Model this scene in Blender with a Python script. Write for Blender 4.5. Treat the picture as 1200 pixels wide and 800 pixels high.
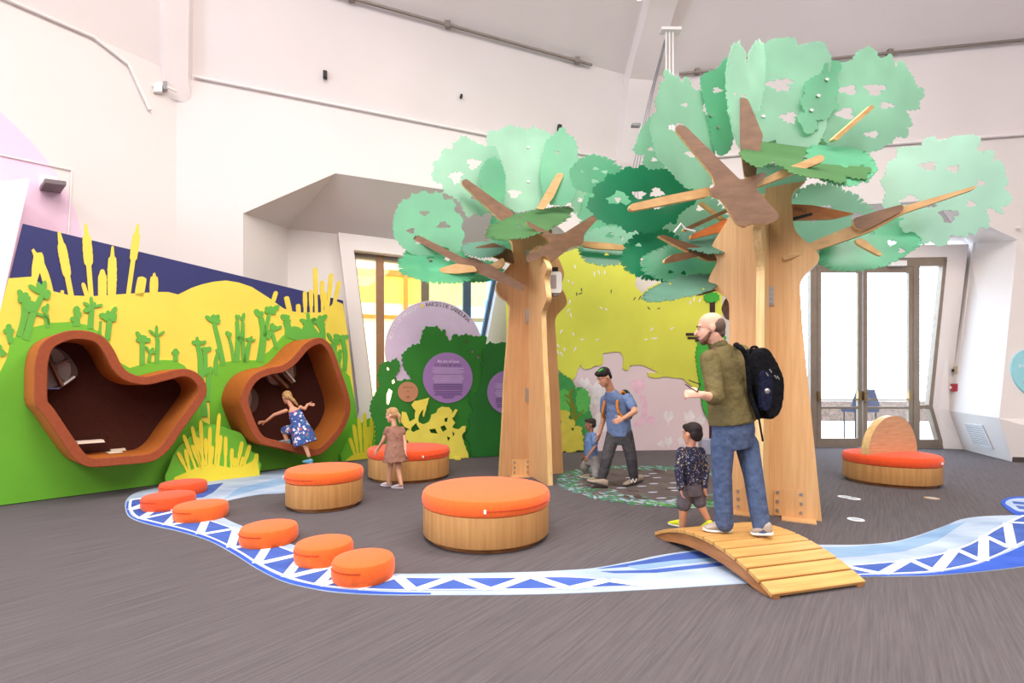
import bpy, bmesh, math, random
from math import sin, cos, pi, radians, sqrt, atan2
from mathutils import Vector, Matrix, Euler
from mathutils.geometry import tessellate_polygon
from mathutils import noise as mnoise

for o in list(bpy.data.objects):
    bpy.data.objects.remove(o)
scene = bpy.context.scene
COL = scene.collection
random.seed(7)

# ------------------------------------------------------------------ camera
F = 560.0          # focal length in pixels of the 1200x800 frame
H = 1.34           # eye height
HY = 454.0         # horizon row
cam_d = bpy.data.cameras.new('camera')
cam = bpy.data.objects.new('camera', cam_d)
COL.objects.link(cam)
cam.location = (0, 0, H)
cam.rotation_euler = (pi / 2, 0, 0)
cam_d.sensor_width = 36.0
cam_d.lens = 36.0 * F / 1200.0
cam_d.shift_y = (HY - 400.0) / 1200.0
cam_d.clip_start = 0.05
cam_d.clip_end = 300
scene.camera = cam

# ------------------------------------------------------------------ light and view
scene.view_settings.view_transform = 'Standard'
scene.view_settings.look = 'None'
scene.view_settings.gamma = 1.0
scene.view_settings.use_curve_mapping = False
scene.view_settings.exposure = 0.06

world = bpy.data.worlds.new('daylight')
scene.world = world
world.use_nodes = True
wbg = world.node_tree.nodes['Background']
wbg.inputs[0].default_value = (0.64, 0.81, 1.0, 1)
wbg.inputs[1].default_value = 8.0


def area(name, loc, rot, sx, sy, power, col):
    d = bpy.data.lights.new(name, 'AREA')
    d.shape = 'RECTANGLE'
    d.size = sx
    d.size_y = sy
    d.energy = power
    d.color = col
    o = bpy.data.objects.new(name, d)
    o.location = loc
    o.rotation_euler = rot
    COL.objects.link(o)
    return o


WARM = (1.0, 0.925, 0.865)
# unseen area lamps standing in for the hall's roof lighting
area('hall_fill_light', (0.0, -1.0, 9.0), (0, 0, 0), 6, 4, 690, WARM)
area('hall_fill_light', (-6.0, -3.0, 8.8), (0, radians(8), 0), 5, 5, 440, WARM)
area('hall_fill_light', (9.0, -3.0, 8.8), (0, radians(-8), 0), 5, 5, 560, WARM)
area('hall_fill_light', (3.5, -10.0, 9.2), (radians(20), 0, 0), 9, 5, 900, WARM)
area('hall_fill_light', (5.0, 4.0, 9.2), (0, 0, 0), 4, 3, 380, WARM)
area('hall_fill_light', (1.5, 5.5, 8.8), (radians(-25), 0, 0), 3, 2, 260, WARM)  # extra lamp added to brighten the back mural
area('hall_fill_light', (-2.5, 3.0, 9.0), (0, 0, 0), 3, 3, 250, WARM)


# ------------------------------------------------------------------ helpers
def lin(c):
    c = c / 255.0
    return c / 12.92 if c <= 0.04045 else ((c + 0.055) / 1.055) ** 2.4


def rgb(c):
    return (lin(c[0]), lin(c[1]), lin(c[2]), 1.0)


MATS = {}


def mat(name, col, rough=0.6, var=0.06, scale=6.0, bump=0.0, bscale=200.0, metal=0.0, stretch=(1, 1, 1), col2=None, spec=0.4, sheen=0.0):
    """plain procedural material: noise mottling of the base colour plus fine relief"""
    if name in MATS:
        return MATS[name]
    m = bpy.data.materials.new(name)
    m.use_nodes = True
    nt = m.node_tree
    b = nt.nodes['Principled BSDF']
    b.inputs['Roughness'].default_value = rough
    b.inputs['Metallic'].default_value = metal
    b.inputs['Specular IOR Level'].default_value = spec
    if sheen:
        b.inputs['Sheen Weight'].default_value = sheen
    tc = nt.nodes.new('ShaderNodeTexCoord')
    mp = nt.nodes.new('ShaderNodeMapping')
    mp.inputs['Scale'].default_value = stretch
    nt.links.new(tc.outputs['Object'], mp.inputs['Vector'])
    nz = nt.nodes.new('ShaderNodeTexNoise')
    nz.inputs['Scale'].default_value = scale
    nz.inputs['Detail'].default_value = 4
    nt.links.new(mp.outputs[0], nz.inputs['Vector'])
    rp = nt.nodes.new('ShaderNodeValToRGB')
    c = rgb(col)
    if col2 is None:
        lo = tuple(max(0, x * (1 - var * 1.6)) for x in c[:3]) + (1,)
        hi = tuple(min(1, x * (1 + var * 1.6)) for x in c[:3]) + (1,)
    else:
        lo, hi = rgb(col2), c
    rp.color_ramp.elements[0].position = 0.3
    rp.color_ramp.elements[1].position = 0.7
    rp.color_ramp.elements[0].color = lo
    rp.color_ramp.elements[1].color = hi
    nt.links.new(nz.outputs['Fac'], rp.inputs[0])
    nt.links.new(rp.outputs[0], b.inputs['Base Color'])
    if bump:
        n2 = nt.nodes.new('ShaderNodeTexNoise')
        n2.inputs['Scale'].default_value = bscale
        n2.inputs['Detail'].default_value = 2
        nt.links.new(mp.outputs[0], n2.inputs['Vector'])
        bp = nt.nodes.new('ShaderNodeBump')
        bp.inputs['Strength'].default_value = bump
        bp.inputs['Distance'].default_value = 0.01 if bscale > 30 else 0.035
        nt.links.new(n2.outputs['Fac'], bp.inputs['Height'])
        nt.links.new(bp.outputs[0], b.inputs['Normal'])
    MATS[name] = m
    return m


def wood(name, light, dark, stretch=(22, 22, 1.2), rough=0.42):
    return mat(name, light, rough=rough, col2=dark, scale=1.6, stretch=stretch, bump=0.05, bscale=5.0)


def sheet(name, col, clear=0.25, trans=0.55):
    """frosted coloured acrylic: part see-through, part translucent, part matte"""
    if name in MATS:
        return MATS[name]
    m = bpy.data.materials.new(name)
    m.use_nodes = True
    nt = m.node_tree
    for n in list(nt.nodes):
        nt.nodes.remove(n)
    out = nt.nodes.new('ShaderNodeOutputMaterial')
    c = rgb(col)
    tc = nt.nodes.new('ShaderNodeTexCoord')
    nz = nt.nodes.new('ShaderNodeTexNoise')
    nz.inputs['Scale'].default_value = 1.8
    nt.links.new(tc.outputs['Object'], nz.inputs['Vector'])
    rp = nt.nodes.new('ShaderNodeValToRGB')
    rp.color_ramp.elements[0].position = 0.3
    rp.color_ramp.elements[1].position = 0.75
    rp.color_ramp.elements[0].color = tuple(x * 0.88 for x in c[:3]) + (1,)
    rp.color_ramp.elements[1].color = tuple(min(1, x * 1.1) for x in c[:3]) + (1,)
    nt.links.new(nz.outputs['Fac'], rp.inputs[0])
    di = nt.nodes.new('ShaderNodeBsdfDiffuse')
    tr = nt.nodes.new('ShaderNodeBsdfTranslucent')
    tp = nt.nodes.new('ShaderNodeBsdfTransparent')
    gl = nt.nodes.new('ShaderNodeBsdfGlossy')
    gl.inputs['Roughness'].default_value = 0.25
    tp.inputs[0].default_value = tuple(min(1, 0.35 + 0.65 * x) for x in c[:3]) + (1,)
    nt.links.new(rp.outputs[0], di.inputs[0])
    nt.links.new(rp.outputs[0], tr.inputs[0])
    m1 = nt.nodes.new('ShaderNodeMixShader'); m1.inputs[0].default_value = trans
    m2 = nt.nodes.new('ShaderNodeMixShader'); m2.inputs[0].default_value = clear
    m3 = nt.nodes.new('ShaderNodeMixShader'); m3.inputs[0].default_value = 0.04
    nt.links.new(di.outputs[0], m1.inputs[1]); nt.links.new(tr.outputs[0], m1.inputs[2])
    nt.links.new(m1.outputs[0], m2.inputs[1]); nt.links.new(tp.outputs[0], m2.inputs[2])
    nt.links.new(m2.outputs[0], m3.inputs[1]); nt.links.new(gl.outputs[0], m3.inputs[2])
    nt.links.new(m3.outputs[0], out.inputs[0])
    MATS[name] = m
    return m


def glass(name, tint=(255, 255, 255), refl=0.06):
    if name in MATS:
        return MATS[name]
    m = bpy.data.materials.new(name)
    m.use_nodes = True
    nt = m.node_tree
    for n in list(nt.nodes):
        nt.nodes.remove(n)
    out = nt.nodes.new('ShaderNodeOutputMaterial')
    tp = nt.nodes.new('ShaderNodeBsdfTransparent')
    tp.inputs[0].default_value = rgb(tint)
    gl = nt.nodes.new('ShaderNodeBsdfGlossy')
    gl.inputs['Roughness'].default_value = 0.02
    mx = nt.nodes.new('ShaderNodeMixShader'); mx.inputs[0].default_value = refl
    nt.links.new(tp.outputs[0], mx.inputs[1]); nt.links.new(gl.outputs[0], mx.inputs[2])
    nt.links.new(mx.outputs[0], out.inputs[0])
    MATS[name] = m
    return m


def raydir(px, py):
    return Vector(((px - 600.0) / F, 1.0, (HY - py) / F))


CAM = Vector((0, 0, H))


def G(px, py, z=0.0):
    """point at height z seen at a pixel"""
    d = (z - H) / ((HY - py) / F)
    return CAM + raydir(px, py) * d


def D(px, py, d):
    """point at depth d seen at a pixel"""
    return CAM + raydir(px, py) * d


class Plane:
    """u runs along the yaw direction, v up (tilted back by tilt), n towards the camera side"""

    def __init__(s, o, yaw, tilt=0.0):
        s.o = Vector(o)
        a, t = radians(yaw), radians(tilt)
        s.u = Vector((cos(a), sin(a), 0))
        w = Vector((-sin(a), cos(a), 0))
        s.v = Vector((0, 0, 1)) * cos(t) + w * sin(t)
        s.n = s.u.cross(s.v)          # = -w for tilt 0, faces the viewer

    def uv(s, px, py, off=0.0):
        r = raydir(px, py)
        o = s.o + s.n * off
        k = (o - CAM).dot(s.n) / r.dot(s.n)
        p = CAM + r * k - o
        return (p.dot(s.u), p.dot(s.v))

    def w(s, u, v, t=0.0):
        return s.o + s.u * u + s.v * v + s.n * t


def link(name, me, m, parent=None):
    o = bpy.data.objects.new(name, me)
    COL.objects.link(o)
    if m is not None:
        me.materials.append(m)
    if parent is not None:
        o.parent = parent
    return o


def root_loc(o):
    l = Vector((0, 0, 0))
    while o is not None:
        l = l + o.location
        o = o.parent
    return l


def mesh(name, verts, faces, m, parent=None, smooth=False):
    """verts in world space; the object is placed so that they stay there"""
    off = root_loc(parent) if parent is not None else Vector((0, 0, 0))
    me = bpy.data.meshes.new(name)
    me.from_pydata([tuple(Vector(v) - off) for v in verts], [], faces)
    me.validate()
    if smooth:
        me.polygons.foreach_set('use_smooth', [True] * len(me.polygons))
    me.update()
    return link(name, me, m, parent)


def thing(name, label, cat, loc=(0, 0, 0), group=None):
    o = bpy.data.objects.new(name, None)
    COL.objects.link(o)
    o.location = loc
    o.empty_display_size = 0.1
    o['label'] = label
    o['category'] = cat
    if group:
        o['group'] = group
    return o


def tag(o, label, cat, group=None):
    o['label'] = label
    o['category'] = cat
    if group:
        o['group'] = group
    return o


def struct(o, label=None):
    o['kind'] = 'structure'
    if label:
        o['label'] = label
    return o


def area2(l):
    return sum(l[i - 1][0] * l[i][1] - l[i][0] * l[i - 1][1] for i in range(len(l))) / 2


class MB:
    """collects geometry in world space"""

    def __init__(s):
        s.v = []
        s.f = []

    def add(s, verts, faces):
        n = len(s.v)
        s.v += [Vector(v) for v in verts]
        s.f += [tuple(i + n for i in f) for f in faces]
        return s

    def slab(s, pl, loops, t0, t1):
        """flat shape with holes (loops in plane uv, first is the outline) with thickness t0..t1 along the normal"""
        loops = [list(l) for l in loops]
        if area2(loops[0]) < 0:
            loops[0].reverse()
        for l in loops[1:]:
            if area2(l) > 0:
                l.reverse()
        tris = tessellate_polygon([[Vector((p[0], p[1], 0)) for p in l] for l in loops])
        flat = [p for l in loops for p in l]
        n = len(flat)
        vs = [pl.w(p[0], p[1], t1) for p in flat] + [pl.w(p[0], p[1], t0) for p in flat]
        fs = []
        for t in tris:
            a, b, c = [flat[i] for i in t]
            cr = (b[0] - a[0]) * (c[1] - a[1]) - (b[1] - a[1]) * (c[0] - a[0])
            t = tuple(t) if cr > 0 else (t[0], t[2], t[1])
            fs.append(t)
            fs.append((t[2] + n, t[1] + n, t[0] + n))
        k = 0
        for l in loops:
            for i in range(len(l)):
                a, b = k + i, k + (i + 1) % len(l)
                fs.append((a, a + n, b + n, b))
            k += len(l)
        return s.add(vs, fs)

    def slab2(s, pl, loops, t0, t1):
        """slab that also remembers which faces are edge faces"""
        n0 = len(s.f)
        s.slab(pl, loops, t0, t1)
        ne = sum(len(l) for l in loops)
        s.edge = getattr(s, 'edge', []) + list(range(len(s.f) - ne, len(s.f)))
        return s

    def box(s, c, sx, sy, sz, yaw=0.0):
        a = radians(yaw)
        ux, uy = Vector((cos(a), sin(a), 0)), Vector((-sin(a), cos(a), 0))
        c = Vector(c)
        vs = [c + ux * (sx / 2 * i) + uy * (sy / 2 * j) + Vector((0, 0, sz / 2 * k)) for i in (-1, 1) for j in (-1, 1) for k in (-1, 1)]
        return s.add(vs, [(0, 1, 3, 2), (4, 6, 7, 5), (0, 4, 5, 1), (2, 3, 7, 6), (0, 2, 6, 4), (1, 5, 7, 3)])

    def tube(s, pts, r, n=8, r1=None):
        pts = [Vector(p) for p in pts]
        r1 = r if r1 is None else r1
        vs, fs = [], []
        up = None
        for i, p in enumerate(pts):
            t = (pts[min(i + 1, len(pts) - 1)] - pts[max(i - 1, 0)]).normalized()
            if up is None:
                up = t.orthogonal().normalized()
            up = (up - t * up.dot(t)).normalized()
            sd = t.cross(up)
            rr = r + (r1 - r) * i / max(1, len(pts) - 1)
            for k in range(n):
                a = 2 * pi * k / n
                vs.append(p + up * (rr * cos(a)) + sd * (rr * sin(a)))
        for i in range(len(pts) - 1):
            for k in range(n):
                a, b = i * n + k, i * n + (k + 1) % n
                fs.append((a, b, b + n, a + n))
        fs.append(tuple(range(n))[::-1])
        fs.append(tuple(range((len(pts) - 1) * n, len(pts) * n)))
        return s.add(vs, fs)

    def lathe(s, c, prof, n=40, sx=1.0, sy=1.0, yaw=0.0):
        """profile of (radius, z) round a vertical axis at c"""
        c = Vector(c)
        vs, fs = [], []
        a0 = radians(yaw)
        for r, z in prof:
            for k in range(n):
                a = 2 * pi * k / n
                x, y = r * cos(a) * sx, r * sin(a) * sy
                vs.append(c + Vector((x * cos(a0) - y * sin(a0), x * sin(a0) + y * cos(a0), z)))
        for i in range(len(prof) - 1):
            for k in range(n):
                a, b = i * n + k, i * n + (k + 1) % n
                fs.append((a, b, b + n, a + n))
        fs.append(tuple(range(n))[::-1])
        fs.append(tuple(range((len(prof) - 1) * n, len(prof) * n)))
        return s.add(vs, fs)

    def ell(s, c, rx, ry, rz, n=14, rot=None):
        c = Vector(c)
        R = rot if rot is not None else Matrix.Identity(3)
        vs, fs = [], []
        m = n // 2 + 1
        for i in range(m + 1):
            th = pi * i / m
            for k in range(n):
                ph = 2 * pi * k / n
                vs.append(c + R @ Vector((rx * sin(th) * cos(ph), ry * sin(th) * sin(ph), rz * cos(th))))
        for i in range(m):
            for k in range(n):
                a, b = i * n + k, i * n + (k + 1) % n
                if i == 0:
                    fs.append((a, a + n, b + n))
                elif i == m - 1:
                    fs.append((a, a + n, b))
                else:
                    fs.append((a, a + n, b + n, b))
        return s.add(vs, fs)

    def build(s, name, m, parent=None, smooth=False, auto=False):
        o = mesh(name, s.v, s.f, m, parent, smooth)
        if auto:
            shade_auto(o)
        return o


def edge_mat(o, b, m):
    """second material on the cut edges of a board"""
    o.data.materials.append(m)
    for i in b.edge:
        if i < len(o.data.polygons):
            o.data.polygons[i].material_index = 1
    return o


def shade_auto(o, ang=35):
    me = o.data
    bm = bmesh.new()
    bm.from_mesh(me)
    bmesh.ops.recalc_face_normals(bm, faces=bm.faces)
    for f in bm.faces:
        f.smooth = True
    for e in bm.edges:
        if len(e.link_faces) == 2 and e.calc_face_angle(0) > radians(ang):
            e.smooth = False
    bm.to_mesh(me)
    bm.free()
    return o


def bevel(o, w=0.01, seg=2):
    md = o.modifiers.new('bevel', 'BEVEL')
    md.width = w
    md.segments = seg
    md.limit_method = 'ANGLE'
    return o


# pixel-space outline makers -------------------------------------------------
def smooth_loop(pts, k=4, closed=True):
    """Catmull-Rom through the points"""
    n = len(pts)
    out = []
    rng = range(n) if closed else range(n - 1)
    for i in rng:
        if closed:
            p0, p1, p2, p3 = pts[i - 1], pts[i], pts[(i + 1) % n], pts[(i + 2) % n]
        else:
            p0, p1, p2, p3 = pts[max(i - 1, 0)], pts[i], pts[i + 1], pts[min(i + 2, n - 1)]
        for j in range(k):
            t = j / k
            out.append(tuple(0.5 * ((2 * p1[d]) + (-p0[d] + p2[d]) * t + (2 * p0[d] - 5 * p1[d] + 4 * p2[d] - p3[d]) * t * t + (-p0[d] + 3 * p1[d] - 3 * p2[d] + p3[d]) * t ** 3) for d in range(len(p1))))
    if not closed:
        out.append(tuple(pts[-1]))
    return out


def strip(pts, w0, w1=None):
    """band of given half widths along a polyline"""
    w1 = w0 if w1 is None else w1
    L, R = [], []
    n = len(pts)
    for i, p in enumerate(pts):
        a, b = pts[max(i - 1, 0)], pts[min(i + 1, n - 1)]
        dx, dy = b[0] - a[0], b[1] - a[1]
        l = max(1e-9, sqrt(dx * dx + dy * dy))
        w = w0 + (w1 - w0) * i / max(1, n - 1)
        nx, ny = -dy / l * w, dx / l * w
        L.append((p[0] + nx, p[1] + ny))
        R.append((p[0] - nx, p[1] - ny))
    return L + R[::-1]


def drop(p, ang, ln, wd, n=12):
    """leaf: pointed-round lobe from p in direction ang (degrees, 90 = up in the picture)"""
    a = radians(ang)
    dx, dy = cos(a), -sin(a)
    out = []
    for i in range(n):
        t = i / n * 2 * pi
        s = (1 - cos(t)) / 2
        w = sin(t) * wd * (0.55 + 0.45 * s)
        out.append((p[0] + dx * s * ln - dy * w, p[1] + dy * s * ln + dx * w))
    return out


def cattail(base, tip, head, w_head, w_stem, jag=0.12, rnd=random.Random(3)):
    """reed: stem, thick rough head ending in a thin tip; head = (start, end) fractions base to tip"""
    L, R = [], []
    dx, dy = tip[0] - base[0], tip[1] - base[1]
    l = sqrt(dx * dx + dy * dy)
    nx, ny = -dy / l, dx / l
    n = 34
    for i in range(n + 1):
        t = i / n
        if t < head[0]:
            w = w_stem
        elif t < head[1]:
            q = (t - head[0]) / (head[1] - head[0])
            w = w_stem + (w_head - w_stem) * (max(0.0, sin(pi * q)) ** 0.22) * (1 + rnd.uniform(-jag, jag))
        else:
            w = max(0.4, w_stem * (1 - 0.5 * (t - head[1]) / max(1e-6, 1 - head[1])))
        if i == n:
            w *= 0.55
        p = (base[0] + dx * t, base[1] + dy * t)
        L.append((p[0] + nx * w, p[1] + ny * w))
        R.append((p[0] - nx * w, p[1] - ny * w))
    return L + R[::-1]


def disc(cx, cy, rx, ry=None, n=32, rot=0.0):
    ry = rx if ry is None else ry
    a0 = radians(rot)
    o = []
    for k in range(n):
        a = 2 * pi * k / n
        x, y = rx * cos(a), ry * sin(a)
        o.append((cx + x * cos(a0) - y * sin(a0), cy + x * sin(a0) + y * cos(a0)))
    return o


def blobby(cx, cy, rx, ry, n=40, amp=0.15, k=7, seed=0, rot=0.0):
    """rounded irregular outline"""
    r = random.Random(seed)
    ph = [r.uniform(0, 6.28) for _ in range(4)]
    a0 = radians(rot)
    o = []
    for i in range(n):
        a = 2 * pi * i / n
        s = 1 + amp * (0.6 * abs(sin(k * a / 2 + ph[0])) + 0.5 * sin(3 * a + ph[1]) + 0.4 * sin((k + 4) * a + ph[2])) - amp * 0.4
        x, y = rx * s * cos(a), ry * s * sin(a)
        o.append((cx + x * cos(a0) - y * sin(a0), cy + x * sin(a0) + y * cos(a0)))
    return o


def onto(pl, loop, off=0.0):
    return [pl.uv(p[0], p[1], off) for p in loop]


def slabs(name, pl, polys, t0, t1, m, parent, step=0.0004):
    """several pixel outlines cut from one sheet, joined in one mesh"""
    b = MB()
    for i, p in enumerate(polys):
        if isinstance(p, tuple) and p and p[0] == 'h':
            loops = [onto(pl, l, t1) for l in p[1]]
        else:
            loops = [onto(pl, p, t1)]
        b.slab(pl, loops, t0, t1 + step * (i % 7))
    return b.build(name, m, parent)


def text_mesh(body, size):
    """list of (verts, faces, width) for a string set in the built-in typeface"""
    cu = bpy.data.curves.new('lettering', 'FONT')
    cu.body = body
    cu.size = size
    cu.resolution_u = 2
    cu.align_x = 'CENTER'
    o = bpy.data.objects.new('lettering', cu)
    COL.objects.link(o)
    dg = bpy.context.evaluated_depsgraph_get()
    dg.update()
    me = bpy.data.meshes.new_from_object(o.evaluated_get(dg))
    vs = [v.co.copy() for v in me.vertices]
    fs = [tuple(p.vertices) for p in me.polygons]
    bpy.data.objects.remove(o)
    bpy.data.curves.remove(cu)
    bpy.data.meshes.remove(me)
    return vs, fs


def text_on(b, pl, body, size, u, v, t, rot=0.0):
    vs, fs = text_mesh(body, size)
    c, s = cos(rot), sin(rot)
    b.add([pl.w(u + p.x * c - p.y * s, v + p.x * s + p.y * c, t) for p in vs], fs)

# ------------------------------------------------------------------ materials of the place
M_WALL = mat('white_paint', (229, 221, 218), rough=0.7, var=0.012, scale=0.7, bump=0.02, bscale=60)
M_CEIL = mat('ceiling_plaster', (240, 231, 229), rough=0.85, var=0.02, scale=0.6, bump=0.04, bscale=40)
M_TRIM = mat('conduit_white', (236, 230, 228), rough=0.5, var=0.01)
M_STEEL = mat('brushed_steel', (190, 188, 186), rough=0.35, metal=0.9, var=0.05)
M_BRONZE = mat('bronze_frame', (142, 128, 114), rough=0.45, var=0.05, metal=0.35)
M_BROWNF = mat('brown_frame', (150, 110, 80), rough=0.45, var=0.05)
M_BLUEF = mat('slate_frame', (66, 86, 108), rough=0.45, var=0.05)
M_BLACK = mat('black_plastic', (28, 28, 30), rough=0.5, var=0.05)
M_GREY = mat('grey_plastic', (150, 150, 152), rough=0.5, var=0.04)
M_WHITEP = mat('white_plastic', (238, 236, 234), rough=0.4, var=0.01)
M_BRASS = mat('aged_brass', (150, 128, 92), rough=0.35, metal=0.8, var=0.05)


def carpet():
    m = mat('carpet', (104, 95, 97), rough=0.95, var=0.1, scale=1.2, spec=0.25)
    nt = m.node_tree
    b = nt.nodes['Principled BSDF']
    tc = nt.nodes.new('ShaderNodeTexCoord')
    mp = nt.nodes.new('ShaderNodeMapping')
    m0 = nt.nodes.new('ShaderNodeMapping')
    m0.inputs['Rotation'].default_value = (0, 0, radians(-52))
    nt.links.new(tc.outputs['Object'], m0.inputs[0])
    mp.inputs['Scale'].default_value = (1.6, 48, 1)
    nt.links.new(m0.outputs[0], mp.inputs[0])
    nz = nt.nodes.new('ShaderNodeTexNoise')
    nz.inputs['Scale'].default_value = 1.0
    nz.inputs['Detail'].default_value = 5
    nz.inputs['Roughness'].default_value = 0.7
    nt.links.new(mp.outputs[0], nz.inputs['Vector'])
    n3 = nt.nodes.new('ShaderNodeTexNoise')
    n3.inputs['Scale'].default_value = 260
    nt.links.new(tc.outputs['Object'], n3.inputs['Vector'])
    ad = nt.nodes.new('ShaderNodeMath'); ad.operation = 'ADD'
    nt.links.new(nz.outputs['Fac'], ad.inputs[0])
    nt.links.new(n3.outputs['Fac'], ad.inputs[1])
    rp = nt.nodes.new('ShaderNodeValToRGB')
    rp.color_ramp.elements[0].position = 0.62
    rp.color_ramp.elements[1].position = 1.38
    rp.color_ramp.elements[0].color = rgb((62, 58, 61))
    rp.color_ramp.elements[1].color = rgb((118, 110, 113))
    hf = nt.nodes.new('ShaderNodeMath'); hf.operation = 'MULTIPLY'; hf.inputs[1].default_value = 1.0
    nt.links.new(ad.outputs[0], hf.inputs[0])
    nt.links.new(hf.outputs[0], rp.inputs[0])
    sc = nt.nodes.new('ShaderNodeMapRange')
    sc.inputs['From Max'].default_value = 2.0
    nt.links.new(ad.outputs[0], sc.inputs['Value'])
    nt.links.new(sc.outputs[0], rp.inputs[0])
    rp.color_ramp.elements[0].position = 0.27
    rp.color_ramp.elements[1].position = 0.76
    nt.links.new(rp.outputs[0], b.inputs['Base Color'])
    bp = nt.nodes.new('ShaderNodeBump')
    bp.inputs['Strength'].default_value = 0.35
    bp.inputs['Distance'].default_value = 0.01
    nt.links.new(ad.outputs[0], bp.inputs['Height'])
    nt.links.new(bp.outputs[0], b.inputs['Normal'])
    return m


M_CARPET = carpet()

# ------------------------------------------------------------------ the twelve-sided hall
CE = Vector((4.24, -5.59, 0))
RAD = 16.23
HJ = 6.3


def corner(k, inset=0.0, z=0.0):
    a = radians(96 + 30 * k)
    return Vector((CE.x + (RAD - inset) * cos(a), CE.y + (RAD - inset) * sin(a), z))


floor_v = [corner(k) + Vector((cos(radians(96 + 30 * k)), sin(radians(96 + 30 * k)), 0)) * 1.9 for k in range(12)]
bfl = MB()
bfl.add([v + Vector((0, 0, 0)) for v in floor_v] + [v + Vector((0, 0, -0.2)) for v in floor_v],
        [tuple(range(12)), tuple(range(12, 24))[::-1]] + [(i, i + 12, (i + 1) % 12 + 12, (i + 1) % 12) for i in range(12)])
floor = struct(bfl.build('floor', M_CARPET), 'dark grey carpet tiles over the whole hall floor')

LB = (corner(0) - corner(1)).length        # side length
PB = Plane(corner(1), 21)                   # back left side, u from its left corner
PC = Plane(corner(0), -9)                   # back side with the doors
PA = Plane(corner(2), 51)                   # left side


def wall_slab(name, pl, loops, m=M_WALL, th=0.15):
    b = MB()
    b.slab(pl, loops, -th, 0)
    return struct(b.build(name, m))


wall_left = wall_slab('wall_left', PA, [[(0, 0), (LB, 0), (LB, HJ), (0, HJ)]])
# back left side with a deep window bay cut into it
wall_bl = wall_slab('wall_back_left', PB, [[(0, 0), (0.93, 0), (0.93, 4.21), (2.36, 5.1), (6.04, 5.1), (7.47, 4.21), (7.47, 0), (LB, 0), (LB, HJ), (0, HJ)]], th=0.1)
wall_b = wall_slab('wall_back', PC, [[(0, 0), (0.93, 0), (0.93, 4.21), (2.36, 5.1), (6.04, 5.1), (7.47, 4.24), (LB, 4.24), (LB, HJ), (0, HJ)]], th=0.1)
for nm, k in (('wall_right', -2), ('wall_front_right', -3), ('wall_front', -4), ('wall_rear_right', -5), ('wall_rear', -6),
              ('wall_rear_left', -7), ('wall_front_left', -8), ('wall_side_left', -9)):
    a0 = corner(k + 1)
    pl = Plane(a0, 51 - 30 * (2 - (k + 1)) if False else 0)
    d = corner(k) - a0
    pl = Plane(a0, math.degrees(atan2(d.y, d.x)))
    wall_slab(nm, pl, [[(0, 0), (LB, 0), (LB, HJ), (0, HJ)]])

# faceted roof
rings = [(0.0, HJ), (0.62, 7.77), (1.71, 8.5), (5.0, 10.2), (10.0, 11.4)]
bc = MB()
for (i0, z0), (i1, z1) in zip(rings[:-1], rings[1:]):
    for k in range(12):
        bc.add([corner(k, i0, z0), corner(k + 1, i0, z0), corner(k + 1, i1, z1), corner(k, i1, z1)], [(0, 1, 2, 3)])
bc.add([corner(k, rings[-1][0], rings[-1][1]) for k in range(12)], [tuple(range(12))])
ceiling = struct(bc.build('ceiling', M_CEIL), 'pale faceted roof rising from the wall tops')
sd = ceiling.modifiers.new('thick', 'SOLIDIFY'); sd.thickness = 0.12; sd.offset = 1

# roof ribs at the corners
for j, k in enumerate((-1, 0, 1, 2)):
    path = [(0.0, HJ - 0.45), (0.0, HJ - 0.05)] + rings[1:]
    a = radians(96 + 30 * k)
    T = Vector((-sin(a), cos(a), 0))
    vs, fs = [], []
    for i, (ins, z) in enumerate(path):
        p = corner(k, ins, z)
        q0 = path[max(i - 1, 0)]
        q1 = path[min(i + 1, len(path) - 1)]
        tv = Vector((q1[0] - q0[0], q1[1] - q0[1]))
        tv.normalize()
        nv = Vector((-cos(a) * tv.y, -sin(a) * tv.y, -tv.x)) * (0.16 if k == 1 else 0.26)
        wd = 0.2 if k == 1 else 0.3
        if i == 0:
            nv = nv * 0.1
        vs += [p - T * wd, p - T * (wd - 0.06) + nv, p + T * (wd - 0.06) + nv, p + T * wd]
    for i in range(len(path) - 1):
        for q in range(3):
            fs.append((i * 4 + q, i * 4 + q + 1, i * 4 + q + 5, i * 4 + q + 4))
    fs.append((0, 1, 2, 3))
    r = struct(mesh('trim_%d' % (j + 1), vs, fs, M_CEIL), 'pale roof rib at a corner of the hall')
    md = r.modifiers.new('thick', 'SOLIDIFY'); md.thickness = 0.02

# conduit along the wall tops and dark track along the roof facet
b = MB(); b.tube([PB.w(0.25, HJ - 0.02, 0.04), PB.w(LB - 0.3, HJ - 0.02, 0.04)], 0.022); struct(b.build('trim_5', M_TRIM), 'thin white conduit along the top of the back left wall')
b = MB(); b.tube([PA.w(0.5, HJ - 0.02, 0.04), PA.w(LB - 1.0, HJ - 0.02, 0.04), PA.w(LB - 0.6, HJ - 0.2, 0.04), PA.w(LB - 0.35, HJ - 0.75, 0.04)], 0.022); struct(b.build('trim_6', M_TRIM), 'thin white conduit along the top of the left wall')
b = MB(); b.tube([PC.w(0.3, HJ - 0.02, 0.04), PC.w(LB - 0.3, HJ - 0.02, 0.04)], 0.03); struct(b.build('trim_7', M_TRIM), 'thin white conduit along the top of the wall over the doors')
M_TRACK = mat('track_grey', (140, 130, 124), rough=0.45, var=0.05, metal=0.3)
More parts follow.
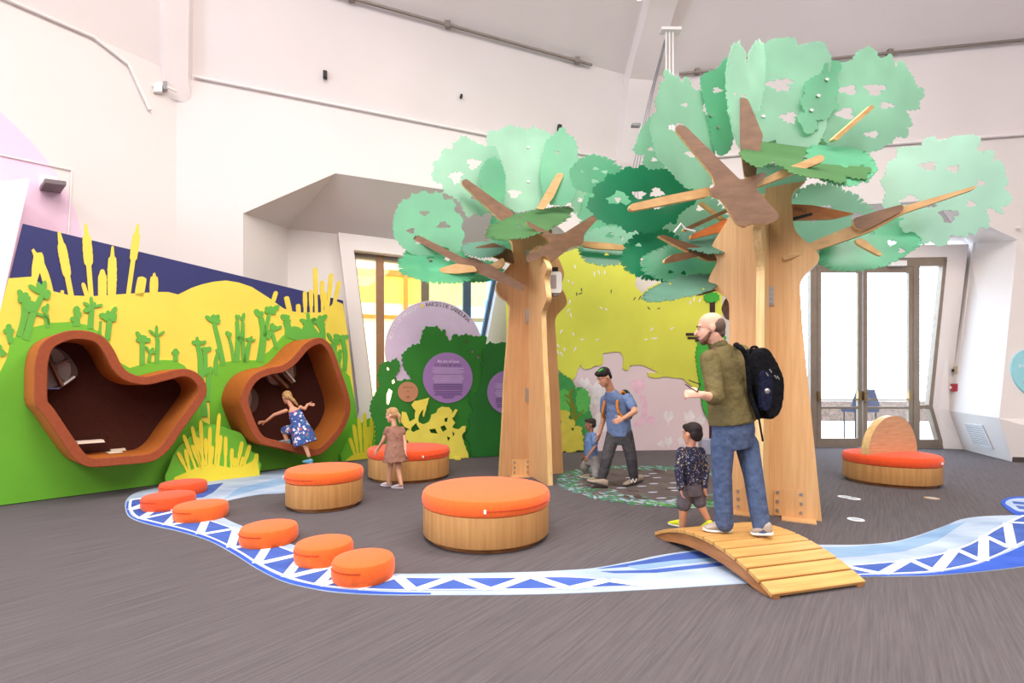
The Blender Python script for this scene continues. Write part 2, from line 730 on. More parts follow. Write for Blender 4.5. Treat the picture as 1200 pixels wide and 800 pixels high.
for nm, k, f0, f1, lb in (('light_track', 0, 0.06, 0.86, 'long thin grey track running along the roof over the window bay'), ('light_track', -1, 0.1, 0.97, 'long thin grey track running along the roof over the glass doors')):
    p0 = corner(k + 1, 0.62, 7.77); p1 = corner(k, 0.62, 7.77)
    q0, q1 = p0.lerp(p1, f0), p0.lerp(p1, f1)
    ctr = (CE - q0); ctr.z = 0; ctr.normalize()
    t = thing(nm, lb, 'track', q0 + ctr * 0.06 - Vector((0, 0, 0.03)), 'roof tracks')
    bb = MB(); bb.tube([q0 + ctr * 0.06 - Vector((0, 0, 0.03)), q1 + ctr * 0.06 - Vector((0, 0, 0.03))], 0.028, 6); bb.build('rail', M_TRACK, t)
    for f in (0.05, 0.3, 0.55, 0.95):
        q = q0.lerp(q1, f)
        b2 = MB(); b2.box(q + ctr * 0.05 - Vector((0, 0, 0.02)), 0.09, 0.09, 0.1); b2.build('mount', M_TRACK, t)


def prism(b, pl, px, t0, t1):
    b.slab(pl, [onto(pl, px, t1)], t0, t1)
    return b


def rect(x0, y0, x1, y1):
    return [(x0, y1), (x1, y1), (x1, y0), (x0, y0)]


# --- window bay of the back left side
RB = 1.2
bay = MB()
o = lambda u, z: PB.w(u, z, 0)
i_ = lambda u, z: PB.w(u, z, -RB)
bay.add([o(0.93, 0), o(0.93, 4.21), i_(1.51, 4.4), i_(1.51, 0)], [(0, 1, 2, 3)])
bay.add([o(0.93, 4.21), o(2.36, 5.1), i_(1.51, 4.4)], [(0, 1, 2)])
bay.add([o(2.36, 5.1), o(6.04, 5.1), i_(6.89, 4.4), i_(1.51, 4.4)], [(0, 1, 2, 3)])
bay.add([o(6.04, 5.1), o(7.47, 4.21), i_(6.89, 4.4)], [(0, 1, 2)])
bay.add([o(7.47, 4.21), o(7.47, 0), i_(6.89, 0), i_(6.89, 4.4)], [(0, 1, 2, 3)])
bo = bay.build('bay_reveal', M_WALL, wall_bl)
PW = Plane(PB.w(0, 0, -RB), 21)
win_hole = [(414, 296), (584, 315), (567, 400), (553, 480), (566, 536), (425, 544), (437, 480)]
hole = onto(PW, win_hole)
hole = [(u, max(z, 0.02)) for u, z in hole]
bw = MB(); bw.slab(PW, [[(1.3, 0), (7.1, 0), (7.1, 4.5), (1.3, 4.5)], hole], -0.12, 0)
bw.build('bay_back', M_WALL, wall_bl)
ring_o = [(396, 276), (606, 302), (590, 400), (574, 480), (588, 538), (407, 548), (420, 480)]
ro = [(u, max(z, 0.0)) for u, z in onto(PW, ring_o)]
bj = MB(); bj.slab(PW, [ro, hole], 0, 0.22)
bj.build('window_surround', M_WALL, wall_bl)
win = bpy.data.objects.new('window_1', None); COL.objects.link(win)
win.location = PW.w(4, 0, 0); struct(win, 'tall window with brown mullions in the white bay')
WH = lambda px, t0, t1, nm, m: prism(MB(), PW, px, t0, t1).build(nm, m, win)
WH([(413, 294), (586, 314), (586, 320), (414, 302)], -0.1, 0.02, 'head_rail', M_BRONZE)
WH([(440.5, 298), (450, 299), (451, 542), (441.5, 543)], -0.1, 0.03, 'mullion', M_BROWNF)
WH([(494, 304), (503, 305), (503, 538), (494, 539)], -0.1, 0.03, 'mullion', mat('olive_frame', (118, 108, 88), 0.5))
WH([(543, 310), (552, 311), (552, 536), (543, 537)], -0.1, 0.03, 'mullion', M_BLUEF)
WH([(412, 296), (416, 296), (439, 480), (427, 544), (422, 544), (434, 480)], -0.1, 0.02, 'side_post', M_BRONZE)
WH([(586, 314), (580, 314), (563, 400), (550, 480), (563, 536), (569, 536), (556, 480), (570, 400)], -0.1, 0.02, 'side_post', M_BLUEF)
WH([(437, 474), (553, 473), (553, 478), (437, 479)], -0.08, 0.02, 'transom', M_BRONZE)
for x0, x1, tn, nm in ((416, 441, (255, 236, 200), 'warm'), (450, 494, (255, 238, 205), 'warm'), (503, 543, (246, 255, 236), 'green'), (552, 580, (222, 240, 255), 'blue')):
    WH([(x0, 300), (x1, 306), (x1 - (14 if x1 == 580 else 0), 410), (x1 - (28 if x1 == 580 else 0), 474), (x0 + (21 if x0 == 416 else 0), 474)], -0.05, -0.044, 'pane', glass('pane_' + nm, tn))

# --- door bay of the back side
RC = 1.2
PD = Plane(Vector((6.83, 10.72, 0)), -4)
bay2 = MB()
o = lambda u, z: PC.w(u, z, 0)
i2 = lambda u, z: PC.w(u, z, -1.45)
Ti = D(1135, 286, 10.72)
bay2.add([o(0.93, 0), o(0.93, 4.21), i2(1.2, 4.5), i2(1.2, 0)], [(0, 1, 2, 3)])
bay2.add([o(0.93, 4.21), o(2.36, 5.1), i2(1.2, 4.5)], [(0, 1, 2)])
bay2.add([o(2.36, 5.1), o(6.04, 5.1), Ti, i2(1.2, 4.5)], [(0, 1, 2, 3)])
bay2.add([o(6.04, 5.1), o(7.47, 4.24), Ti], [(0, 1, 2)])
bay2.build('bay_reveal', M_WALL, wall_b)
Td, Kd, Fd = D(1109, 304, 10.62), D(1092, 476, 10.6), G(1106, 525.5)
Ki, Fi = D(1112, 481, 10.45), G(1129, 526.5)
To = PC.w(7.47, 4.24, 0)
Fo = G(1186, 541)
nq = (Fi - Ki).cross(Fo - Ki).normalized()
Ko = CAM + raydir(1171, 490) * ((Ki - CAM).dot(nq) / raydir(1171, 490).dot(nq))
Tr = PC.w(LB + 0.3, 4.24, 0.0)
Kr, Fr = Vector((11.2, 8.75, 0.75)), Vector((11.2, 8.15, 0))
pier = MB()
pier.add([Td, Kd, Ki, Ti], [(0, 1, 2, 3)]).add([Kd, Fd, Fi, Ki], [(0, 1, 2, 3)])
pier.add([Ti, Ki, Ko, To], [(0, 1, 2), (0, 2, 3)]).add([Ki, Fi, Fo, Ko], [(0, 1, 2), (0, 2, 3)])
pier.add([To, Ko, Kr, Tr], [(0, 1, 2), (0, 2, 3)]).add([Ko, Fo, Fr, Kr], [(0, 1, 2), (0, 2, 3)])
pier.build('slanted_pier', M_WALL, wall_b)
dark_base = mat('baseboard_dark', (70, 62, 60), 0.6)
b = MB(); n_ = (Fr - Fo).normalized().cross(Vector((0, 0, 1)))
b.add([Fo + n_ * 0.012, Fr + n_ * 0.012, Fr + n_ * 0.012 + Vector((0, 0, 0.09)), Fo + n_ * 0.012 + Vector((0, 0, 0.09)), Fo - n_ * 0.01, Fr - n_ * 0.01, Fr - n_ * 0.01 + Vector((0, 0, 0.09)), Fo - n_ * 0.01 + Vector((0, 0, 0.09))],
      [(0, 1, 2, 3), (3, 2, 6, 7), (0, 3, 7, 4), (1, 5, 6, 2)])
struct(b.build('baseboard_right', dark_base), 'dark strip along the foot of the slanted white pier')
dhole_px = [(916, 308), (1109, 304), (1092, 476), (1106, 527), (918, 527), (932, 476)]
dhole = [(u, max(z, 0.01)) for u, z in onto(PD, dhole_px)]
tiu = PD.uv(1135, 286)
b = MB(); b.slab(PD, [[(-4.2, 0), (PD.uv(1129, 526)[0], 0), (PD.uv(1112, 481)[0] , 0.85), (tiu[0], tiu[1]), (-4.2, 4.55)], dhole], -0.12, 0)
b.build('bay_back', M_WALL, wall_b)

door = bpy.data.objects.new('door_1', None); COL.objects.link(door)
door.location = PD.w(1.2, 0, 0); struct(door, 'glazed double doors with side lights and slim bronze frames')
DH = lambda px, t0, t1, nm, m, par=None: prism(MB(), PD, px, t0, t1).build(nm, m, par or door)
DH([(915, 304), (1110, 301), (1109, 311), (916, 314)], -0.1, 0.03, 'head_rail', M_BRONZE)
for x0, x1 in ((950, 957.5), (1070.5, 1078)):
    DH(rect(x0, 311, x1, 524.6), -0.1, 0.03, 'post', M_BRONZE)
DH([(1110, 304), (1106, 304), (1088.5, 476), (1102.5, 525), (1107, 525), (1093, 476)], -0.1, 0.03, 'side_post', M_BRONZE)
DH([(915, 308), (919, 308), (935.5, 476), (921.5, 525), (917, 525), (931, 476)], -0.1, 0.03, 'side_post', M_BRONZE)
DH(rect(1078, 474.5, 1090, 479), -0.08, 0.02, 'side_transom', M_BRONZE)
DH(rect(933, 474.5, 950, 479), -0.08, 0.02, 'side_transom', M_BRONZE)
DH(rect(1078, 515, 1103, 524.6), -0.08, 0.02, 'sill', M_BRONZE)
DH(rect(921, 515, 950, 524.6), -0.08, 0.02, 'sill', M_BRONZE)
GL = glass('clear_pane')
DH([(1078, 312), (1106, 312), (1090, 474), (1078, 474)], -0.05, -0.044, 'pane', GL)
DH([(1078, 480), (1091, 480), (1101, 515), (1078, 515)], -0.05, -0.044, 'pane', GL)
DH([(950, 314), (919, 314), (935, 474), (950, 474)], -0.05, -0.044, 'pane', GL)
DH([(950, 480), (933, 480), (923, 515), (950, 515)], -0.05, -0.044, 'pane', GL)
DH(rect(1044, 305, 1063, 311), 0.03, 0.13, 'closer', M_WHITEP)
M_SLATE = mat('slate_stile', (92, 92, 98), 0.45, metal=0.3)  # plain slate grey tone
for x0, x1, hx in ((958, 1010.5, 961), (1012, 1070, 1072)):
    lf = DH(rect(x0, 312, x0 + 4.5, 523.6), -0.05, 0.02, 'door_leaf', M_BRONZE)
    DH(rect(x1 - 5, 312, x1, 523.6), -0.05, 0.02, 'stile', M_BRONZE, lf)
    DH(rect(x0 + 4.5, 312, x1 - 5, 319), -0.05, 0.02, 'top_rail', M_BRONZE, lf)
    DH(rect(x0 + 4.5, 476.2, x1 - 5, 479), -0.05, 0.02, 'mid_rail', M_BRONZE, lf)
    DH(rect(x0 + 4.5, 513.5, x1 - 5, 523.6), -0.05, 0.02, 'bottom_rail', M_BRONZE, lf)
    DH(rect(x0 + 4.5, 319, x1 - 5, 476.2), -0.02, -0.014, 'pane', GL, lf)
    DH(rect(x0 + 4.5, 479, x1 - 5, 513.5), -0.02, -0.014, 'pane', GL, lf)
    DH(rect(x0 + 3, 467.2, x1 - 3, 469), 0.06, 0.09, 'push_bar', M_BRASS, lf)
    DH(rect(x0 + 1, 458.5, x0 + 4.5, 469.5), 0.02, 0.1, 'bar_end', M_BRASS, lf)
    DH(rect(x1 - 4.5, 458.5, x1 - 1, 469.5), 0.02, 0.1, 'bar_end', M_BRASS, lf)

# --- wedge of the left wall's own bay, at the far left
PM = Plane(G(0, 592.5), 52.2)     # line of the big left mural
t_ = 0.01
W1, W2 = PM.w(*PM.uv(35, 209, t_), t_), PM.w(*PM.uv(-160, 308, t_), t_)
W1f = PM.w(*PM.uv(-12, 420, t_), t_); W1g = PM.w(PM.uv(-12, 420, t_)[0] - 0.25, 0, t_)
W2f = Vector((W2.x, W2.y, 0))
mA = lambda p, up=0.0: p - PA.n * ((p - PA.o).dot(PA.n) - 0.005) + Vector((0, 0, up))
W3, W3b = mA(W2, 0.9), mA(W1)
b = MB()
b.add([W1, W1f, W1g, W2f, W2], [(4, 3, 2, 1, 0)])
b.add([W1, W2, W3, W3b], [(0, 1, 2, 3)])
b.add([W1, W3b, mA(W1g), W1g, W1f], [(0, 1, 2, 3, 4)])
b.build('slanted_pier', mat('pink_white', (246, 229, 236), 0.7, var=0.01), wall_left)

# --- outside: terrace, low wall, pale building
M_TERR = mat('terrace_concrete', (205, 198, 190), 0.9, var=0.06, scale=2)
b = MB(); b.box((6, 34, -0.32), 90, 60, 0.2); struct(b.build('terrace', M_TERR), 'pale concrete terrace outside the doors')
M_PLANK = mat('low_wall_stone', (104, 84, 72), 0.85, var=0.25, scale=9)
b = MB(); b.box((16, 22.5, 0.2), 26, 0.35, 1.0, -4); tag(b.build('terrace_wall', M_PLANK), 'low stone coloured wall beyond the glass doors', 'wall')
bd = thing('terrace_building', 'yellow and cream building seen through the brown mullioned window', 'building', (-5, 17, -0.2))
M_CREAM = mat('cream_render', (252, 248, 236), 0.8, var=0.02)
M_YEL = mat('ochre_panel', (246, 200, 108), 0.7, var=0.04)
M_OCH = mat('ochre_beam', (170, 118, 60), 0.6, var=0.06)
b = MB(); b.box((-5, 17, 3.3), 9, 0.3, 7.0, 14); b.build('wall', M_CREAM, bd)
bp = Plane(Vector((-5, 16.82, 0)), 14)
for z0, z1, m, th in ((4.35, 5.3, M_YEL, 0.03), (5.3, 5.5, M_OCH, 0.12), (3.78, 3.9, M_OCH, 0.12)):
    b = MB(); b.slab(bp, [[(-4, z0), (4.4, z0), (4.4, z1), (-4, z1)]], 0, th); b.build('band', m, bd)
b = MB(); b.slab(bp, [[(1.15, -0.2), (1.3, -0.2), (1.3, 5.3), (1.15, 5.3)]], 0.03, 0.12); b.build('beam', M_OCH, bd)
bl = thing('terrace_pavilion', 'pale blue framed glass pavilion seen past the purple sign', 'building', (0.6, 17, -0.2))
M_PBLUE = mat('pale_blue_frame', (170, 196, 214), 0.5)
b = MB(); b.box((0.9, 17.3, 2.7), 3.6, 0.2, 5.8, 8); b.build('wall', mat('pavilion_white', (226, 240, 246), 0.6), bl)
for x in (-0.7, 0.5, 1.7):
    b = MB(); b.box((x, 17.05, 2.6), 0.12, 0.12, 5.6); b.build('post', M_PBLUE, bl)
b = MB(); b.box((0.7, 17.05, 4.3), 3.4, 0.14, 0.2, 8); b.build('beam', M_PBLUE, bl)
# two navy chair backs on the terrace
for i, (x, lb) in enumerate(((1003.5, 'navy outdoor chair behind the door leaf nearer the tree'), (1023, 'navy outdoor chair behind the door leaf nearer the slanted pier'))):
    pass
ch = thing('terrace_chair', 'navy outdoor chair standing behind the meeting stiles of the glass doors', 'chair', D(1015, 480, 12.8) * 1.0)
ch.location.z = -0.22
pc = Plane(Vector((0, 12.8, 0)), 0)
M_NAVYC = mat('navy_weave', (30, 36, 62), 0.7, var=0.1, scale=40)
b = MB(); b.slab(pc, [onto(pc, [(998, 477), (1032, 477), (1025, 456), (1005, 456)])], -0.05, 0.0); b.build('backrest', M_NAVYC, ch)
b = MB(); b.slab(pc, [onto(pc, [(1001, 483), (1029, 483), (1031, 477), (999, 477)])], -0.5, 0.02); b.build('seat', M_NAVYC, ch)
for x in (1003, 1027):
    for t in (-0.02, -0.45):
        p = pc.w(*pc.uv(x, 483), t)
        b = MB(); b.tube([p, Vector((p.x, p.y, -0.22))], 0.018, 6); b.build('leg', M_BLACK, ch)

# ------------------------------------------------------------------ wall graphics and fittings
M_PINK = mat('pink_paint', (240, 205, 226), 0.75, var=0.01)


def circ3(a, b, c):
    ax, ay, bx, by, cx, cy = *a, *b, *c
    d = 2 * (ax * (by - cy) + bx * (cy - ay) + cx * (ay - by))
    ux = ((ax * ax + ay * ay) * (by - cy) + (bx * bx + by * by) * (cy - ay) + (cx * cx + cy * cy) * (ay - by)) / d
    uy = ((ax * ax + ay * ay) * (cx - bx) + (bx * bx + by * by) * (ax - cx) + (cx * cx + cy * cy) * (bx - ax)) / d
    return ux, uy, sqrt((ax - ux) ** 2 + (ay - uy) ** 2)


cu, cv, cr = circ3(PA.uv(0, 131), PA.uv(56, 190), PA.uv(97, 281))
lp = [(max(0.05, min(LB - .05, u)), max(0.02, min(HJ - 0.3, v))) for u, v in disc(cu, cv, cr, n=72)]
b = MB(); b.slab(PA, [lp], 0.001, 0.006)
tag(b.build('wall_graphic', M_PINK), 'huge pale pink circle painted on the left wall', 'wall graphic')
# spotlight box with hinged flap on the pink circle
p = PA.w(*PA.uv(57, 217), 0.0)
t = thing('wall_projector', 'white box fitting with open grey flap on the pink wall circle', 'light fitting', p)
b = MB(); b.slab(PA, [onto(PA, [(46, 219), (65, 221), (65, 211), (46, 208)])], 0.0, 0.16); b.build('body', M_WHITEP, t)
b = MB(); b.slab(PA, [onto(PA, [(46, 224), (71, 227), (71, 222), (46, 219)])], 0.02, 0.42); bevel(b.build('flap', mat('flap_grey', (120, 108, 112), 0.5), t), 0.01)
b = MB(); b.tube([PA.w(*PA.uv(0, 182), 0.02), PA.w(*PA.uv(84, 200), 0.02), PA.w(*PA.uv(79, 285), 0.02)], 0.013, 6)
tag(b.build('wall_conduit', M_TRIM), 'thin conduit bent down the left wall across the pink circle', 'conduit')
# junction boxes by the rib
p = PB.w(*PB.uv(186, 101, 0), 0)
pj = Plane(D(186, 101, 7.3), 36)
t = thing('junction_box', 'small white and grey junction box at the foot of the roof rib', 'box', D(186, 101, 7.3))
b = MB(); b.slab(pj, [onto(pj, rect(180, 97, 190, 107))], -0.25, 0.0); b.build('box', M_WHITEP, t)
b = MB(); b.slab(pj, [onto(pj, rect(191, 95, 196, 104))], -0.2, 0.0); b.build('switch', M_GREY, t)
b = MB(); b.tube([D(196, 102, 7.32), D(207, 107, 7.4)], 0.02, 6); b.build('stub', M_TRIM, t)
b = MB(); b.tube([D(162, 97, 7.32), D(180, 102, 7.3)], 0.02, 6); b.build('stub', M_TRIM, t)
# small dark sensors on the roof facet
pr0 = corner(1, 0, HJ); pr1 = corner(1, 0.62, 7.77)
for x, y, w, h, lb in ((381, 88, 4.5, 8, 'small black roof sensor nearest the left wall rib'), (540, 113, 2.5, 3.5, 'tiny black roof sensor beneath the grey track'), (655, 150, 4.5, 7, 'small black tilted roof sensor above the far tree')):
    # roof facet plane
    nrm = (corner(0, 0, HJ) - pr0).cross(pr1 - pr0).normalized()
    if nrm.z > 0:
        nrm = -nrm
    r = raydir(x, y); k = (pr0 - CAM).dot(nrm) / r.dot(nrm)
    q = CAM + r * k
    s = k / F
    t = thing('roof_sensor', lb, 'sensor', q, 'roof sensors')
    b = MB(); b.box(q + nrm * 0.03, w * s, 0.08, h * s, 21); bevel(b.build('body', M_BLACK, t), 0.01)
    b = MB(); b.tube([q - nrm * 0.02, q + nrm * 0.04], 0.02, 8); b.build('mount', M_GREY, t)
# sprinkler pipes hanging on the rib over the trees
t = thing('pipe_riser', 'cluster of three white vertical pipes under a flat bracket on the roof rib', 'pipes', D(785, 36, 8.6))
b = MB(); b.box(D(785.5, 36, 8.6), 0.36, 0.14, 0.05); b.build('bracket', M_WHITEP, t)
for x in (780.5, 784.5, 788.5):
    b = MB(); b.tube([D(x, 37, 8.6), D(x + 0.8, 240, 8.9)], 0.017, 6); b.build('pipe', M_WHITEP, t)
t = thing('cable_run', 'thin grey cables running down the roof rib to a small bracket', 'cables', D(745, 148, 9.6))
for k_, x in enumerate((741, 744.5, 748)):
    b = MB(); b.tube([D(779 + k_, 46, 8.65), D(762 + k_ * 1.5, 110, 9.2), D(x, 200, 9.9), D(x - 1.5, 290, 9.95)], 0.01, 5); b.build('cable', mat('cable_grey', (170, 168, 178), 0.5), t)
b = MB(); b.box(D(745, 147, 9.55), 0.17, 0.1, 0.05); b.build('bracket', M_GREY, t)
# lamp at the top of the rib
t = thing('roof_lamp', 'small round lit lamp high on the roof rib', 'lamp', D(750, -4, 8.4))
b = MB(); b.lathe(D(750, -6, 8.4), [(0.02, 0.1), (0.09, 0.08), (0.1, 0.0), (0.09, -0.02)], 16); b.build('housing', M_WHITEP, t)
ml = mat('lamp_glow', (255, 246, 230), 0.5)
ml.node_tree.nodes['Principled BSDF'].inputs['Emission Color'].default_value = (1, 0.95, 0.88, 1)
ml.node_tree.nodes['Principled BSDF'].inputs['Emission Strength'].default_value = 8
b = MB(); b.lathe(D(750, -6, 8.4), [(0.08, -0.015), (0.07, -0.04), (0.02, -0.055)], 16); b.build('lens', ml, t)

# pier fittings on the right
nP = ((Ki - Ti).cross(To - Ti)).normalized()
if nP.dot(CAM - Ti) < 0:
    nP = -nP


def on_tri(a, n, px, py, off=0.0):
    r = raydir(px, py)
    k = (a - CAM).dot(n) / r.dot(n)
    return CAM + r * k + n * off


nP2 = ((Ko - Ki).cross(To - Ti)).normalized()
if nP2.dot(CAM - Ti) < 0:
    nP2 = -nP2


def quadbox(name, a, n, px, h, m, par):
    f = [on_tri(a, n, x, y, h) for x, y in px]
    k = [on_tri(a, n, x, y, -0.01) for x, y in px]
    b = MB()
    c = len(px)
    b.add(f + k, [tuple(range(c)), tuple(range(c, 2 * c))[::-1]] + [(i, i + c, (i + 1) % c + c, (i + 1) % c) for i in range(c)])
    return b.build(name, m, par)


m_vent = mat('vent_white', (222, 220, 222), 0.5, var=0.02)
m_gap = mat('vent_gap', (120, 118, 124), 0.6)
nLow = ((Fi - Ki).cross(Ko - Ki)).normalized()
if nLow.dot(CAM - Ki) < 0:
    nLow = -nLow


def vent(label, a, n, q, rows, cols):
    t = thing('vent_grille', label, 'vent', on_tri(a, n, *q[0]), 'white grilles in the slanted pier')
    quadbox('backing', a, n, q, 0.006, m_gap, t)
    lerp = lambda p, r, f: (p[0] + (r[0] - p[0]) * f, p[1] + (r[1] - p[1]) * f)
    e = 0.07
    A, B, C_, D_ = q
    quadbox('frame_side', a, n, [A, lerp(A, B, e), lerp(D_, C_, e), D_], 0.02, m_vent, t)
    quadbox('frame_side', a, n, [lerp(A, B, 1 - e), B, C_, lerp(D_, C_, 1 - e)], 0.02, m_vent, t)
    quadbox('frame_side', a, n, [A, B, lerp(B, C_, e), lerp(A, D_, e)], 0.02, m_vent, t)
    quadbox('frame_side', a, n, [lerp(A, D_, 1 - e), lerp(B, C_, 1 - e), C_, D_], 0.02, m_vent, t)
    for i in range(rows):
        f0, f1 = e + (1 - 2 * e) * (i + 0.15) / rows, e + (1 - 2 * e) * (i + 0.85) / rows
        quadbox('slat', a, n, [lerp(A, D_, f0), lerp(B, C_, f0), lerp(B, C_, f1), lerp(A, D_, f1)], 0.014, m_vent, t)
    for i in range(cols):
        f0 = (i + 1) / (cols + 1)
        quadbox('divider', a, n, [lerp(A, B, f0 - 0.012), lerp(A, B, f0 + 0.012), lerp(D_, C_, f0 + 0.012), lerp(D_, C_, f0 - 0.012)], 0.02, m_vent, t)


vent('white slotted grille near the top of the slanted pier', Ti, nP, [(1149, 297), (1176, 288), (1174, 308), (1147, 317)], 6, 3)
vent('white slotted grille low on the slanted pier near the carpet', Ki, nLow, [(1130, 495), (1152, 498), (1165, 526), (1142, 522)], 9, 0)
t = thing('fire_alarm', 'small red fire alarm pull box on the white pier', 'fire alarm', on_tri(Ti, nP, 1121, 455))
quadbox('box', Ti, nP, [(1117.5, 450), (1126, 450), (1126, 459), (1117.5, 459)], 0.06, mat('alarm_red', (170, 24, 40), 0.4), t)
quadbox('handle', Ti, nP, [(1117, 453), (1119, 453), (1119, 456), (1117, 456)], 0.075, M_WHITEP, t)
b = MB(); b.tube([on_tri(Ti, nP, 1124.5, 450, 0.03), on_tri(Ti, nP, 1133, 372, 0.03), on_tri(Ti, nP, 1143, 284, 0.03), on_tri(Ti, nP, 1180, 268, 0.05), on_tri(Ti, nP, 1200, 267, 0.05)], 0.022, 7)
b.build('conduit', M_TRIM, t)
t = thing('wall_switch', 'small tan switch box above the red fire alarm', 'switch', on_tri(Ti, nP, 1122, 434))
quadbox('box', Ti, nP, [(1120, 430), (1125, 429), (1125, 438), (1120, 438)], 0.05, mat('switch_tan', (190, 170, 140), 0.5), t)
quadbox('lens', Ti, nP, [(1119.5, 433), (1121.5, 433), (1121.5, 436), (1119.5, 436)], 0.07, M_BLACK, t)
# teal round sign on the right, cut by the picture edge
nR = ((Ko - To).cross(Kr - To)).normalized()
if nR.dot(CAM - To) < 0:
    nR = -nR
cc = on_tri(To, nR, 1212, 438)
ux = (Kr - Ko).normalized(); uy = nR.cross(ux).normalized()
if uy.z < 0:
    uy = -uy
sg = thing('round_sign', 'round teal sign with white and red lettering on the right pier', 'sign', cc)
rr = 0.47
vs = []
for off in (0.03, 0.0):
    vs += [cc + nR * off + ux * (rr * cos(a_)) + uy * (rr * sin(a_)) for a_ in [2 * pi * i / 48 for i in range(48)]]
b = MB(); b.add(vs, [tuple(range(48)), tuple(range(48, 96))[::-1]] + [(i, i + 48, (i + 1) % 48 + 48, (i + 1) % 48) for i in range(48)])
b.build('disc', mat('teal_print', (150, 210, 220), 0.6, var=0.02), sg)


class Fr_:
    pass


pr = Fr_(); pr.o, pr.u, pr.v, pr.n = cc, ux, uy, nR
pr.w = lambda u, v, t=0: pr.o + pr.u * u + pr.v * v + pr.n * t
b = MB(); text_on(b, pr, 'yu', 0.11, -0.27, 0.12, 0.032); b.build('white_lettering', M_WHITEP, sg)
b = MB(); text_on(b, pr, 'a', 0.09, -0.24, -0.1, 0.032); text_on(b, pr, 'de', 0.1, -0.25, -0.2, 0.032); b.build('red_lettering', mat('sign_red', (226, 92, 98), 0.6), sg)

# ------------------------------------------------------------------ left mural
M_NAVY = mat('navy_board', (44, 47, 104), 0.6, var=0.03, scale=3)
M_YELL = mat('mural_yellow', (238, 214, 84), 0.55, var=0.03, scale=2)
M_GRN = mat('mural_green', (110, 186, 50), 0.55, var=0.03, scale=2)
M_GRN2 = mat('plant_green', (98, 176, 66), 0.55, var=0.03, scale=2)
M_EDGE = mat('board_edge', (150, 106, 80), 0.6)

mural = thing('landscape_mural', 'tall slanted mural board with navy sky, yellow hills and green plants', 'mural', G(180, 569))
bpx = [(27, 262), (402, 352), (417, 480), (424, 536.5), (0, 592.5), (-60, 600), (-30, 480), (0, 375)]
loop = [(u, max(v, 0.0)) for u, v in onto(PM, bpx, 0.0)]
b = MB(); b.slab(PM, [loop], -0.05, 0.0); b.build('navy_board', M_NAVY, mural)
# yellow layer
yl = [(10, 326), (37, 324), (50, 335), (62, 341), (82, 346), (107, 347), (150, 344), (185, 342), (197, 342), (209, 345), (217, 341), (225, 337), (237, 333), (250, 330), (265, 328.5), (280, 331), (295, 336), (306, 343), (317, 350), (325, 356), (332, 361), (340, 364), (350, 366), (375, 366), (381, 363), (386, 360), (390, 356), (395, 353), (402, 356), (408, 395), (417, 480), (422, 520), (230, 545), (-20, 545), (-22, 460), (0, 365)]
polys = [yl]
polys.append([(37, 325), (37.5, 312), (39.5, 300), (37, 293), (39.5, 291), (43, 296), (49, 295.5), (51, 300), (52, 308), (57, 320), (60, 330), (63, 343), (58, 345), (50, 330), (46.8, 319), (44.5, 326), (42, 334)])
for base, tip, hd, wh, ws in (((84, 349), (69, 271), (.33, .82), 5.4, 3.2), ((107, 350), (100.5, 262), (.45, .83), 5.6, 2.9), ((120, 350), (120, 315.5), (.02, .8), 5.0, 4.0), ((131, 348), (132, 288), (.02, .78), 5.4, 2.5), ((150, 348), (162, 262), (.5, .86), 4.6, 2.6),
                              ((163, 347), (167, 324), (.0, .95), 5.5, 4), ((180, 347), (181, 319.5), (.05, .85), 5, 2), ((103, 350), (97, 331), (0, .9), 2.5, 2), ((73, 345), (73, 340), (0, .9), 2, 2),
                              ((320, 354), (324, 341), (.1, .9), 2.5, 2), ((340, 366), (335.5, 347), (.1, .95), 3, 2.5), ((350, 368), (349.5, 356), (.0, .9), 2.6, 2.2),
                              ((358, 368), (357.5, 341), (.3, .97), 2.4, 1.8), ((365, 368), (364.5, 339), (.3, .97), 2.4, 1.6), ((371, 368), (369.5, 313), (.4, .98), 2.6, 1.8), ((378, 366), (377.5, 328.5), (.4, .98), 2.4, 1.5), ((382, 366), (381, 342), (.3, .97), 2.1, 1.6), ((384, 364), (388.5, 320), (.4, .98), 2.6, 1.6), ((391, 360), (398, 329), (.3, .97), 2.4, 2)):
    polys.append(cattail(base, tip, hd, wh, ws))
slabs('yellow_layer', PM, polys, 0.0, 0.014, M_YELL, mural)
# green layer and plants
gl_ = [(-70, 520), (-40, 437), (0, 436), (8, 420), (12, 404), (16, 396), (25, 390), (40, 383), (60, 378), (80, 377), (100, 380), (115, 388), (128, 400), (140, 424), (152, 431), (165, 427), (190, 421.5), (204, 422), (216, 428), (228, 444), (236, 470), (236, 492), (247, 498), (246, 470), (247, 446), (250, 433), (256, 426), (275, 422), (301, 422), (316, 411), (331, 394), (339, 388), (361, 390), (380, 397), (390, 405), (397, 414), (400, 431), (410, 441), (416, 470), (424, 536), (0, 592), (-60, 599)]
lp = [(u, max(v, 0.0)) for u, v in onto(PM, gl_, 0.03)]
b = MB(); b.slab(PM, [lp], 0.0, 0.028); b.build('green_hill', M_GRN, mural)


def plant(polys, stem, w0, w1, lobes):
    polys.append([])
    polys = polys[-1]
    polys.append(strip(smooth_loop(stem, 4, False), w0, w1))
    e = stem[-1]
    for ang, ln, wd in lobes:
        polys.append(drop(e, ang, ln, wd))


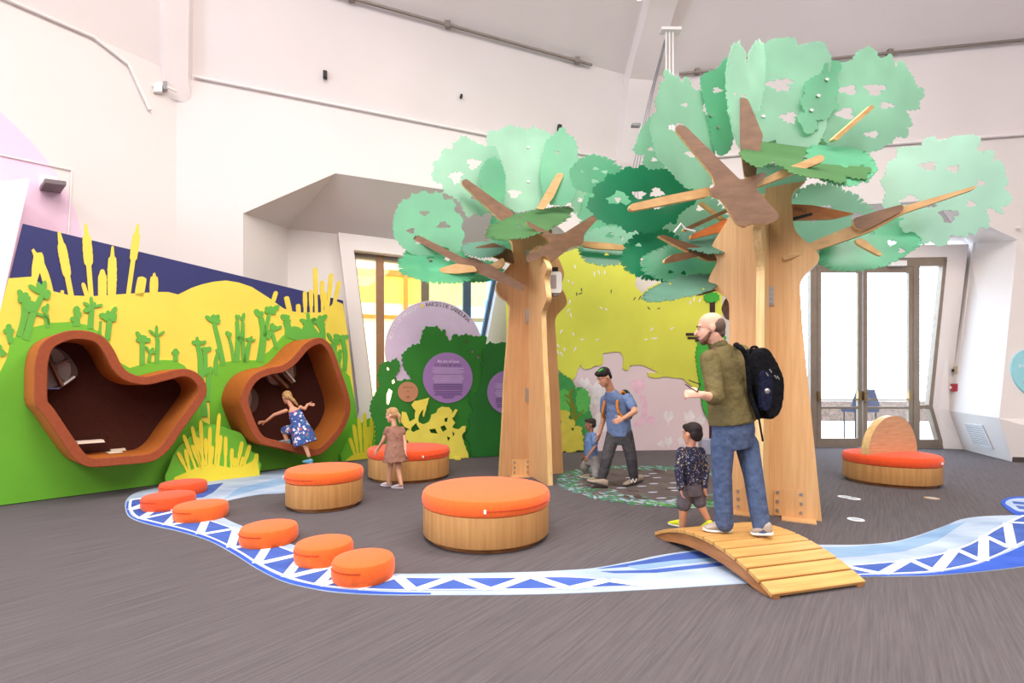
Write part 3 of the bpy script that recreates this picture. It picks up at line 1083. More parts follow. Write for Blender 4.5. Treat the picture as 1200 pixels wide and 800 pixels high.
pp = []
plant(pp, [(22, 394), (27, 378), (29, 366), (29, 352)], 3.2, 4.2, [(120, 15, 4), (80, 10, 4.5), (170, 8, 4), (30, 8, 3)])
pp[-1].append([(21, 350), (22, 346), (28, 344.5), (33, 346), (34, 352), (40, 353), (43, 358), (42, 364), (34, 366), (28, 362), (27, 355)])
plant(pp, [(30, 398), (38, 370), (44, 356), (50, 345)], 4.5, 2.8, [(145, 20, 3.6), (112, 16, 3.4), (80, 17, 3.8), (20, 10, 5), (-20, 9, 5)])
plant(pp, [(57, 380), (55, 372), (43, 367)], 1.8, 1.6, [])
plant(pp, [(56, 384), (54, 368)], 2.5, 3, [(80, 13, 2.6), (105, 10, 4)])
plant(pp, [(13, 402), (11, 390)], 3, 4, [(95, 11, 4.5), (40, 7, 3), (150, 8, 3.5)])
plant(pp, [(5, 416), (1, 411)], 4, 3, [(110, 8, 4), (160, 8, 4)])
plant(pp, [(90, 382), (90, 372)], 4.5, 3.5, [(90, 14, 5), (60, 8, 4.5), (200, 8, 4)])
plant(pp, [(106, 385), (107, 370), (108, 360)], 3.6, 2.6, [(95, 13, 2.4), (150, 12, 2.4), (15, 13, 2.2), (60, 7, 3), (205, 11, 4)])
plant(pp, [(126, 398), (128, 380), (129, 372)], 3.2, 3, [(60, 15, 3.6), (25, 9, 3), (110, 9, 3), (165, 13, 4.5), (-10, 8, 5), (190, 8, 4)])
plant(pp, [(117, 391), (118, 380)], 2, 1, [(90, 4, 2)])
plant(pp, [(167, 428), (167, 404), (167, 400)], 3, 2.6, [(120, 14, 3.2), (160, 8, 3), (60, 8, 3), (15, 10, 3.6), (90, 8, 3)])
plant(pp, [(184, 426), (185, 402), (184, 394)], 2.6, 2, [(92, 13, 2), (140, 12, 2), (35, 11, 1.8)])
plant(pp, [(175, 424), (176, 414)], 2.2, 1.5, [(60, 8, 2.4), (120, 10, 2), (20, 7, 2)])
plant(pp, [(206, 423), (206, 416)], 3, 2.2, [(90, 8, 3.6), (60, 6, 3), (130, 6, 2.5)])
plant(pp, [(240, 488), (236, 445), (235, 420), (232, 404)], 4, 2.4, [(95, 10, 2), (145, 8, 3), (25, 11, 2.6), (60, 6, 3)])
plant(pp, [(241, 440), (241, 420), (240, 412)], 2.4, 2.4, [(35, 9, 3.6), (110, 6, 3), (75, 6, 4)])
plant(pp, [(244, 470), (245, 438)], 2, 3.4, [(70, 9, 4), (120, 7, 2)])
plant(pp, [(262, 428), (257, 402), (251, 378)], 3, 2.2, [(140, 13, 3), (95, 10, 3.5), (60, 11, 3.6), (20, 8, 3.4)])
plant(pp, [(254, 440), (253, 425), (256, 414)], 2, 2.4, [(100, 6, 3)])
plant(pp, [(274, 424), (272, 408), (269, 396)], 1.8, 1.6, [(110, 9, 3), (80, 7, 2.4)])
plant(pp, [(278, 424), (279, 395), (278, 376)], 3, 2, [(95, 8, 1.8), (70, 8, 1.8)])
plant(pp, [(286, 424), (285, 400), (285, 378)], 2.6, 1.8, [(85, 12, 2.2), (100, 8, 2.4)])
plant(pp, [(284, 400), (280, 394)], 3, 3.4, [(90, 5, 4)])
plant(pp, [(288, 424), (291, 408), (293, 400)], 3.2, 1.8, [(70, 7, 1.7), (20, 7, 1.8), (140, 6, 2), (100, 5, 2)])
plant(pp, [(305, 424), (309, 392), (306, 372)], 4.4, 3, [(125, 12, 4), (85, 8, 3)])
plant(pp, [(310, 394), (314, 376), (316, 366)], 2.4, 1.8, [(120, 8, 3), (75, 8, 3), (35, 14, 3.6), (0, 8, 3), (165, 6, 2.5)])
plant(pp, [(312, 396), (318, 388)], 4, 4, [(25, 14, 2.6), (80, 10, 3), (50, 9, 2.6)])
plant(pp, [(324, 408), (320, 392)], 2, 2, [(90, 5, 2)])
plant(pp, [(338, 396), (338, 384), (335, 376)], 4, 3.4, [(120, 9, 3.6), (60, 8, 2.6), (90, 8, 3), (0, 6, 3)])
pp[-1].append([(338, 396), (338, 386), (344, 382), (350, 383), (354, 386), (357, 380), (362, 376), (366, 380), (372, 388), (380, 396), (384, 402), (372, 404)])
plant(pp, [(366, 394), (365, 384), (362, 378)], 3, 4, [(95, 12, 2.4), (160, 11, 3), (30, 10, 3.4), (190, 7, 4)])
plant(pp, [(379, 400), (378, 386), (374, 378)], 2.6, 4, [(45, 13, 3.6), (80, 9, 3), (160, 9, 4), (-30, 8, 4)])
plant(pp, [(392, 410), (391, 402)], 3, 3.4, [(120, 14, 2.6), (60, 12, 3), (10, 8, 3)])
plant(pp, [(404, 435), (405, 415), (402, 398)], 2.4, 2.6, [(150, 12, 3.6), (40, 8, 3), (90, 6, 3)])
plant(pp, [(397, 425), (399, 416)], 2, 2.2, [(90, 7, 2.6)])
for q in pp:
    slabs('plant', PM, q, 0.014, 0.034, M_GRN2, mural, 0.0006)

# ------------------------------------------------------------------ reading pods
M_FELT = mat('rust_felt', (154, 82, 56), 0.95, var=0.06, scale=30, bump=0.25, bscale=400, spec=0.05)
M_FELTO = mat('ochre_felt', (178, 104, 48), 0.95, var=0.06, scale=30, bump=0.25, bscale=400, spec=0.05)
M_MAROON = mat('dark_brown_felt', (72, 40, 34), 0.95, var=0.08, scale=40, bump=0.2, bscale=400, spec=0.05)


def offset_loop(l, d):
    """inward offset of a counter-clockwise loop"""
    n = len(l)
    out = []
    for i in range(n):
        a, c = l[i - 1], l[(i + 1) % n]
        dx, dy = c[0] - a[0], c[1] - a[1]
        q = max(1e-9, sqrt(dx * dx + dy * dy))
        out.append((l[i][0] - dy / q * d, l[i][1] + dx / q * d))
    return out


def pod(px, label, front=0.7, back=0.056, th=0.105):
    l = smooth_loop(onto(PM, px, front), 4)
    if area2(l) < 0:
        l.reverse()
    inn = offset_loop(l, th)
    t = thing('reading_pod', label, 'reading nook', PM.w(sum(p[0] for p in l) / len(l), min(p[1] for p in l), front), 'felt reading pods')
    n = len(l)
    P = lambda q, tt: [PM.w(u, v, tt) for u, v in q]
    ring = [(i, (i + 1) % n, (i + 1) % n + n, i + n) for i in range(n)]
    b = MB(); b.add(P(l, front - 0.012) + P(l, 0.034), [(i + n, (i + 1) % n + n, (i + 1) % n, i) for i in range(n)]); b.build('outer_shell', M_FELTO, t, True)
    rimo, rimi = offset_loop(l, 0.008), offset_loop(l, th - 0.008)
    b = MB()
    b.add(P(l, front - 0.012) + P(rimo, front), ring)
    b.add(P(rimo, front) + P(rimi, front), ring)
    b.add(P(rimi, front) + P(inn, front - 0.012), ring)
    b.build('front_rim', M_FELT, t)
    b = MB(); b.add(P(inn, front - 0.012) + P(inn, back), ring); b.build('inner_lining', M_FELTO, t, True)
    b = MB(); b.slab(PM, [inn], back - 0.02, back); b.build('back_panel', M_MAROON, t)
    return t, l, inn


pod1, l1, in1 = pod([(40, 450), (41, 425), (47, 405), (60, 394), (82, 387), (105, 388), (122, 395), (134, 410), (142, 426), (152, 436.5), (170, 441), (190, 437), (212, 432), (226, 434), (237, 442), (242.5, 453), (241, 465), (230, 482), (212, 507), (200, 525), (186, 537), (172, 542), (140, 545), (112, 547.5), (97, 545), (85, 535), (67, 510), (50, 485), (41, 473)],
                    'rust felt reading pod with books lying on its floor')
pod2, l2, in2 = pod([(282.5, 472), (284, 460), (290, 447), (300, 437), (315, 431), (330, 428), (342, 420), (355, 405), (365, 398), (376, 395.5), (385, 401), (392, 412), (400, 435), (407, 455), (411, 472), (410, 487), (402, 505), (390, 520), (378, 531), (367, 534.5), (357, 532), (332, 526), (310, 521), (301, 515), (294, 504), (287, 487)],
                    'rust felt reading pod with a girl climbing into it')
# round glazed portholes with shelves in the pods
M_LENS = mat('smoked_acrylic', (168, 148, 138), 0.3, var=0.05)
M_LENSD = mat('dark_acrylic', (96, 74, 66), 0.35, var=0.05)


def lens(px, label, shelves, holes=()):
    bk = 0.058
    t = thing('display_shelf', label, 'shelf', PM.w(*PM.uv(px[0][0], px[0][1], bk), bk))
    slabs('rim_plate', PM, [px], bk, bk + 0.05, M_LENSD, t)
    for h in holes:
        slabs('acrylic_pane', PM, [h], bk + 0.05, bk + 0.06, M_LENS, t)
    for (a, c, w, m) in shelves:
        slabs('shelf_board', PM, [strip([a, c], w)], bk + 0.05, bk + 0.2, m, t)
    return t


M_SHELF = mat('shelf_brown', (120, 78, 54), 0.5, var=0.08)
lens(smooth_loop([(44, 452), (50, 420), (56, 408), (66, 407), (78, 414), (86, 424), (91, 434), (89, 442), (76, 452), (66, 455)], 3), 'smoked acrylic shelf panel with diagonal boards inside the pod holding books',
     [((54, 412), (74, 452), 1.6, M_SHELF), ((65, 428), (82, 421), 1.0, M_SHELF), ((52, 416), (66, 430), 1.2, M_LENSD), ((74, 451), (88, 441), 1.0, M_WHITEP), ((48, 455), (70, 455), 0.9, mat('book_blue', (96, 110, 150), 0.5))],
     [smooth_loop([(60, 410), (66, 409), (74, 416), (75, 421), (66, 426), (61, 418)], 3), smooth_loop([(66, 430), (80, 424), (83, 432), (82, 440), (75, 446)], 3), smooth_loop([(50, 426), (55, 424), (66, 447), (66, 452), (50, 453)], 3)])
lens(smooth_loop([(311, 437), (325, 434), (338, 426), (344, 424), (347, 432), (346, 442), (340, 449), (330, 452), (318, 450), (313, 444)], 3), 'smoked acrylic shelf panel above the climbing girl',
     [((322, 438), (338, 454), 1.6, M_SHELF), ((329, 434), (343, 449), 1.0, M_SHELF), ((333, 432), (346, 447), 0.8, M_WHITEP)],
     [smooth_loop([(313, 438), (321, 438), (329, 446), (328, 450), (318, 449)], 3), smooth_loop([(337, 428), (343, 427), (344, 436), (344, 442), (336, 434)], 3)])
lens(smooth_loop([(288, 455), (294, 453), (301, 460), (303, 468), (301, 478), (295, 484), (290, 480)], 3), 'round smoked acrylic panel at the side of the climbing girl', [],
     [smooth_loop([(289, 457), (293, 456), (295, 466), (293, 476), (290, 478)], 3)])
# open books on the floor of the first pod
zb = min(p[1] for p in in1)
M_PAPER = mat('book_paper', (236, 222, 206), 0.7, var=0.02)


def book(x, y, w, label, off, col, hh=0.018, dp=0.16, dz=0.0):
    u, v = PM.uv(x, y, off)
    # rest on lining: highest lining point under the book
    near = [p[1] for p in in1 if abs(p[0] - u) < w * 0.75 and p[1] < zb + 0.3]
    v0 = (max(near) if near else zb) + 0.004 + dz
    t = thing('picture_book', label, 'book', PM.w(u, v0, off), 'books in the pod')
    b = MB(); b.slab(PM, [[(u - w / 2, v0), (u + w / 2, v0), (u + w / 2, v0 + hh * 0.25), (u - w / 2, v0 + hh * 0.25)]], off - dp, off); b.build('cover', mat(col[0], col[1], 0.5), t)
    b = MB(); b.slab(PM, [[(u - w / 2 + 0.006, v0 + hh * 0.25), (u + w / 2 - 0.008, v0 + hh * 0.25), (u + w / 2 - 0.008, v0 + hh), (u - w / 2 + 0.006, v0 + hh)]], off - dp + 0.006, off - 0.006); b.build('pages', M_PAPER, t)
    return t


book(107, 533, 0.26, 'wide pale book lying flat in the corner of the rust felt pod', 0.35, ('book_cover_white', (226, 214, 206)), 0.03)
book(136, 532, 0.15, 'thin olive book lying on the floor of the rust felt pod', 0.35, ('book_cover_olive', (168, 150, 112)), 0.014)
book(139, 529, 0.16, 'cream covered book behind the thin olive book in the pod', 0.12, ('book_cover_cream', (232, 200, 160)), 0.03)

# ------------------------------------------------------------------ standing reed cut-outs
M_YELR = mat('reed_yellow', (240, 220, 60), 0.55, var=0.03, scale=2)
PT1 = Plane(G(200, 569.5), math.degrees(atan2((G(304, 557) - G(200, 569.5)).y, (G(304, 557) - G(200, 569.5)).x)))
t = thing('reed_cutout', 'yellow reed cut-out on a green mound standing between the two pods', 'cut-out', G(250, 563), 'standing reed cut-outs')
lp = onto(PT1, smooth_loop([(195, 570), (200, 542), (206, 528), (217, 516), (229, 506), (242, 498), (257, 498), (269, 503), (282, 507), (288, 516), (291, 524), (298, 531), (301, 532), (304, 557.5), (250, 563)], 2))
b = MB(); b.slab(PT1, [[(u, max(v, 0)) for u, v in lp]], -0.03, 0.0); b.build('green_mound', M_GRN, t)
pp = [[(200, 569), (205, 559), (217, 554), (230, 548), (250, 544), (270, 548), (285, 546), (296, 540), (301, 532), (304.5, 557), (276, 560), (245, 564), (215, 567.5)]]
for tip, base in (((208, 529), (222, 556)), ((217, 526), (223, 555)), ((215, 509), (231, 553)), ((225, 499), (236, 550)), ((235, 492), (238, 550)), ((246, 500), (245, 548)), ((257, 484), (252, 548)), ((259, 509.5), (255, 550)), ((264.5, 511), (264, 552)), ((272, 525), (271, 553)), ((284, 517), (277, 552)), ((293, 521), (284, 552)), ((301, 531), (299, 552)), ((231, 512), (240, 545)), ((241, 513), (242, 548)), ((249, 522), (247, 550)), ((276, 536), (274, 553)), ((225, 521), (236, 550)), ((286, 535), (280, 550))):
    pp.append(cattail(base, tip, (.45, .97), 2.3, 1.5, .08))
slabs('yellow_reeds', PT1, pp, 0.0, 0.012, M_YELR, t)
for x in (221, 278):
    b = MB(); q = PT1.w(PT1.uv(x, 560)[0], 0.0, -0.09); b.box(q + Vector((0, 0, 0.02)), 0.2, 0.14, 0.04, 43); b.build('foot', M_YELR, t)
PT2 = Plane(G(402, 540.5), 48)
t = thing('reed_cutout', 'yellow reed cut-out on a green mound behind the brown-dressed girl', 'cut-out', G(425, 539), 'standing reed cut-outs')
lp = onto(PT2, smooth_loop([(401, 541), (405, 520), (412, 507), (425, 495), (440, 487.5), (455, 490), (466, 500), (470, 530)], 2))
b = MB(); b.slab(PT2, [[(u, max(v, 0)) for u, v in lp]], -0.03, 0.0); b.build('green_mound', M_GRN, t)
pp = [[(405, 540), (412, 534), (420, 531), (440, 528), (468, 528), (468, 533)]]
for tip, base in (((410, 513), (417, 536)), ((414.5, 497), (420, 535)), ((420.5, 489), (424, 534)), ((427.5, 483.5), (428, 532)), ((436, 489.5), (434, 532)), ((443, 478.5), (439, 532)), ((446, 497), (444, 531)), ((453, 492), (450, 531)), ((432, 500), (430, 533)), ((459, 500), (456, 531))):
    pp.append(cattail(base, tip, (.4, .97), 2.2, 1.5, .08))
slabs('yellow_reeds', PT2, pp, 0.0, 0.012, M_YELR, t)

# ------------------------------------------------------------------ purple sign with bushes
M_LILAC = mat('lilac_print', (210, 190, 214), 0.6, var=0.02)
M_PURP = mat('purple_print', (160, 122, 180), 0.6, var=0.02)
M_BUSH = mat('bush_green', (40, 120, 34), 0.6, var=0.06, scale=2)
M_BUSH2 = mat('bush_green_deep', (32, 108, 36), 0.6, var=0.06, scale=2)
M_TAN = mat('tan_print', (190, 134, 98), 0.6, var=0.02)
M_INK = mat('ink_dark', (44, 44, 56), 0.6)
M_INKW = mat('ink_white', (236, 228, 238), 0.6)
M_INKP = mat('ink_plum', (96, 72, 118), 0.6)
M_INKL = mat('ink_pale', (192, 166, 206), 0.6)
PS = Plane(G(530, 537), 21.3)
sign = thing('bush_sign', 'round lilac sign with curved lettering rising behind green cut-out bushes', 'sign', G(520, 537.5))
c_, lf_, tp_ = PS.uv(511, 410.5), PS.uv(452, 411), PS.uv(511, 351)
rs = (c_[0] - lf_[0] + tp_[1] - c_[1]) / 2
b = MB(); b.slab(PS, [disc(c_[0], c_[1], rs, n=72)], -0.03, 0.0); b.build('lilac_disc', M_LILAC, sign)


def arc_text(body, a0, a1, r, size, m, nm):
    wts = [0.55 if ch in 'IÍ ' else 1.0 for ch in body]
    tot = sum(wts)
    b = MB()
    acc = 0
    for ch, w in zip(body, wts):
        a = radians(a0 + (a1 - a0) * (acc + w / 2) / tot)
        acc += w
        if ch != ' ':
            text_on(b, PS, ch, size, c_[0] + r * cos(a), c_[1] + r * sin(a), 0.003, a - pi / 2)
    b.build(nm, m, sign)


arc_text('RAÍCES DE SABIDURÍA', 103, 42, rs * 0.885, rs * 0.115, M_INK, 'dark_lettering')
arc_text('ROOTS OF WISDOM', 168, 113, rs * 0.885, rs * 0.115, M_INKW, 'white_lettering')
a_ = radians(108)
b = MB(); b.slab(PS, [disc(c_[0] + rs * 0.92 * cos(a_), c_[1] + rs * 0.92 * sin(a_), rs * 0.032, n=16)], 0, 0.004); b.build('yellow_dot', M_YELL, sign)


def jag(loop, amp=1.0, step=2.2, seed=1):
    """ragged leafy edge along a pixel outline"""
    r = random.Random(seed)
    out = []
    n = len(loop)
    k = 0
    for i in range(n):
        a, c = loop[i], loop[(i + 1) % n]
        dx, dy = c[0] - a[0], c[1] - a[1]
        l = sqrt(dx * dx + dy * dy)
        m = max(1, int(l / step))
        for j in range(m):
            t = j / m
            s = (amp if k % 2 else -amp * 0.5) * r.uniform(0.3, 1.0)
            k += 1
            out.append((a[0] + dx * t + dy / max(l, 1e-6) * s, a[1] + dy * t - dx / max(l, 1e-6) * s))
    return out


bush = [(438, 543), (440, 500), (436, 490), (433, 478), (436, 468), (440, 460), (445, 452), (442, 442), (445, 428), (452, 423), (458, 424), (464, 419), (469, 426), (468, 434), (462, 441), (467, 447), (474, 444), (484, 445), (478, 438), (473, 430), (471, 416), (476, 410), (484, 404), (492, 403), (493, 398), (496, 388), (499, 382), (506, 383), (512, 381.5), (517, 388), (522, 385.6), (522, 392), (528, 400), (532, 391), (538, 394), (546, 391), (555, 394), (564, 394), (568, 392), (571, 399), (570, 404), (574, 400), (582, 404), (590, 401), (600, 404), (600, 532.5), (540, 536.5)]
bl_ = [(u, max(v, 0)) for u, v in onto(PS, jag(bush, 1.5, 2.6, 4), 0.03)]
holes = [onto(PS, h, 0.03) for h in ([(453, 462), (456, 455), (460, 458), (458, 467), (455, 476), (453, 472)], [(459, 446), (462, 444), (463, 448), (460, 450)], [(453, 431), (456, 429), (457, 433), (454, 434)], [(551, 412), (556, 409), (555, 414)], [(558, 417), (563, 416), (561, 421)], [(562, 425), (567, 427), (566, 430)], [(545, 400), (549, 399), (548, 402)])]
b = MB(); b.slab(PS, [bl_] + holes, 0.0, 0.03); b.build('bush_board', M_BUSH, sign)
bush2 = [(553, 535.5), (551, 520), (545, 512), (551, 500), (549, 490), (555, 480), (549, 470), (551, 458), (559, 462), (563, 452), (564, 440), (566, 425), (566, 412), (573, 401), (580, 403), (590, 401), (600, 404), (600, 532.5)]
b = MB(); b.slab(PS, [[(u, max(v, 0)) for u, v in onto(PS, jag(bush2, 1.2, 2.5, 9), 0.06)]], 0.03, 0.06); b.build('bush_layer', M_BUSH2, sign)


def info_disc(px, py, r, label, head1, head2, off, head_col=M_INKW, m=M_PURP):
    cu_, cv_ = PS.uv(px, py, off)
    R = abs(PS.uv(px, py - r, off)[1] - cv_)
    t = thing('info_disc', label, 'sign', PS.w(cu_, cv_, off), 'round text discs on the bush sign')
    b = MB(); b.slab(PS, [disc(cu_, cv_, R, n=48)], off, off + 0.02); b.build('disc', m, t)
    tt = off + 0.0225
    if head1:
        b = MB(); text_on(b, PS, head1, R * 0.155, cu_, cv_ + R * 0.60, tt); b.build('white_heading', head_col, t)
        b = MB(); text_on(b, PS, head2, R * 0.155, cu_, cv_ + R * 0.46, tt); b.build('dark_heading', M_INK, t)
        b1, b2 = MB(), MB()
        for k in range(18):
            y = 0.36 - k * 0.062 - (0.05 if k > 3 else 0) - (0.04 if k > 8 else 0) - (0.03 if k > 12 else 0)
            w = min(0.66, 0.92 * sqrt(max(0, 1 - (y * 1.15) ** 2))) * (0.8 + 0.2 * random.Random(k).random())
            if k > 15:
                w *= 0.65
            tgt = b1 if k < 9 else b2
            tgt.slab(PS, [[(cu_ - w * R, cv_ + y * R), (cu_ + w * R, cv_ + y * R), (cu_ + w * R, cv_ + (y + 0.034) * R), (cu_ - w * R, cv_ + (y + 0.034) * R)]], off + 0.02, off + 0.0222)
        b1.build('pale_text_lines', M_INKL, t)['kind'] = 'stuff'
        b2.build('plum_text_lines', M_INKP, t)['kind'] = 'stuff'
    else:
        b = MB()
        for (x0, y0, w) in ((0, 0.42, 0.5), (0, 0.0, 0.12), (0, -0.5, 0.2), (0, -0.62, 0.2)):
            b.slab(PS, [[(cu_ - w * R, cv_ + y0 * R), (cu_ + w * R, cv_ + y0 * R), (cu_ + w * R, cv_ + (y0 + 0.06) * R), (cu_ - w * R, cv_ + (y0 + 0.06) * R)]], off + 0.02, off + 0.0222)
        b.build('text_lines', mat('ink_brown', (130, 86, 62), 0.6), t)['kind'] = 'stuff'


info_disc(525, 442.5, 29.6, 'purple text disc headed by a white and a dark line, beside the small tan disc', 'An act of love', 'Un acto de amor', 0.03)
info_disc(595, 459.5, 25.5, 'purple text disc half hidden by the far tree trunk', 'Four', 'sabiduría', 0.06)
info_disc(478, 459, 11.8, 'small tan disc with a few brown lines on the green bushes', None, None, 0.03, m=M_TAN)
# yellow poppy cut-outs in front of the bushes
M_POP = mat('poppy_yellow', (228, 212, 84), 0.6, var=0.05, scale=3)
pop = thing('poppy_cutout', 'yellow poppy cut-out standing before the green bushes behind the oval bench', 'cut-out', PS.w(PS.uv(520, 537)[0], 0, 0.1))
pq = []
pq.append([(482, 474), (486, 470), (493, 468.5), (498, 467), (503, 465.5), (501, 473), (499, 480), (497, 488), (495.5, 488), (496, 479), (494, 482), (491, 486), (490, 494), (496, 497), (503, 494), (506, 486), (512, 483), (513, 479), (518, 476.5), (526, 477), (530, 481), (528, 487), (531, 483), (534, 479), (536, 480), (534, 485), (530, 490), (533, 495), (530, 501), (538, 503), (542, 499), (546, 499), (545, 505), (541, 510), (544, 520), (549, 533), (549, 536), (500, 540), (478, 541), (480, 520), (474, 510), (478, 503), (485, 506), (492, 503), (489, 498), (486, 488), (487, 481)])
pq.append([(471, 482), (476, 483), (478, 488), (480, 494), (487, 490), (491, 493), (486, 497), (482, 501), (481, 520), (479, 520), (480, 503), (474, 500), (470, 494)])
pq.append([(466, 520), (470, 505), (476, 510), (478, 541), (466, 541)])
poh = [onto(PS, h, 0.114) for h in ([(521, 490), (525, 489), (524, 494), (521, 494)], [(516, 500), (521, 498), (524, 503), (519, 506)], [(503, 503), (510, 502), (513, 508), (505, 507)], [(530, 505), (533, 508), (531, 512)], [(524, 511), (528, 513), (525, 517)])]
b = MB()
b.slab(PS, [[(u, max(v, 0)) for u, v in onto(PS, jag(pq[0], 0.5, 3, 2), 0.114)]] + poh, 0.1, 0.114)
for q in pq[1:]:
    b.slab(PS, [[(u, max(v, 0)) for u, v in onto(PS, q, 0.1144)]], 0.1, 0.1144)
b.build('poppies', M_POP, pop)
for x in (490, 535):
    b = MB(); b.box(PS.w(PS.uv(x, 535, 0.1)[0], 0.02, 0.16), 0.1, 0.12, 0.04, 21); b.build('foot', M_POP, pop)

# ------------------------------------------------------------------ back mural, yellow over pink
M_PINKB = mat('mural_pink', (232, 208, 212), 0.65, var=0.03, scale=0.8)
M_CHART = mat('chartreuse_print', (216, 216, 78), 0.6, var=0.05, scale=0.9)
M_WLEAF = mat('mural_white', (240, 232, 232), 0.65)
M_OLV = mat('mural_olive', (120, 128, 30), 0.6)
M_PGRN = mat('mural_leaf_green', (70, 160, 70), 0.6, var=0.05)
M_DBRN = mat('mural_dark_brown', (58, 34, 34), 0.6)
a0, a1 = Vector((1.086, 10.05, 0)), Vector((4.17, 10.3, 0))
PY = Plane(a0, math.degrees(atan2(0.25, 3.084)))
back = thing('meadow_mural', 'chartreuse and pink mural wall standing between the two trees', 'mural', PY.w(1.2, 0, 0))
base = [(u, max(v, 0)) for u, v in onto(PY, [(612, 400), (640, 396), (846, 396), (846, 526.5), (612, 530)])]
b = MB(); b.slab(PY, [base], -0.05, 0.0); b.build('pink_board', M_PINKB, back)
yel = [(593, 345), (600, 310), (652, 303), (662, 296), (672, 292), (684, 288), (700, 291), (720, 300), (738, 307), (746, 322), (744, 334), (752, 344), (762, 336), (775, 330), (788, 325), (800, 320), (815, 314), (846, 309), (846, 454), (820, 456), (810, 452), (800, 443), (790, 442.5), (780, 441), (768, 443), (760, 441), (758, 436.5), (766, 437), (773, 437.5), (768, 434.5), (757, 429), (750, 427), (738, 428), (737, 433), (733, 434), (730, 431), (731, 420), (728, 413), (722, 411.5), (706, 414), (707, 424), (703, 429), (698, 428), (690, 432), (684, 432), (680, 427), (676, 436), (672, 446), (664, 442), (655, 434), (594, 430)]
yl_ = onto(PY, jag(yel, 0.7, 2.6, 6), 0.02)
b = MB(); b.slab(PY, [yl_], 0.0, 0.02); b.build('chartreuse_layer', M_CHART, back)
# slit marks
rq = random.Random(5)
sl, sd_ = [], []
for (x, y, a, l) in ((674, 315, 95, 5), (667, 331, 110, 4), (672, 333, 120, 3), (697, 324, 95, 6), (703, 322, 110, 6), (709, 322, 95, 5), (667, 357, 80, 6), (664, 366, 50, 6), (670, 372, 110, 6), (706, 362, 140, 4), (712, 364, 130, 4), (656, 391, 60, 6), (673, 394, 110, 5), (680, 398, 10, 5), (656, 407, 130, 5), (660, 418, 120, 7), (672, 412, 60, 7), (655, 416, 110, 6), (662, 412, 100, 5), (762, 388, 50, 6), (785, 386, 30, 5), (755, 398, 10, 4), (763, 397, 10, 8), (808, 357, 70, 5), (813, 353, 80, 5), (819, 354, 60, 5), (787, 351, 150, 5), (698, 398, 0, 4), (790, 330, 80, 5), (797, 326, 75, 5)):
    sl.append(drop((x, y), a, l, 1.1))
for (x, y, a, l) in ((742, 352, 55, 5), (748, 352, 60, 7), (755, 351, 60, 5), (676, 347, 95, 5), (682, 342, 100, 5), (716, 344, 85, 5), (762, 363, 130, 5), (770, 362, 20, 4), (677, 345, 20, 6)):
    sd_.append(drop((x, y), a, l, 0.9))
slabs('white_marks', PY, sl, 0.02, 0.023, M_WLEAF, back)
slabs('dark_marks', PY, sd_, 0.02, 0.023, mat('mark_brown', (110, 96, 70), 0.6), back)
# white ferns on pink
def fern(polys, x, y, h, a, n, w):
    polys.append([]); polys = polys[-1]
    a_ = radians(a)
    tip = (x + cos(a_) * h, y - sin(a_) * h)
    polys.append(strip([(x, y), tip], 0.7, 0.3))
    for i in range(n):
        t = 0.25 + 0.75 * i / n
        p = (x + cos(a_) * h * t, y - sin(a_) * h * t)
        for s in (-1, 1):
            polys.append(drop(p, a + s * 42, w * (1 - 0.5 * t), 1.3, 8))
fr = []
fern(fr, 783, 498, 15, 88, 4, 11)
fern(fr, 812, 500, 18, 110, 4, 12)
fern(fr, 817, 500, 13, 60, 3, 9)
fern(fr, 784, 525, 12, 95, 3, 9)
fern(fr, 795, 524, 12, 60, 3, 9)
fern(fr, 778, 524, 8, 130, 2, 7)
for i in range(22):
    fern(fr, 684 + rq.uniform(0, 22), 512 - i * 2.6, rq.uniform(10, 18), rq.uniform(55, 120), 4, rq.uniform(7, 11))
for i, q in enumerate(fr):
    slabs('white_fern', PY, q, 0.0, 0.004 + 0.0002 * i, M_WLEAF, back, 0.0001)
slabs('pink_blob', PY, [blobby(748, 452, 8, 9, seed=3), strip(smooth_loop([(752, 462), (756, 478), (752, 492), (744, 498)], 4, False), 3.5, 2.5), disc(763, 492, 5), disc(750, 496, 4)], 0.0, 0.005, mat('blob_pink', (240, 196, 212), 0.65), back)  # plain pink shape standing in for the mural's pink figure
# dark tree painted at the right with its bush
slabs('dark_trunk', PY, [rect(832, 351, 838, 527), rect(804, 390, 838, 393), rect(806, 394.5, 834, 397), strip([(815, 399), (836, 396)], 1.5), rect(838, 387, 850, 391)], 0.0, 0.035, M_DBRN, back)
slabs('green_bush', PY, [jag(smooth_loop([(816, 420), (818, 402), (826, 394), (840, 390), (850, 393), (852, 440), (850, 490), (838, 496), (830, 490), (824, 476), (820, 450)], 3), 1.4, 2.4, 8), jag(disc(834, 348, 9, 6, 20), 1.5, 2.2, 3)], 0.02, 0.045, mat('bush_bright', (62, 168, 56), 0.6, var=0.06), back)
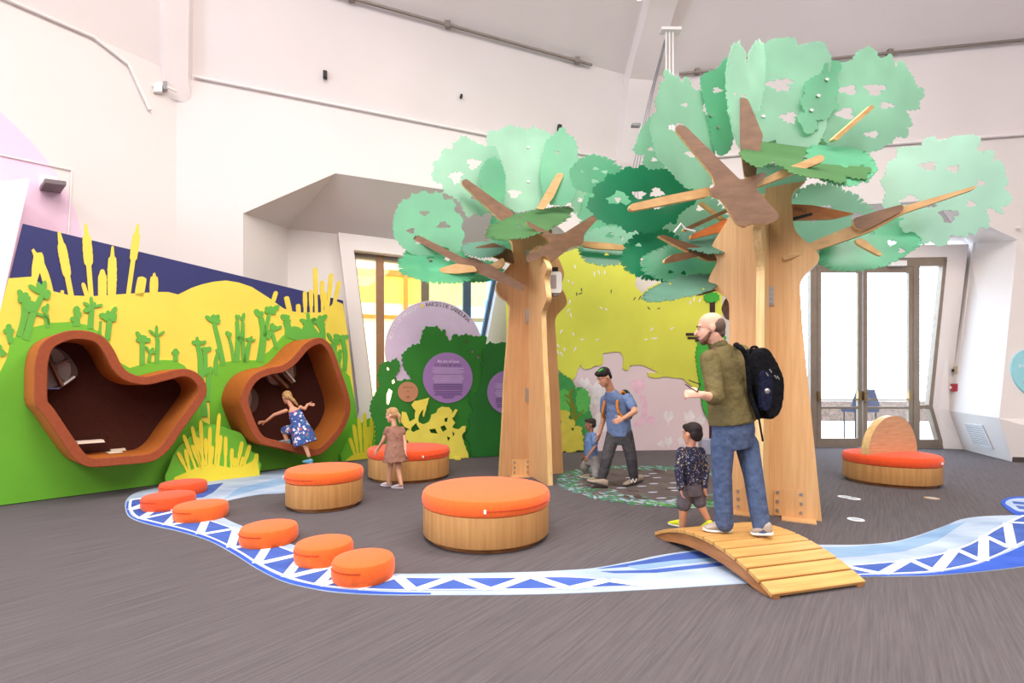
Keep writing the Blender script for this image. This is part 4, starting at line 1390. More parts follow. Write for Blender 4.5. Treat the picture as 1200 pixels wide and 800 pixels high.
# bushes at the left foot of the mural
bs = thing('bush_cutout', 'green leafy cut-out with yellow flowers beside the far tree trunk', 'cut-out', PY.w(PY.uv(668, 527)[0], 0, 0.12))
lp = jag([(640, 436), (650, 434), (658, 438), (667, 443), (673, 450), (674, 456), (680, 453), (688, 460), (692, 470), (690, 478), (694, 488), (690, 500), (688, 528), (640, 529)], 1.3, 2.4, 12)
b = MB(); b.slab(PY, [[(u, max(v, 0)) for u, v in onto(PY, lp, 0.11)]], 0.08, 0.11); b.build('green_board', mat('bush_mid', (64, 150, 74), 0.6, var=0.06), bs)
slabs('leaf_layer', PY, [jag(disc(683, 470, 8, 15, 24), 1.8, 2.2, 4), jag(disc(661, 470, 9, 14, 20), 1.5, 2.2, 5)], 0.11, 0.118, mat('bush_light', (92, 182, 82), 0.6), bs)
slabs('olive_stems', PY, [strip(smooth_loop([(672, 498), (672, 478), (668, 462), (672, 455)], 4, False), 2.6, 1.2), strip([(672, 480), (663, 468)], 1.6, 0.8), strip([(673, 492), (684, 480)], 2, 0.8), strip([(667, 466), (662, 462)], 1.2, 0.8)], 0.11, 0.123, M_OLV, bs)
fl = []
for (x, y, r) in ((661, 486, 7), (666, 497, 8), (660, 510, 9), (672, 512, 7), (677, 503, 5), (668, 522, 10), (678, 520, 6), (656, 500, 6), (655, 522, 9), (680, 512, 4)):
    fl.append(blobby(x, y, r, r * 0.9, 22, 0.2, 6, int(x + y)))
fl.append([(648, 500), (682, 506), (684, 527), (648, 529)])
b = MB()
for i, q in enumerate(fl):
    b.slab(PY, [[(u, max(v, 0)) for u, v in onto(PY, q, 0.16)]], 0.148, 0.16 + 0.0005 * i)
b.build('yellow_flowers', mat('flower_mustard', (206, 190, 70), 0.6, var=0.05), bs)
b = MB(); b.box(D(826, 518, 9.9) * 1.0, 0.16, 0.2, 0.5, 0)
bx_ = D(826, 518, 9.6); bx_.z = 0.16
b = MB(); b.box(bx_, 0.2, 0.2, 0.32, 0); bevel(b.build('speaker_box', mat('grey_box', (168, 168, 186), 0.5)), 0.02); tag(bpy.data.objects['speaker_box'], 'small grey box standing on the carpet before the pink mural', 'box')

# ------------------------------------------------------------------ trees
W_OAK = wood('oak_panel', (224, 178, 126), (210, 160, 108))
W_OAKD = wood('oak_panel_deep', (206, 156, 108), (190, 140, 94))
W_EDGE = wood('ply_edge', (236, 200, 142), (214, 172, 112))
W_BR = wood('branch_brown', (134, 98, 72), (112, 80, 58), stretch=(3, 10, 10))
W_BRL = wood('branch_light', (214, 172, 116), (188, 144, 92), stretch=(3, 10, 10))
W_ORG = wood('branch_orange', (216, 128, 70), (196, 104, 54), stretch=(3, 10, 10))
L_LIGHT = sheet('mint_acrylic', (182, 228, 204))
L_PALE = sheet('pale_mint_acrylic', (202, 238, 220))
L_MID = sheet('green_acrylic', (136, 214, 176))
L_DARK = sheet('shaded_overlap_acrylic', (50, 158, 112), 0.12, 0.4)  # mint sheets where overlap and shade are painted in as dark green
L_TEAL = sheet('teal_acrylic', (124, 214, 172))
L_GREY = sheet('shaded_grey_acrylic', (122, 170, 150), 0.15, 0.4)  # same acrylic from below, its shade put into a greyer tint
L_UNDER = sheet('shaded_underside_acrylic', (108, 156, 104), 0.15, 0.45)  # same acrylic from below, shade painted into an olive tint


def chaikin(l, k=1, q=0.25):
    for _ in range(k):
        o_ = []
        for i in range(len(l)):
            a, c = l[i], l[(i + 1) % len(l)]
            o_.append((a[0] + (c[0] - a[0]) * q, a[1] + (c[1] - a[1]) * q))
            o_.append((a[0] + (c[0] - a[0]) * (1 - q), a[1] + (c[1] - a[1]) * (1 - q)))
        l = o_
    return l


def rcorn(l, r, k=3):
    """round the corners of a loop by at most r"""
    out = []
    n = len(l)
    for i in range(n):
        p, a, c = Vector(l[i]), Vector(l[i - 1]), Vector(l[(i + 1) % n])
        d0, d1 = (a - p).length, (c - p).length
        q0 = p + (a - p) * (min(r, d0 * 0.42) / max(d0, 1e-9))
        q1 = p + (c - p) * (min(r, d1 * 0.42) / max(d1, 1e-9))
        for j in range(k + 1):
            t = j / k
            v = q0 * (1 - t) ** 2 + p * (2 * t * (1 - t)) + q1 * t * t
            out.append((v.x, v.y))
    return out


def board(tree, px, d, yaw, tilt, m, th=0.045, name='branch', rnd=True):
    cx = sum(p[0] for p in px) / len(px); cy = sum(p[1] for p in px) / len(px)
    pl = Plane(D(cx, cy, d), yaw, tilt)
    l = onto(pl, px)
    if rnd:
        l = rcorn(l, 0.03)
    b = MB(); b.slab2(pl, [l], -th / 2, th / 2)
    o_ = b.build(name, m, tree)
    edge_mat(o_, b, W_EDGE if m is not W_ORG else W_BRL)
    return o_, pl


def leaf_loop(cx, cy, rx, ry, rot, seed):
    """foliage outline: uneven rounded lobes, each with small teeth, and a few deep notches"""
    r = random.Random(seed)
    p1, p2 = r.uniform(0, 6.28), r.uniform(0, 6.28)
    a0 = radians(rot)
    sc = min(rx, ry)
    k = max(0.55, min(1.6, 36.0 / max(rx, ry)))
    cuts, a = [], 0.0
    while a < 2 * pi - 0.12 * k:
        cuts.append(a)
        a += r.uniform(0.13, 0.34) * k
    out = []
    for i, c0 in enumerate(cuts):
        c1 = cuts[i + 1] if i + 1 < len(cuts) else 2 * pi
        h = r.uniform(0.05, 0.13)
        lift = r.uniform(-0.05, 0.03)
        nt_ = r.choice((2, 3, 3))
        m = 9
        for j in range(m):
            t = j / m
            a = c0 + (c1 - c0) * t
            s = 0.97 + lift + 0.05 * sin(2 * a + p1) + 0.05 * sin(3 * a + p2) + h * (max(0, sin(pi * t)) ** 0.55 - 0.5) + (1.5 / sc) * abs(sin(nt_ * pi * t)) + r.uniform(-0.4, 0.4) / sc
            x, y = rx * s * cos(a), ry * s * sin(a)
            out.append((cx + x * cos(a0) - y * sin(a0), cy + x * sin(a0) + y * cos(a0)))
    return out


def inside(l, x, y):
    c = False
    for i in range(len(l)):
        (x0, y0), (x1, y1) = l[i - 1], l[i]
        if (y0 > y) != (y1 > y) and x < (x1 - x0) * (y - y0) / (y1 - y0) + x0:
            c = not c
    return c


# cut outlines of the larger leaf sheets
OUTL = {
    11: [(877, 62), (884, 52), (897, 51), (905, 46), (920, 44), (932, 45), (935, 53), (948, 51), (957, 49), (967, 50), (969, 58), (974, 66), (974, 80), (968, 92), (970, 120), (968, 150), (950, 186), (900, 196), (870, 182), (872, 150), (874, 120), (878, 90)],
    12: [(983, 75), (999, 70), (1003, 62), (1018, 54), (1027, 61), (1030, 68), (1036, 67), (1045, 63), (1047, 72), (1050, 79), (1054, 70), (1061, 75), (1063, 81), (1070, 90), (1075, 103), (1082, 103), (1083, 114), (1077, 118), (1078, 127), (1070, 129), (1061, 129), (1067, 140), (1069, 148), (1062, 149), (1065, 155), (1062, 162), (1050, 159), (1045, 167), (1038, 170), (1030, 176), (1020, 178), (1000, 181), (970, 170), (955, 150), (960, 120), (965, 100), (972, 85)],
    13: [(965, 76), (975, 71), (985, 72), (987, 80), (979, 88), (983, 100), (982, 112), (978, 116), (983, 126), (975, 130), (972, 137), (965, 141), (956, 140), (958, 150), (950, 157), (943, 156), (940, 148), (934, 140), (937, 131), (944, 132), (937, 120), (943, 110), (942, 98), (950, 92), (958, 88), (964, 86)],
    14: [(1052, 173), (1080, 171), (1083, 162), (1095, 160), (1099, 165), (1110, 163), (1120, 159), (1140, 158), (1148, 160), (1149, 169), (1144, 175), (1152, 180), (1156, 176), (1165, 176), (1165, 184), (1162, 191), (1169, 186), (1177, 195), (1178, 204), (1182, 214), (1176, 220), (1182, 226), (1187, 233), (1182, 240), (1173, 243), (1176, 251), (1168, 248), (1160, 242), (1155, 245), (1160, 258), (1158, 268), (1148, 266), (1143, 276), (1135, 271), (1133, 278), (1113, 275), (1110, 286), (1100, 289), (1090, 282), (1082, 288), (1078, 278), (1070, 271), (1060, 273), (1053, 262), (1060, 255), (1040, 255), (1034, 240), (1038, 225), (1031, 212), (1037, 205), (1041, 190), (1050, 186)],
    15: [(865, 163), (872, 157), (880, 160), (890, 163), (900, 158), (903, 152), (912, 151), (925, 156), (934, 158), (945, 156), (955, 158), (960, 160), (975, 163), (978, 167), (990, 168), (1000, 172), (1010, 175), (1015, 178), (1010, 181), (1019, 185), (1025, 188), (1018, 195), (1022, 200), (1015, 205), (1016, 210), (1000, 209), (990, 205), (992, 213), (985, 215), (970, 210), (950, 208), (935, 205), (925, 202), (918, 195), (900, 192), (890, 197), (880, 193), (870, 186), (866, 180), (872, 172)],
    17: [(780, 81), (788, 88), (795, 91), (800, 97), (803, 89), (808, 94), (811, 104), (816, 106), (823, 107), (826, 115), (823, 130), (832, 138), (840, 150), (843, 165), (837, 180), (836, 190), (831, 200), (835, 215), (828, 221), (820, 229), (815, 221), (805, 221), (795, 212), (790, 206), (780, 195), (770, 185), (765, 165), (761, 150), (765, 138), (770, 130), (767, 118), (772, 108), (773, 97), (779, 95), (777, 86)],
    18: [(765, 133), (758, 142), (752, 149), (748, 158), (744, 170), (740, 175), (748, 182), (755, 181), (752, 190), (760, 199), (775, 198), (786, 196), (790, 180), (785, 160), (780, 140), (772, 129)],
    19: [(820, 92), (826, 86), (835, 83), (842, 79), (848, 70), (853, 67), (857, 80), (858, 100), (861, 130), (860, 160), (856, 175), (850, 181), (842, 182), (836, 172), (832, 150), (828, 130), (824, 114)],
    22: [(695, 250), (688, 243), (690, 232), (697, 230), (694, 222), (702, 214), (708, 212), (712, 203), (720, 205), (728, 200), (735, 195), (745, 198), (752, 193), (760, 197), (768, 194), (776, 197), (782, 198), (790, 203), (793, 210), (800, 212), (806, 217), (812, 222), (815, 238), (805, 244), (795, 252), (792, 263), (786, 260), (775, 267), (768, 272), (755, 273), (745, 270), (735, 273), (728, 265), (720, 262), (712, 263), (705, 258), (700, 257)],
    41: [(460, 262), (463, 250), (467, 240), (472, 234), (480, 233), (482, 226), (488, 228), (496, 223), (505, 228), (510, 225), (518, 226), (520, 235), (530, 233), (534, 240), (532, 247), (538, 251), (543, 258), (540, 266), (545, 275), (541, 285), (544, 293), (536, 296), (525, 300), (512, 306), (500, 304), (490, 300), (480, 296), (470, 288), (462, 278)],
    43: [(505, 206), (509, 198), (507, 190), (514, 188), (517, 182), (519, 175), (526, 174), (532, 177), (530, 168), (537, 165), (540, 159), (546, 160), (555, 166), (560, 168), (565, 170), (572, 172), (580, 171), (584, 180), (590, 195), (591, 215), (585, 235), (576, 250), (570, 249), (565, 253), (555, 250), (549, 256), (543, 247), (540, 237), (530, 230), (520, 226), (518, 215), (510, 213)],
    45: [(570, 159), (574, 153), (582, 154), (590, 150), (597, 146), (605, 150), (612, 149), (618, 153), (625, 148), (632, 152), (638, 153), (645, 157), (648, 165), (651, 180), (650, 210), (645, 235), (630, 245), (605, 249), (590, 240), (579, 225), (576, 205), (570, 185), (571, 170)],
    46: [(639, 166), (646, 160), (651, 156), (656, 151), (661, 149), (665, 158), (672, 160), (676, 170), (677, 185), (681, 200), (676, 220), (671, 235), (660, 241), (645, 240), (636, 225), (633, 205), (636, 185)],
}


def leafp(tree, cx, cy, rx, ry, d, yaw, tilt, m, seed, holes=3, rot=0.0, clips=()):
    ol = OUTL.get(seed)
    pl = Plane(D(cx, cy, d), yaw, tilt)
    r = random.Random(seed * 7 + 1)
    loops = [onto(pl, jag(ol, 1.5, 2.7, seed) if ol else leaf_loop(cx, cy, rx, ry, rot, seed))]
    used = []
    tries = 0
    while len(used) < holes and tries < 60:
        tries += 1
        a, q = r.uniform(0, 6.28), r.uniform(0.3, 0.68)
        hx, hy = cx + rx * q * cos(a), cy + ry * q * sin(a)
        s = r.uniform(0.05, 0.1)
        hr = max(1.6, min(rx, ry) * s * 1.6)
        if ol and not (inside(ol, hx, hy) and all(inside(ol, hx + hr * 2.6 * cos(q_), hy + hr * 2.6 * sin(q_)) for q_ in (0, 0.8, 1.6, 2.4, 3.1, 3.9, 4.7, 5.5))):
            continue
        if all((hx - u[0]) ** 2 + (hy - u[1]) ** 2 > (hr + u[2] + 3) ** 2 for u in used):
            used.append((hx, hy, hr * 1.4))
            loops.append(onto(pl, blobby(hx, hy, hr * r.uniform(1, 1.6), hr * r.uniform(0.6, 1.0), 18, 0.45, 5, seed + tries)))
    b = MB(); b.slab(pl, loops, -0.003, 0.003)
    o = b.build('leaf_panel', m, tree)
    for (x, y) in clips:
        u, v = pl.uv(x, y)
        bb = MB(); bb.slab(pl, [disc(u, v, 0.022, 0.016, 10)], 0.003, 0.02); bb.build('clip', M_STEEL, o)
    return o


def fin(tree, center, yaw, pts, m, th=0.07):
    """trunk panel: pts are (u, z) from base to top on the outer edge"""
    pl = Plane(center, yaw)
    s = 1 if pts[len(pts) // 2][0] > 0 else -1
    l = [(s * 0.03, 0.0)] + pts + [(s * 0.03, pts[-1][1])]
    body = rcorn([(0, 0)] + pts + [(0, pts[-1][1])], 0.09, 4)[5:-5]
    l = [(0.0, 0.0), pts[0]] + body[5:-5] + [pts[-1], (0.0, pts[-1][1])]
    b = MB(); b.slab2(pl, [l], -th / 2, th / 2)
    o_ = b.build('trunk_panel', m, tree)
    edge_mat(o_, b, W_EDGE)
    return o_, pl


def plate(tree, pl, x0, y0, x1, y1, off, m, bolts, name='bracket', bm_=None):
    q = onto(pl, rect(x0, y0, x1, y1), off)
    if bolts == 'base':
        q = [(u, max(v, 0.012)) for u, v in q]
    b = MB(); b.slab(pl, [q], off, off + 0.012)
    o_ = b.build(name, m, tree)
    us = [min(p[0] for p in q), max(p[0] for p in q)]; vs_ = [min(p[1] for p in q), max(p[1] for p in q)]
    cols = (0.12, 0.88) if bolts == 'base' else (0.28, 0.72)
    rows = (0.18, 0.5, 0.82) if bolts == 'base' else (0.14, 0.38, 0.62, 0.86)
    rr_ = 0.016 if bolts == 'base' else 0.008
    for fx in cols:
        for fy in rows:
            bb = MB(); bb.slab(pl, [disc(us[0] + (us[1] - us[0]) * fx, vs_[0] + (vs_[1] - vs_[0]) * fy, rr_, n=8)], off + 0.012, off + 0.024)
            bb.build('bolt', M_STEEL, o_)
    return o_


# near tree
T0 = Vector((2.69, 5.07, 0))
big = thing('wooden_tree', 'large near plywood tree with green acrylic leaves beside the arched bridge', 'tree', T0, 'plywood trees')
PR = Plane(T0, -30)
pr_ = [PR.uv(*p) for p in [(963, 610), (952, 500), (940, 380), (937, 328), (960, 307), (960, 298), (930, 271), (927, 227), (943, 213)]]
pr_[0] = (pr_[0][0], 0.0)
fin(big, T0, -30, pr_, W_OAK)
pl_ = [PR.uv(*p) for p in [(838, 596), (848, 480), (855, 400), (855, 351), (831, 335), (831, 325), (842.5, 306), (834, 294), (835, 287), (857, 252), (866, 238)]]
pl_[0] = (pl_[0][0], 0.0)
fin(big, T0, -30, pl_, W_OAK)
ff, PF = fin(big, T0, 235, [(0.52, 0), (0.46, 0.9), (0.4, 1.7), (0.38, 2.3), (0.36, 2.55), (0.55, 2.72), (0.62, 2.85), (0.5, 3.05), (0.38, 3.1)], W_EDGE, 0.075)
fin(big, T0, 55, [(0.5, 0), (0.42, 1.0), (0.36, 1.9), (0.52, 2.2), (0.36, 2.5), (0.34, 3.2), (0.4, 3.4)], W_OAKD)
plate(big, PR, 907, 573, 943, 607.5, 0.036, W_OAK, 'base', 'base_plate')
plate(big, PR, 862, 572, 886, 601.5, 0.036, W_OAK, 'base', 'base_plate')
plate(big, PR, 897.5, 336, 907, 358, 0.036, M_STEEL, 'small')
b = MB(); q = PR.w(0.3, 0.006, 0.12); b.box(q, 0.3, 0.18, 0.012, -30); b.build('foot_flange', W_OAK, big)
b = MB(); q = PR.w(-0.25, 0.006, 0.12); b.box(q, 0.26, 0.18, 0.012, -30); b.build('foot_flange', W_OAK, big)
# knob of a rear board peeping past the trunk
board(big, [(845, 362), (850, 350), (858, 346), (858, 376), (850, 374)], 5.45, -30, 0, W_BR, name='rear_lobe')
# branches
bx1, PX = board(big, [(790, 152), (795, 147), (803, 149), (867, 212), (893, 203), (898, 205), (894, 209), (884, 221), (912, 252), (911, 258), (897, 264), (880, 262), (872, 267), (862, 262), (844, 233), (832, 229), (829, 223), (838, 219), (834, 206), (827, 197)], 4.5, -12, 0, W_BR)
board(big, [(736, 245), (738, 240), (776, 231), (830, 220), (832, 226), (829, 231), (740, 248)], 4.55, 12, 0, W_BRL)
board(big, [(883, 216), (912, 201), (960, 182), (965, 185), (964, 190), (925, 206), (884, 221)], 4.48, -8, 0, W_BRL)
board(big, [(862, 119), (868, 115), (876, 117), (894, 160), (888, 190), (885, 210), (872, 208), (868, 180), (866, 160)], 5.0, -20, 0, W_BR)
board(big, [(1141, 219), (1142, 222), (1058, 251), (1020, 272), (975, 288), (918, 306), (916, 301), (958, 281), (1000, 264), (1053, 244)], 4.72, -18, 0, W_BRL, 0.06)
board(big, [(998, 257), (1030, 247), (1057, 240), (1058, 247), (1010, 272), (1001, 267)], 4.66, -18, 0, W_BR)
board(big, [(1001, 281), (1010, 280), (1034, 299), (1030, 300.5), (1003, 286)], 4.66, -18, 0, W_BRL)
bo_, PO = board(big, [(925, 240), (950, 241), (1000, 251), (977, 257), (925, 258.5)], 5.45, 10, 0, W_ORG)
b = MB(); u, v = PO.uv(938, 247.5, 0.024); text_on(b, PO, 'PIRU', 0.075, u, v - 0.01, 0.024); b.build('lettering', mat('burnt_ink', (92, 60, 36), 0.6), bo_)
slabs('slot', PO, [strip([(928, 257), (942, 253), (952, 250.5)], 2.0, 1.6)], 0.022, 0.0245, M_BLACK, bo_)
board(big, [(808, 276), (850, 257), (862, 262), (845, 272), (809, 281)], 5.3, 10, 0, W_ORG)
board(big, [(973, 164), (1019, 124), (1023, 127), (978, 166)], 5.3, 18, 0, W_BRL, 0.05)
board(big, [(770, 277), (775, 275.5), (825, 292), (846, 295), (848, 306), (828, 306), (800, 293)], 5.25, 15, 0, W_BR)
board(big, [(777, 305), (788, 298), (815, 295), (820, 300), (800, 305), (778, 309)], 5.2, 15, 0, W_BR)
board(big, [(799, 270), (802, 267), (853, 244), (856, 247), (803, 272)], 5.35, 15, 0, W_BR, 0.04)
board(big, [(818, 238), (822, 237), (850, 258), (847, 261)], 5.5, 15, 0, W_BRL, 0.04)
board(big, [(815, 343), (845, 332), (846, 339), (818, 347)], 5.3, 15, 0, W_BR, 0.04)
b = MB(); b.tube([D(790, 272, 5.2), D(798, 262, 5.2), D(803, 268, 5.2), D(815, 271, 5.2)], 0.012, 6); b.build('white_tie', M_WHITEP, big)
# acrylic leaf panels
leafp(big, 905, 122, 68, 74, 5.45, -6, 0, L_LIGHT, 11, 3, clips=[(893, 83), (894, 137)])
leafp(big, 1010, 125, 70, 64, 5.55, 14, 0, L_LIGHT, 12, 5)
leafp(big, 960, 150, 22, 44, 5.38, 4, 0, L_MID, 13, 0, rot=22, clips=[(968, 94), (958, 113), (950, 130)])
leafp(big, 1112, 226, 72, 60, 4.85, -14, 0, L_PALE, 14, 7, rot=-12)
leafp(big, 944, 186, 80, 30, 4.85, 8, 52, L_UNDER, 15, 3, rot=4, clips=[(905, 193), (942, 186)])
leafp(big, 985, 193, 40, 24, 4.75, 8, 50, L_MID, 16, 1, rot=14)
leafp(big, 807, 152, 40, 72, 4.95, 28, 0, L_LIGHT, 17, 3, rot=-8)
leafp(big, 770, 165, 34, 46, 5.2, 22, 0, L_LIGHT, 18, 2)
leafp(big, 842, 128, 26, 56, 5.1, 24, 0, L_MID, 19, 1, rot=-6, clips=[(832, 136), (841, 150)])
leafp(big, 866, 112, 14, 58, 5.0, 28, 0, L_PALE, 20, 2, rot=-3)
leafp(big, 886, 90, 10, 40, 5.3, 30, 0, L_PALE, 21, 0, rot=4)
leafp(big, 752, 246, 60, 55, 5.5, 10, 0, L_DARK, 22, 5)
leafp(big, 770, 300, 42, 30, 5.65, 10, 14, L_DARK, 23, 3)
leafp(big, 802, 308, 50, 22, 5.6, 12, 25, L_MID, 24, 3)
leafp(big, 800, 337, 42, 12, 5.1, 10, 55, L_GREY, 25, 2, rot=-12)
leafp(big, 812, 262, 42, 40, 6.0, 8, 0, L_LIGHT, 26, 2)
leafp(big, 1022, 287, 66, 25, 4.95, -10, 35, L_TEAL, 27, 4, rot=-16)
leafp(big, 972, 262, 56, 46, 6.1, 4, 0, L_LIGHT, 28, 4)
leafp(big, 910, 205, 34, 36, 5.7, 0, 0, L_LIGHT, 29, 1)
leafp(big, 830, 282, 34, 14, 5.4, 10, 45, L_GREY, 30, 2, rot=12)
leafp(big, 700, 205, 32, 22, 5.7, 10, 0, L_MID, 31, 4)

# far tree
T1 = Vector((0.276, 7.36, 0))
far = thing('wooden_tree', 'far plywood tree with green acrylic leaves beside the purple sign', 'tree', T1, 'plywood trees')
P17 = Plane(T1, 17)
fl_ = [P17.uv(*p) for p in [(584.5, 556), (588, 500), (590, 450), (594, 400), (597, 355), (584, 347), (580.5, 338), (581, 333), (589, 320), (600, 308), (600.5, 286), (594, 277), (596, 270)]]
fl_[0] = (fl_[0][0], 0.0)
fin(far, T1, 17, fl_, W_OAKD, 0.075)
fr_ = [P17.uv(*p) for p in [(659, 556), (656.5, 500), (654, 450), (649, 372), (664, 357), (662, 347), (656, 336), (661, 322), (656, 308), (646, 290), (646, 270)]]
fr_[0] = (fr_[0][0], 0.0)
fin(far, T1, 17, fr_, W_OAKD, 0.075)
P73 = Plane(T1, -73)
ff_ = [P73.uv(*p) for p in [(645, 566), (642.5, 490), (639, 420), (637, 366), (644, 351), (642.5, 338), (640.5, 326), (645, 314), (637, 298), (632, 288)]]
ff_[0] = (ff_[0][0], 0.0)
fin(far, T1, -73, ff_, W_OAK, 0.075)
fin(far, T1, 107, [(0.5, 0), (0.4, 1.5), (0.55, 2.3), (0.4, 2.7), (0.42, 3.6)], W_OAKD, 0.075)
plate(far, P17, 600, 538, 620.5, 560, 0.04, W_OAK, 'base', 'base_plate')
plate(far, P17, 615.5, 362, 622.5, 378, 0.04, M_STEEL, 'small')
plate(far, P17, 615.5, 454.5, 622.5, 470.5, 0.04, M_STEEL, 'small')
plate(far, P17, 616, 293, 622, 308, 0.04, M_STEEL, 'small')
b = MB(); q = P73.w(0.3, 0.16, -0.05); b.slab(P73, [[(0.1, 0.01), (0.36, 0.01), (0.36, 0.3), (0.1, 0.3)]], -0.05, -0.0385); b.build('base_plate', W_OAK, far)
b = MB(); b.box(P17.w(-0.2, 0.006, 0.13), 0.28, 0.16, 0.012, 17); b.build('foot_flange', W_OAK, far)
board(far, [(617, 300), (640, 287), (645, 284), (636, 277), (617, 263), (617, 259), (632, 267), (648, 275), (660, 274), (695, 252), (701, 251), (699, 258), (684, 275), (683, 286), (668, 290), (646, 308), (638, 299), (626, 306), (618, 307)], 6.7, 8, 0, W_BR)
board(far, [(483, 276), (487, 274), (545, 303), (556, 302), (577, 312), (616, 335), (613, 342), (580, 328), (548, 315), (484, 280)], 6.9, -10, 0, W_BR)
board(far, [(515, 315), (535, 309), (556, 312), (560, 318), (535, 321), (516, 320)], 6.85, -10, 0, W_BRL)
board(far, [(541, 212), (546, 210), (602, 250), (597, 262), (589, 261), (541, 216)], 7.2, 20, 0, W_BR)
board(far, [(628, 245), (652, 204), (658, 203), (660, 206), (648, 232), (637, 246)], 7.4, 10, 0, W_BRL)
board(far, [(683, 283), (712, 285), (745, 290), (746, 294), (700, 292), (682, 289)], 6.95, 6, 0, W_BRL)
board(far, [(556, 290), (578, 285), (600, 294), (602, 310), (588, 305), (575, 300), (558, 296)], 7.1, 17, 0, W_BR)
board(far, [(572, 312), (590, 302), (592, 308), (588, 314), (574, 317)], 6.88, -10, 0, W_BRL)
leafp(far, 504, 272, 42, 50, 7.05, 12, 0, L_MID, 41, 5)
leafp(far, 512, 310, 46, 22, 6.95, 8, 35, L_TEAL, 42, 2, rot=8)
leafp(far, 552, 212, 46, 48, 7.4, 14, 0, L_LIGHT, 43, 4, clips=[(580, 199)])
leafp(far, 578, 214, 14, 30, 7.3, 14, 0, L_MID, 44, 0, rot=-8)
leafp(far, 614, 198, 44, 52, 7.65, 5, 0, L_LIGHT, 45, 1, clips=[(619, 173), (619, 213)])
leafp(far, 654, 206, 26, 48, 7.45, -12, 0, L_MID, 46, 1, rot=4)
leafp(far, 690, 222, 22, 36, 7.7, 8, 0, L_LIGHT, 47, 4)
leafp(far, 712, 250, 34, 36, 7.6, 8, 0, L_MID, 48, 2)
leafp(far, 620, 262, 48, 14, 6.95, 6, 55, L_UNDER, 49, 2, rot=-17)
leafp(far, 716, 288, 38, 22, 7.1, 8, 20, L_DARK, 50, 3)
leafp(far, 566, 292, 22, 9, 7.0, 8, 50, L_GREY, 51, 1)
leafp(far, 592, 272, 18, 30, 7.7, 8, 0, L_MID, 52, 0)
leafp(far, 560, 318, 30, 12, 7.3, 8, 40, L_TEAL, 53, 1)
# loudspeaker strapped to the far tree
sp = thing('wall_speaker', 'small white loudspeaker fixed to the far tree trunk', 'speaker', D(651, 331, 6.85))
ps = Plane(D(651, 331, 6.85), 10)
b = MB(); b.slab(ps, [chaikin(onto(ps, rect(644, 318, 658.5, 343)), 2, 0.12)], -0.16, 0.0); b.build('body', M_WHITEP, sp)
b = MB(); b.slab(ps, [onto(ps, rect(645.5, 322, 652, 338), 0.004)], 0.0, 0.004); b.build('grille', mat('speaker_mesh', (170, 152, 150), 0.7), sp)
b = MB(); b.slab(ps, [onto(ps, rect(648, 312, 655, 318))], -0.1, -0.04); b.build('bracket', M_BLACK, sp)
b = MB(); b.slab(ps, [onto(ps, rect(649, 343, 655, 346))], -0.1, -0.02); b.build('knob', M_GREY, sp)

# ------------------------------------------------------------------ benches
M_ORANGE = mat('orange_fabric', (242, 104, 44), 0.85, var=0.05, scale=40, bump=0.15, bscale=500, spec=0.1, sheen=0.2)
M_ORANGED = mat('red_orange_fabric', (232, 84, 42), 0.85, var=0.05, scale=40, bump=0.15, bscale=500, spec=0.1, sheen=0.2)
W_DRUM = wood('drum_veneer', (210, 158, 98), (188, 134, 78), stretch=(18, 18, 1.0))
W_PLIN = wood('plinth_veneer', (176, 116, 66), (146, 92, 52), stretch=(6, 6, 6))


def cushion_prof(r, z0, z1):
    h = z1 - z0
    return [(r * 0.9, z0), (r - 0.008, z0 + 0.004), (r, z0 + h * 0.18), (r + 0.004, z0 + h * 0.5), (r - 0.004, z0 + h * 0.8), (r - 0.02, z0 + h * 0.95), (r - 0.045, z1), (r * 0.6, z1 + 0.012), (r * 0.25, z1 + 0.016), (0.02, z1 + 0.017)]


def bench(x, y, r, h, label, m, zip_a=-100, sx=1.0):
    t = thing('round_bench', label, 'bench', (x, y, 0), 'round orange benches')
    c = Vector((x, y, 0))
    b = MB(); b.lathe(c, [(r - 0.06, 0.0), (r - 0.06, 0.045), (r - 0.2, 0.05)], 56); b.build('plinth', W_PLIN, t, auto=True)
    b = MB(); b.lathe(c, [(r - 0.12, 0.045), (r - 0.006, 0.045), (r - 0.002, 0.052), (r - 0.002, h - 0.135), (r - 0.02, h - 0.13)], 56); b.build('drum', W_DRUM, t, auto=True)
    b = MB(); b.lathe(c, cushion_prof(r + 0.006, h - 0.13, h), 56); cu = b.build('cushion', m, t, auto=True)
    b = MB()
    pts = [c + Vector(((r + 0.011) * cos(radians(a)), (r + 0.011) * sin(radians(a)), h - 0.075)) for a in range(zip_a, zip_a + 70, 5)]
    b.tube(pts, 0.004, 5); b.build('zip', mat('zip_orange', (196, 60, 24), 0.7), cu)
    b = MB(); b.box(pts[0] + Vector((0, 0, 0.0)), 0.028, 0.02, 0.03, zip_a); b.build('zip_tag', M_WHITEP, cu)
    return t


bench(-0.234, 4.37, 0.572, 0.43, 'largest round orange bench with pale wood drum, standing alone on the carpet', M_ORANGE, -88)
bench(-2.14, 5.47, 0.415, 0.43, 'small round orange bench with wood drum by the rust felt pod', M_ORANGE, -150)
bench(-1.55, 7.2, 0.60, 0.45, 'wide round orange bench that the brown-dressed girl touches', M_ORANGED, -60)
b4 = bench(5.40, 6.82, 0.565, 0.41, 'round red orange bench with an arched wooden backrest near the doors', M_ORANGED, -60)
pb = Plane(Vector((5.40, 6.82, 0)), 20)
arch = [(-0.53, 0.28), (0.5, 0.28)] + [(0.5 * cos(a_), 0.42 + 0.52 * sin(a_)) if cos(a_) > 0 else (0.53 * cos(a_), 0.42 + 0.52 * sin(a_)) for a_ in [pi * i / 20 for i in range(21)]]
W_BACK = wood('arch_veneer', (222, 172, 130), (206, 152, 110), stretch=(4, 4, 26))
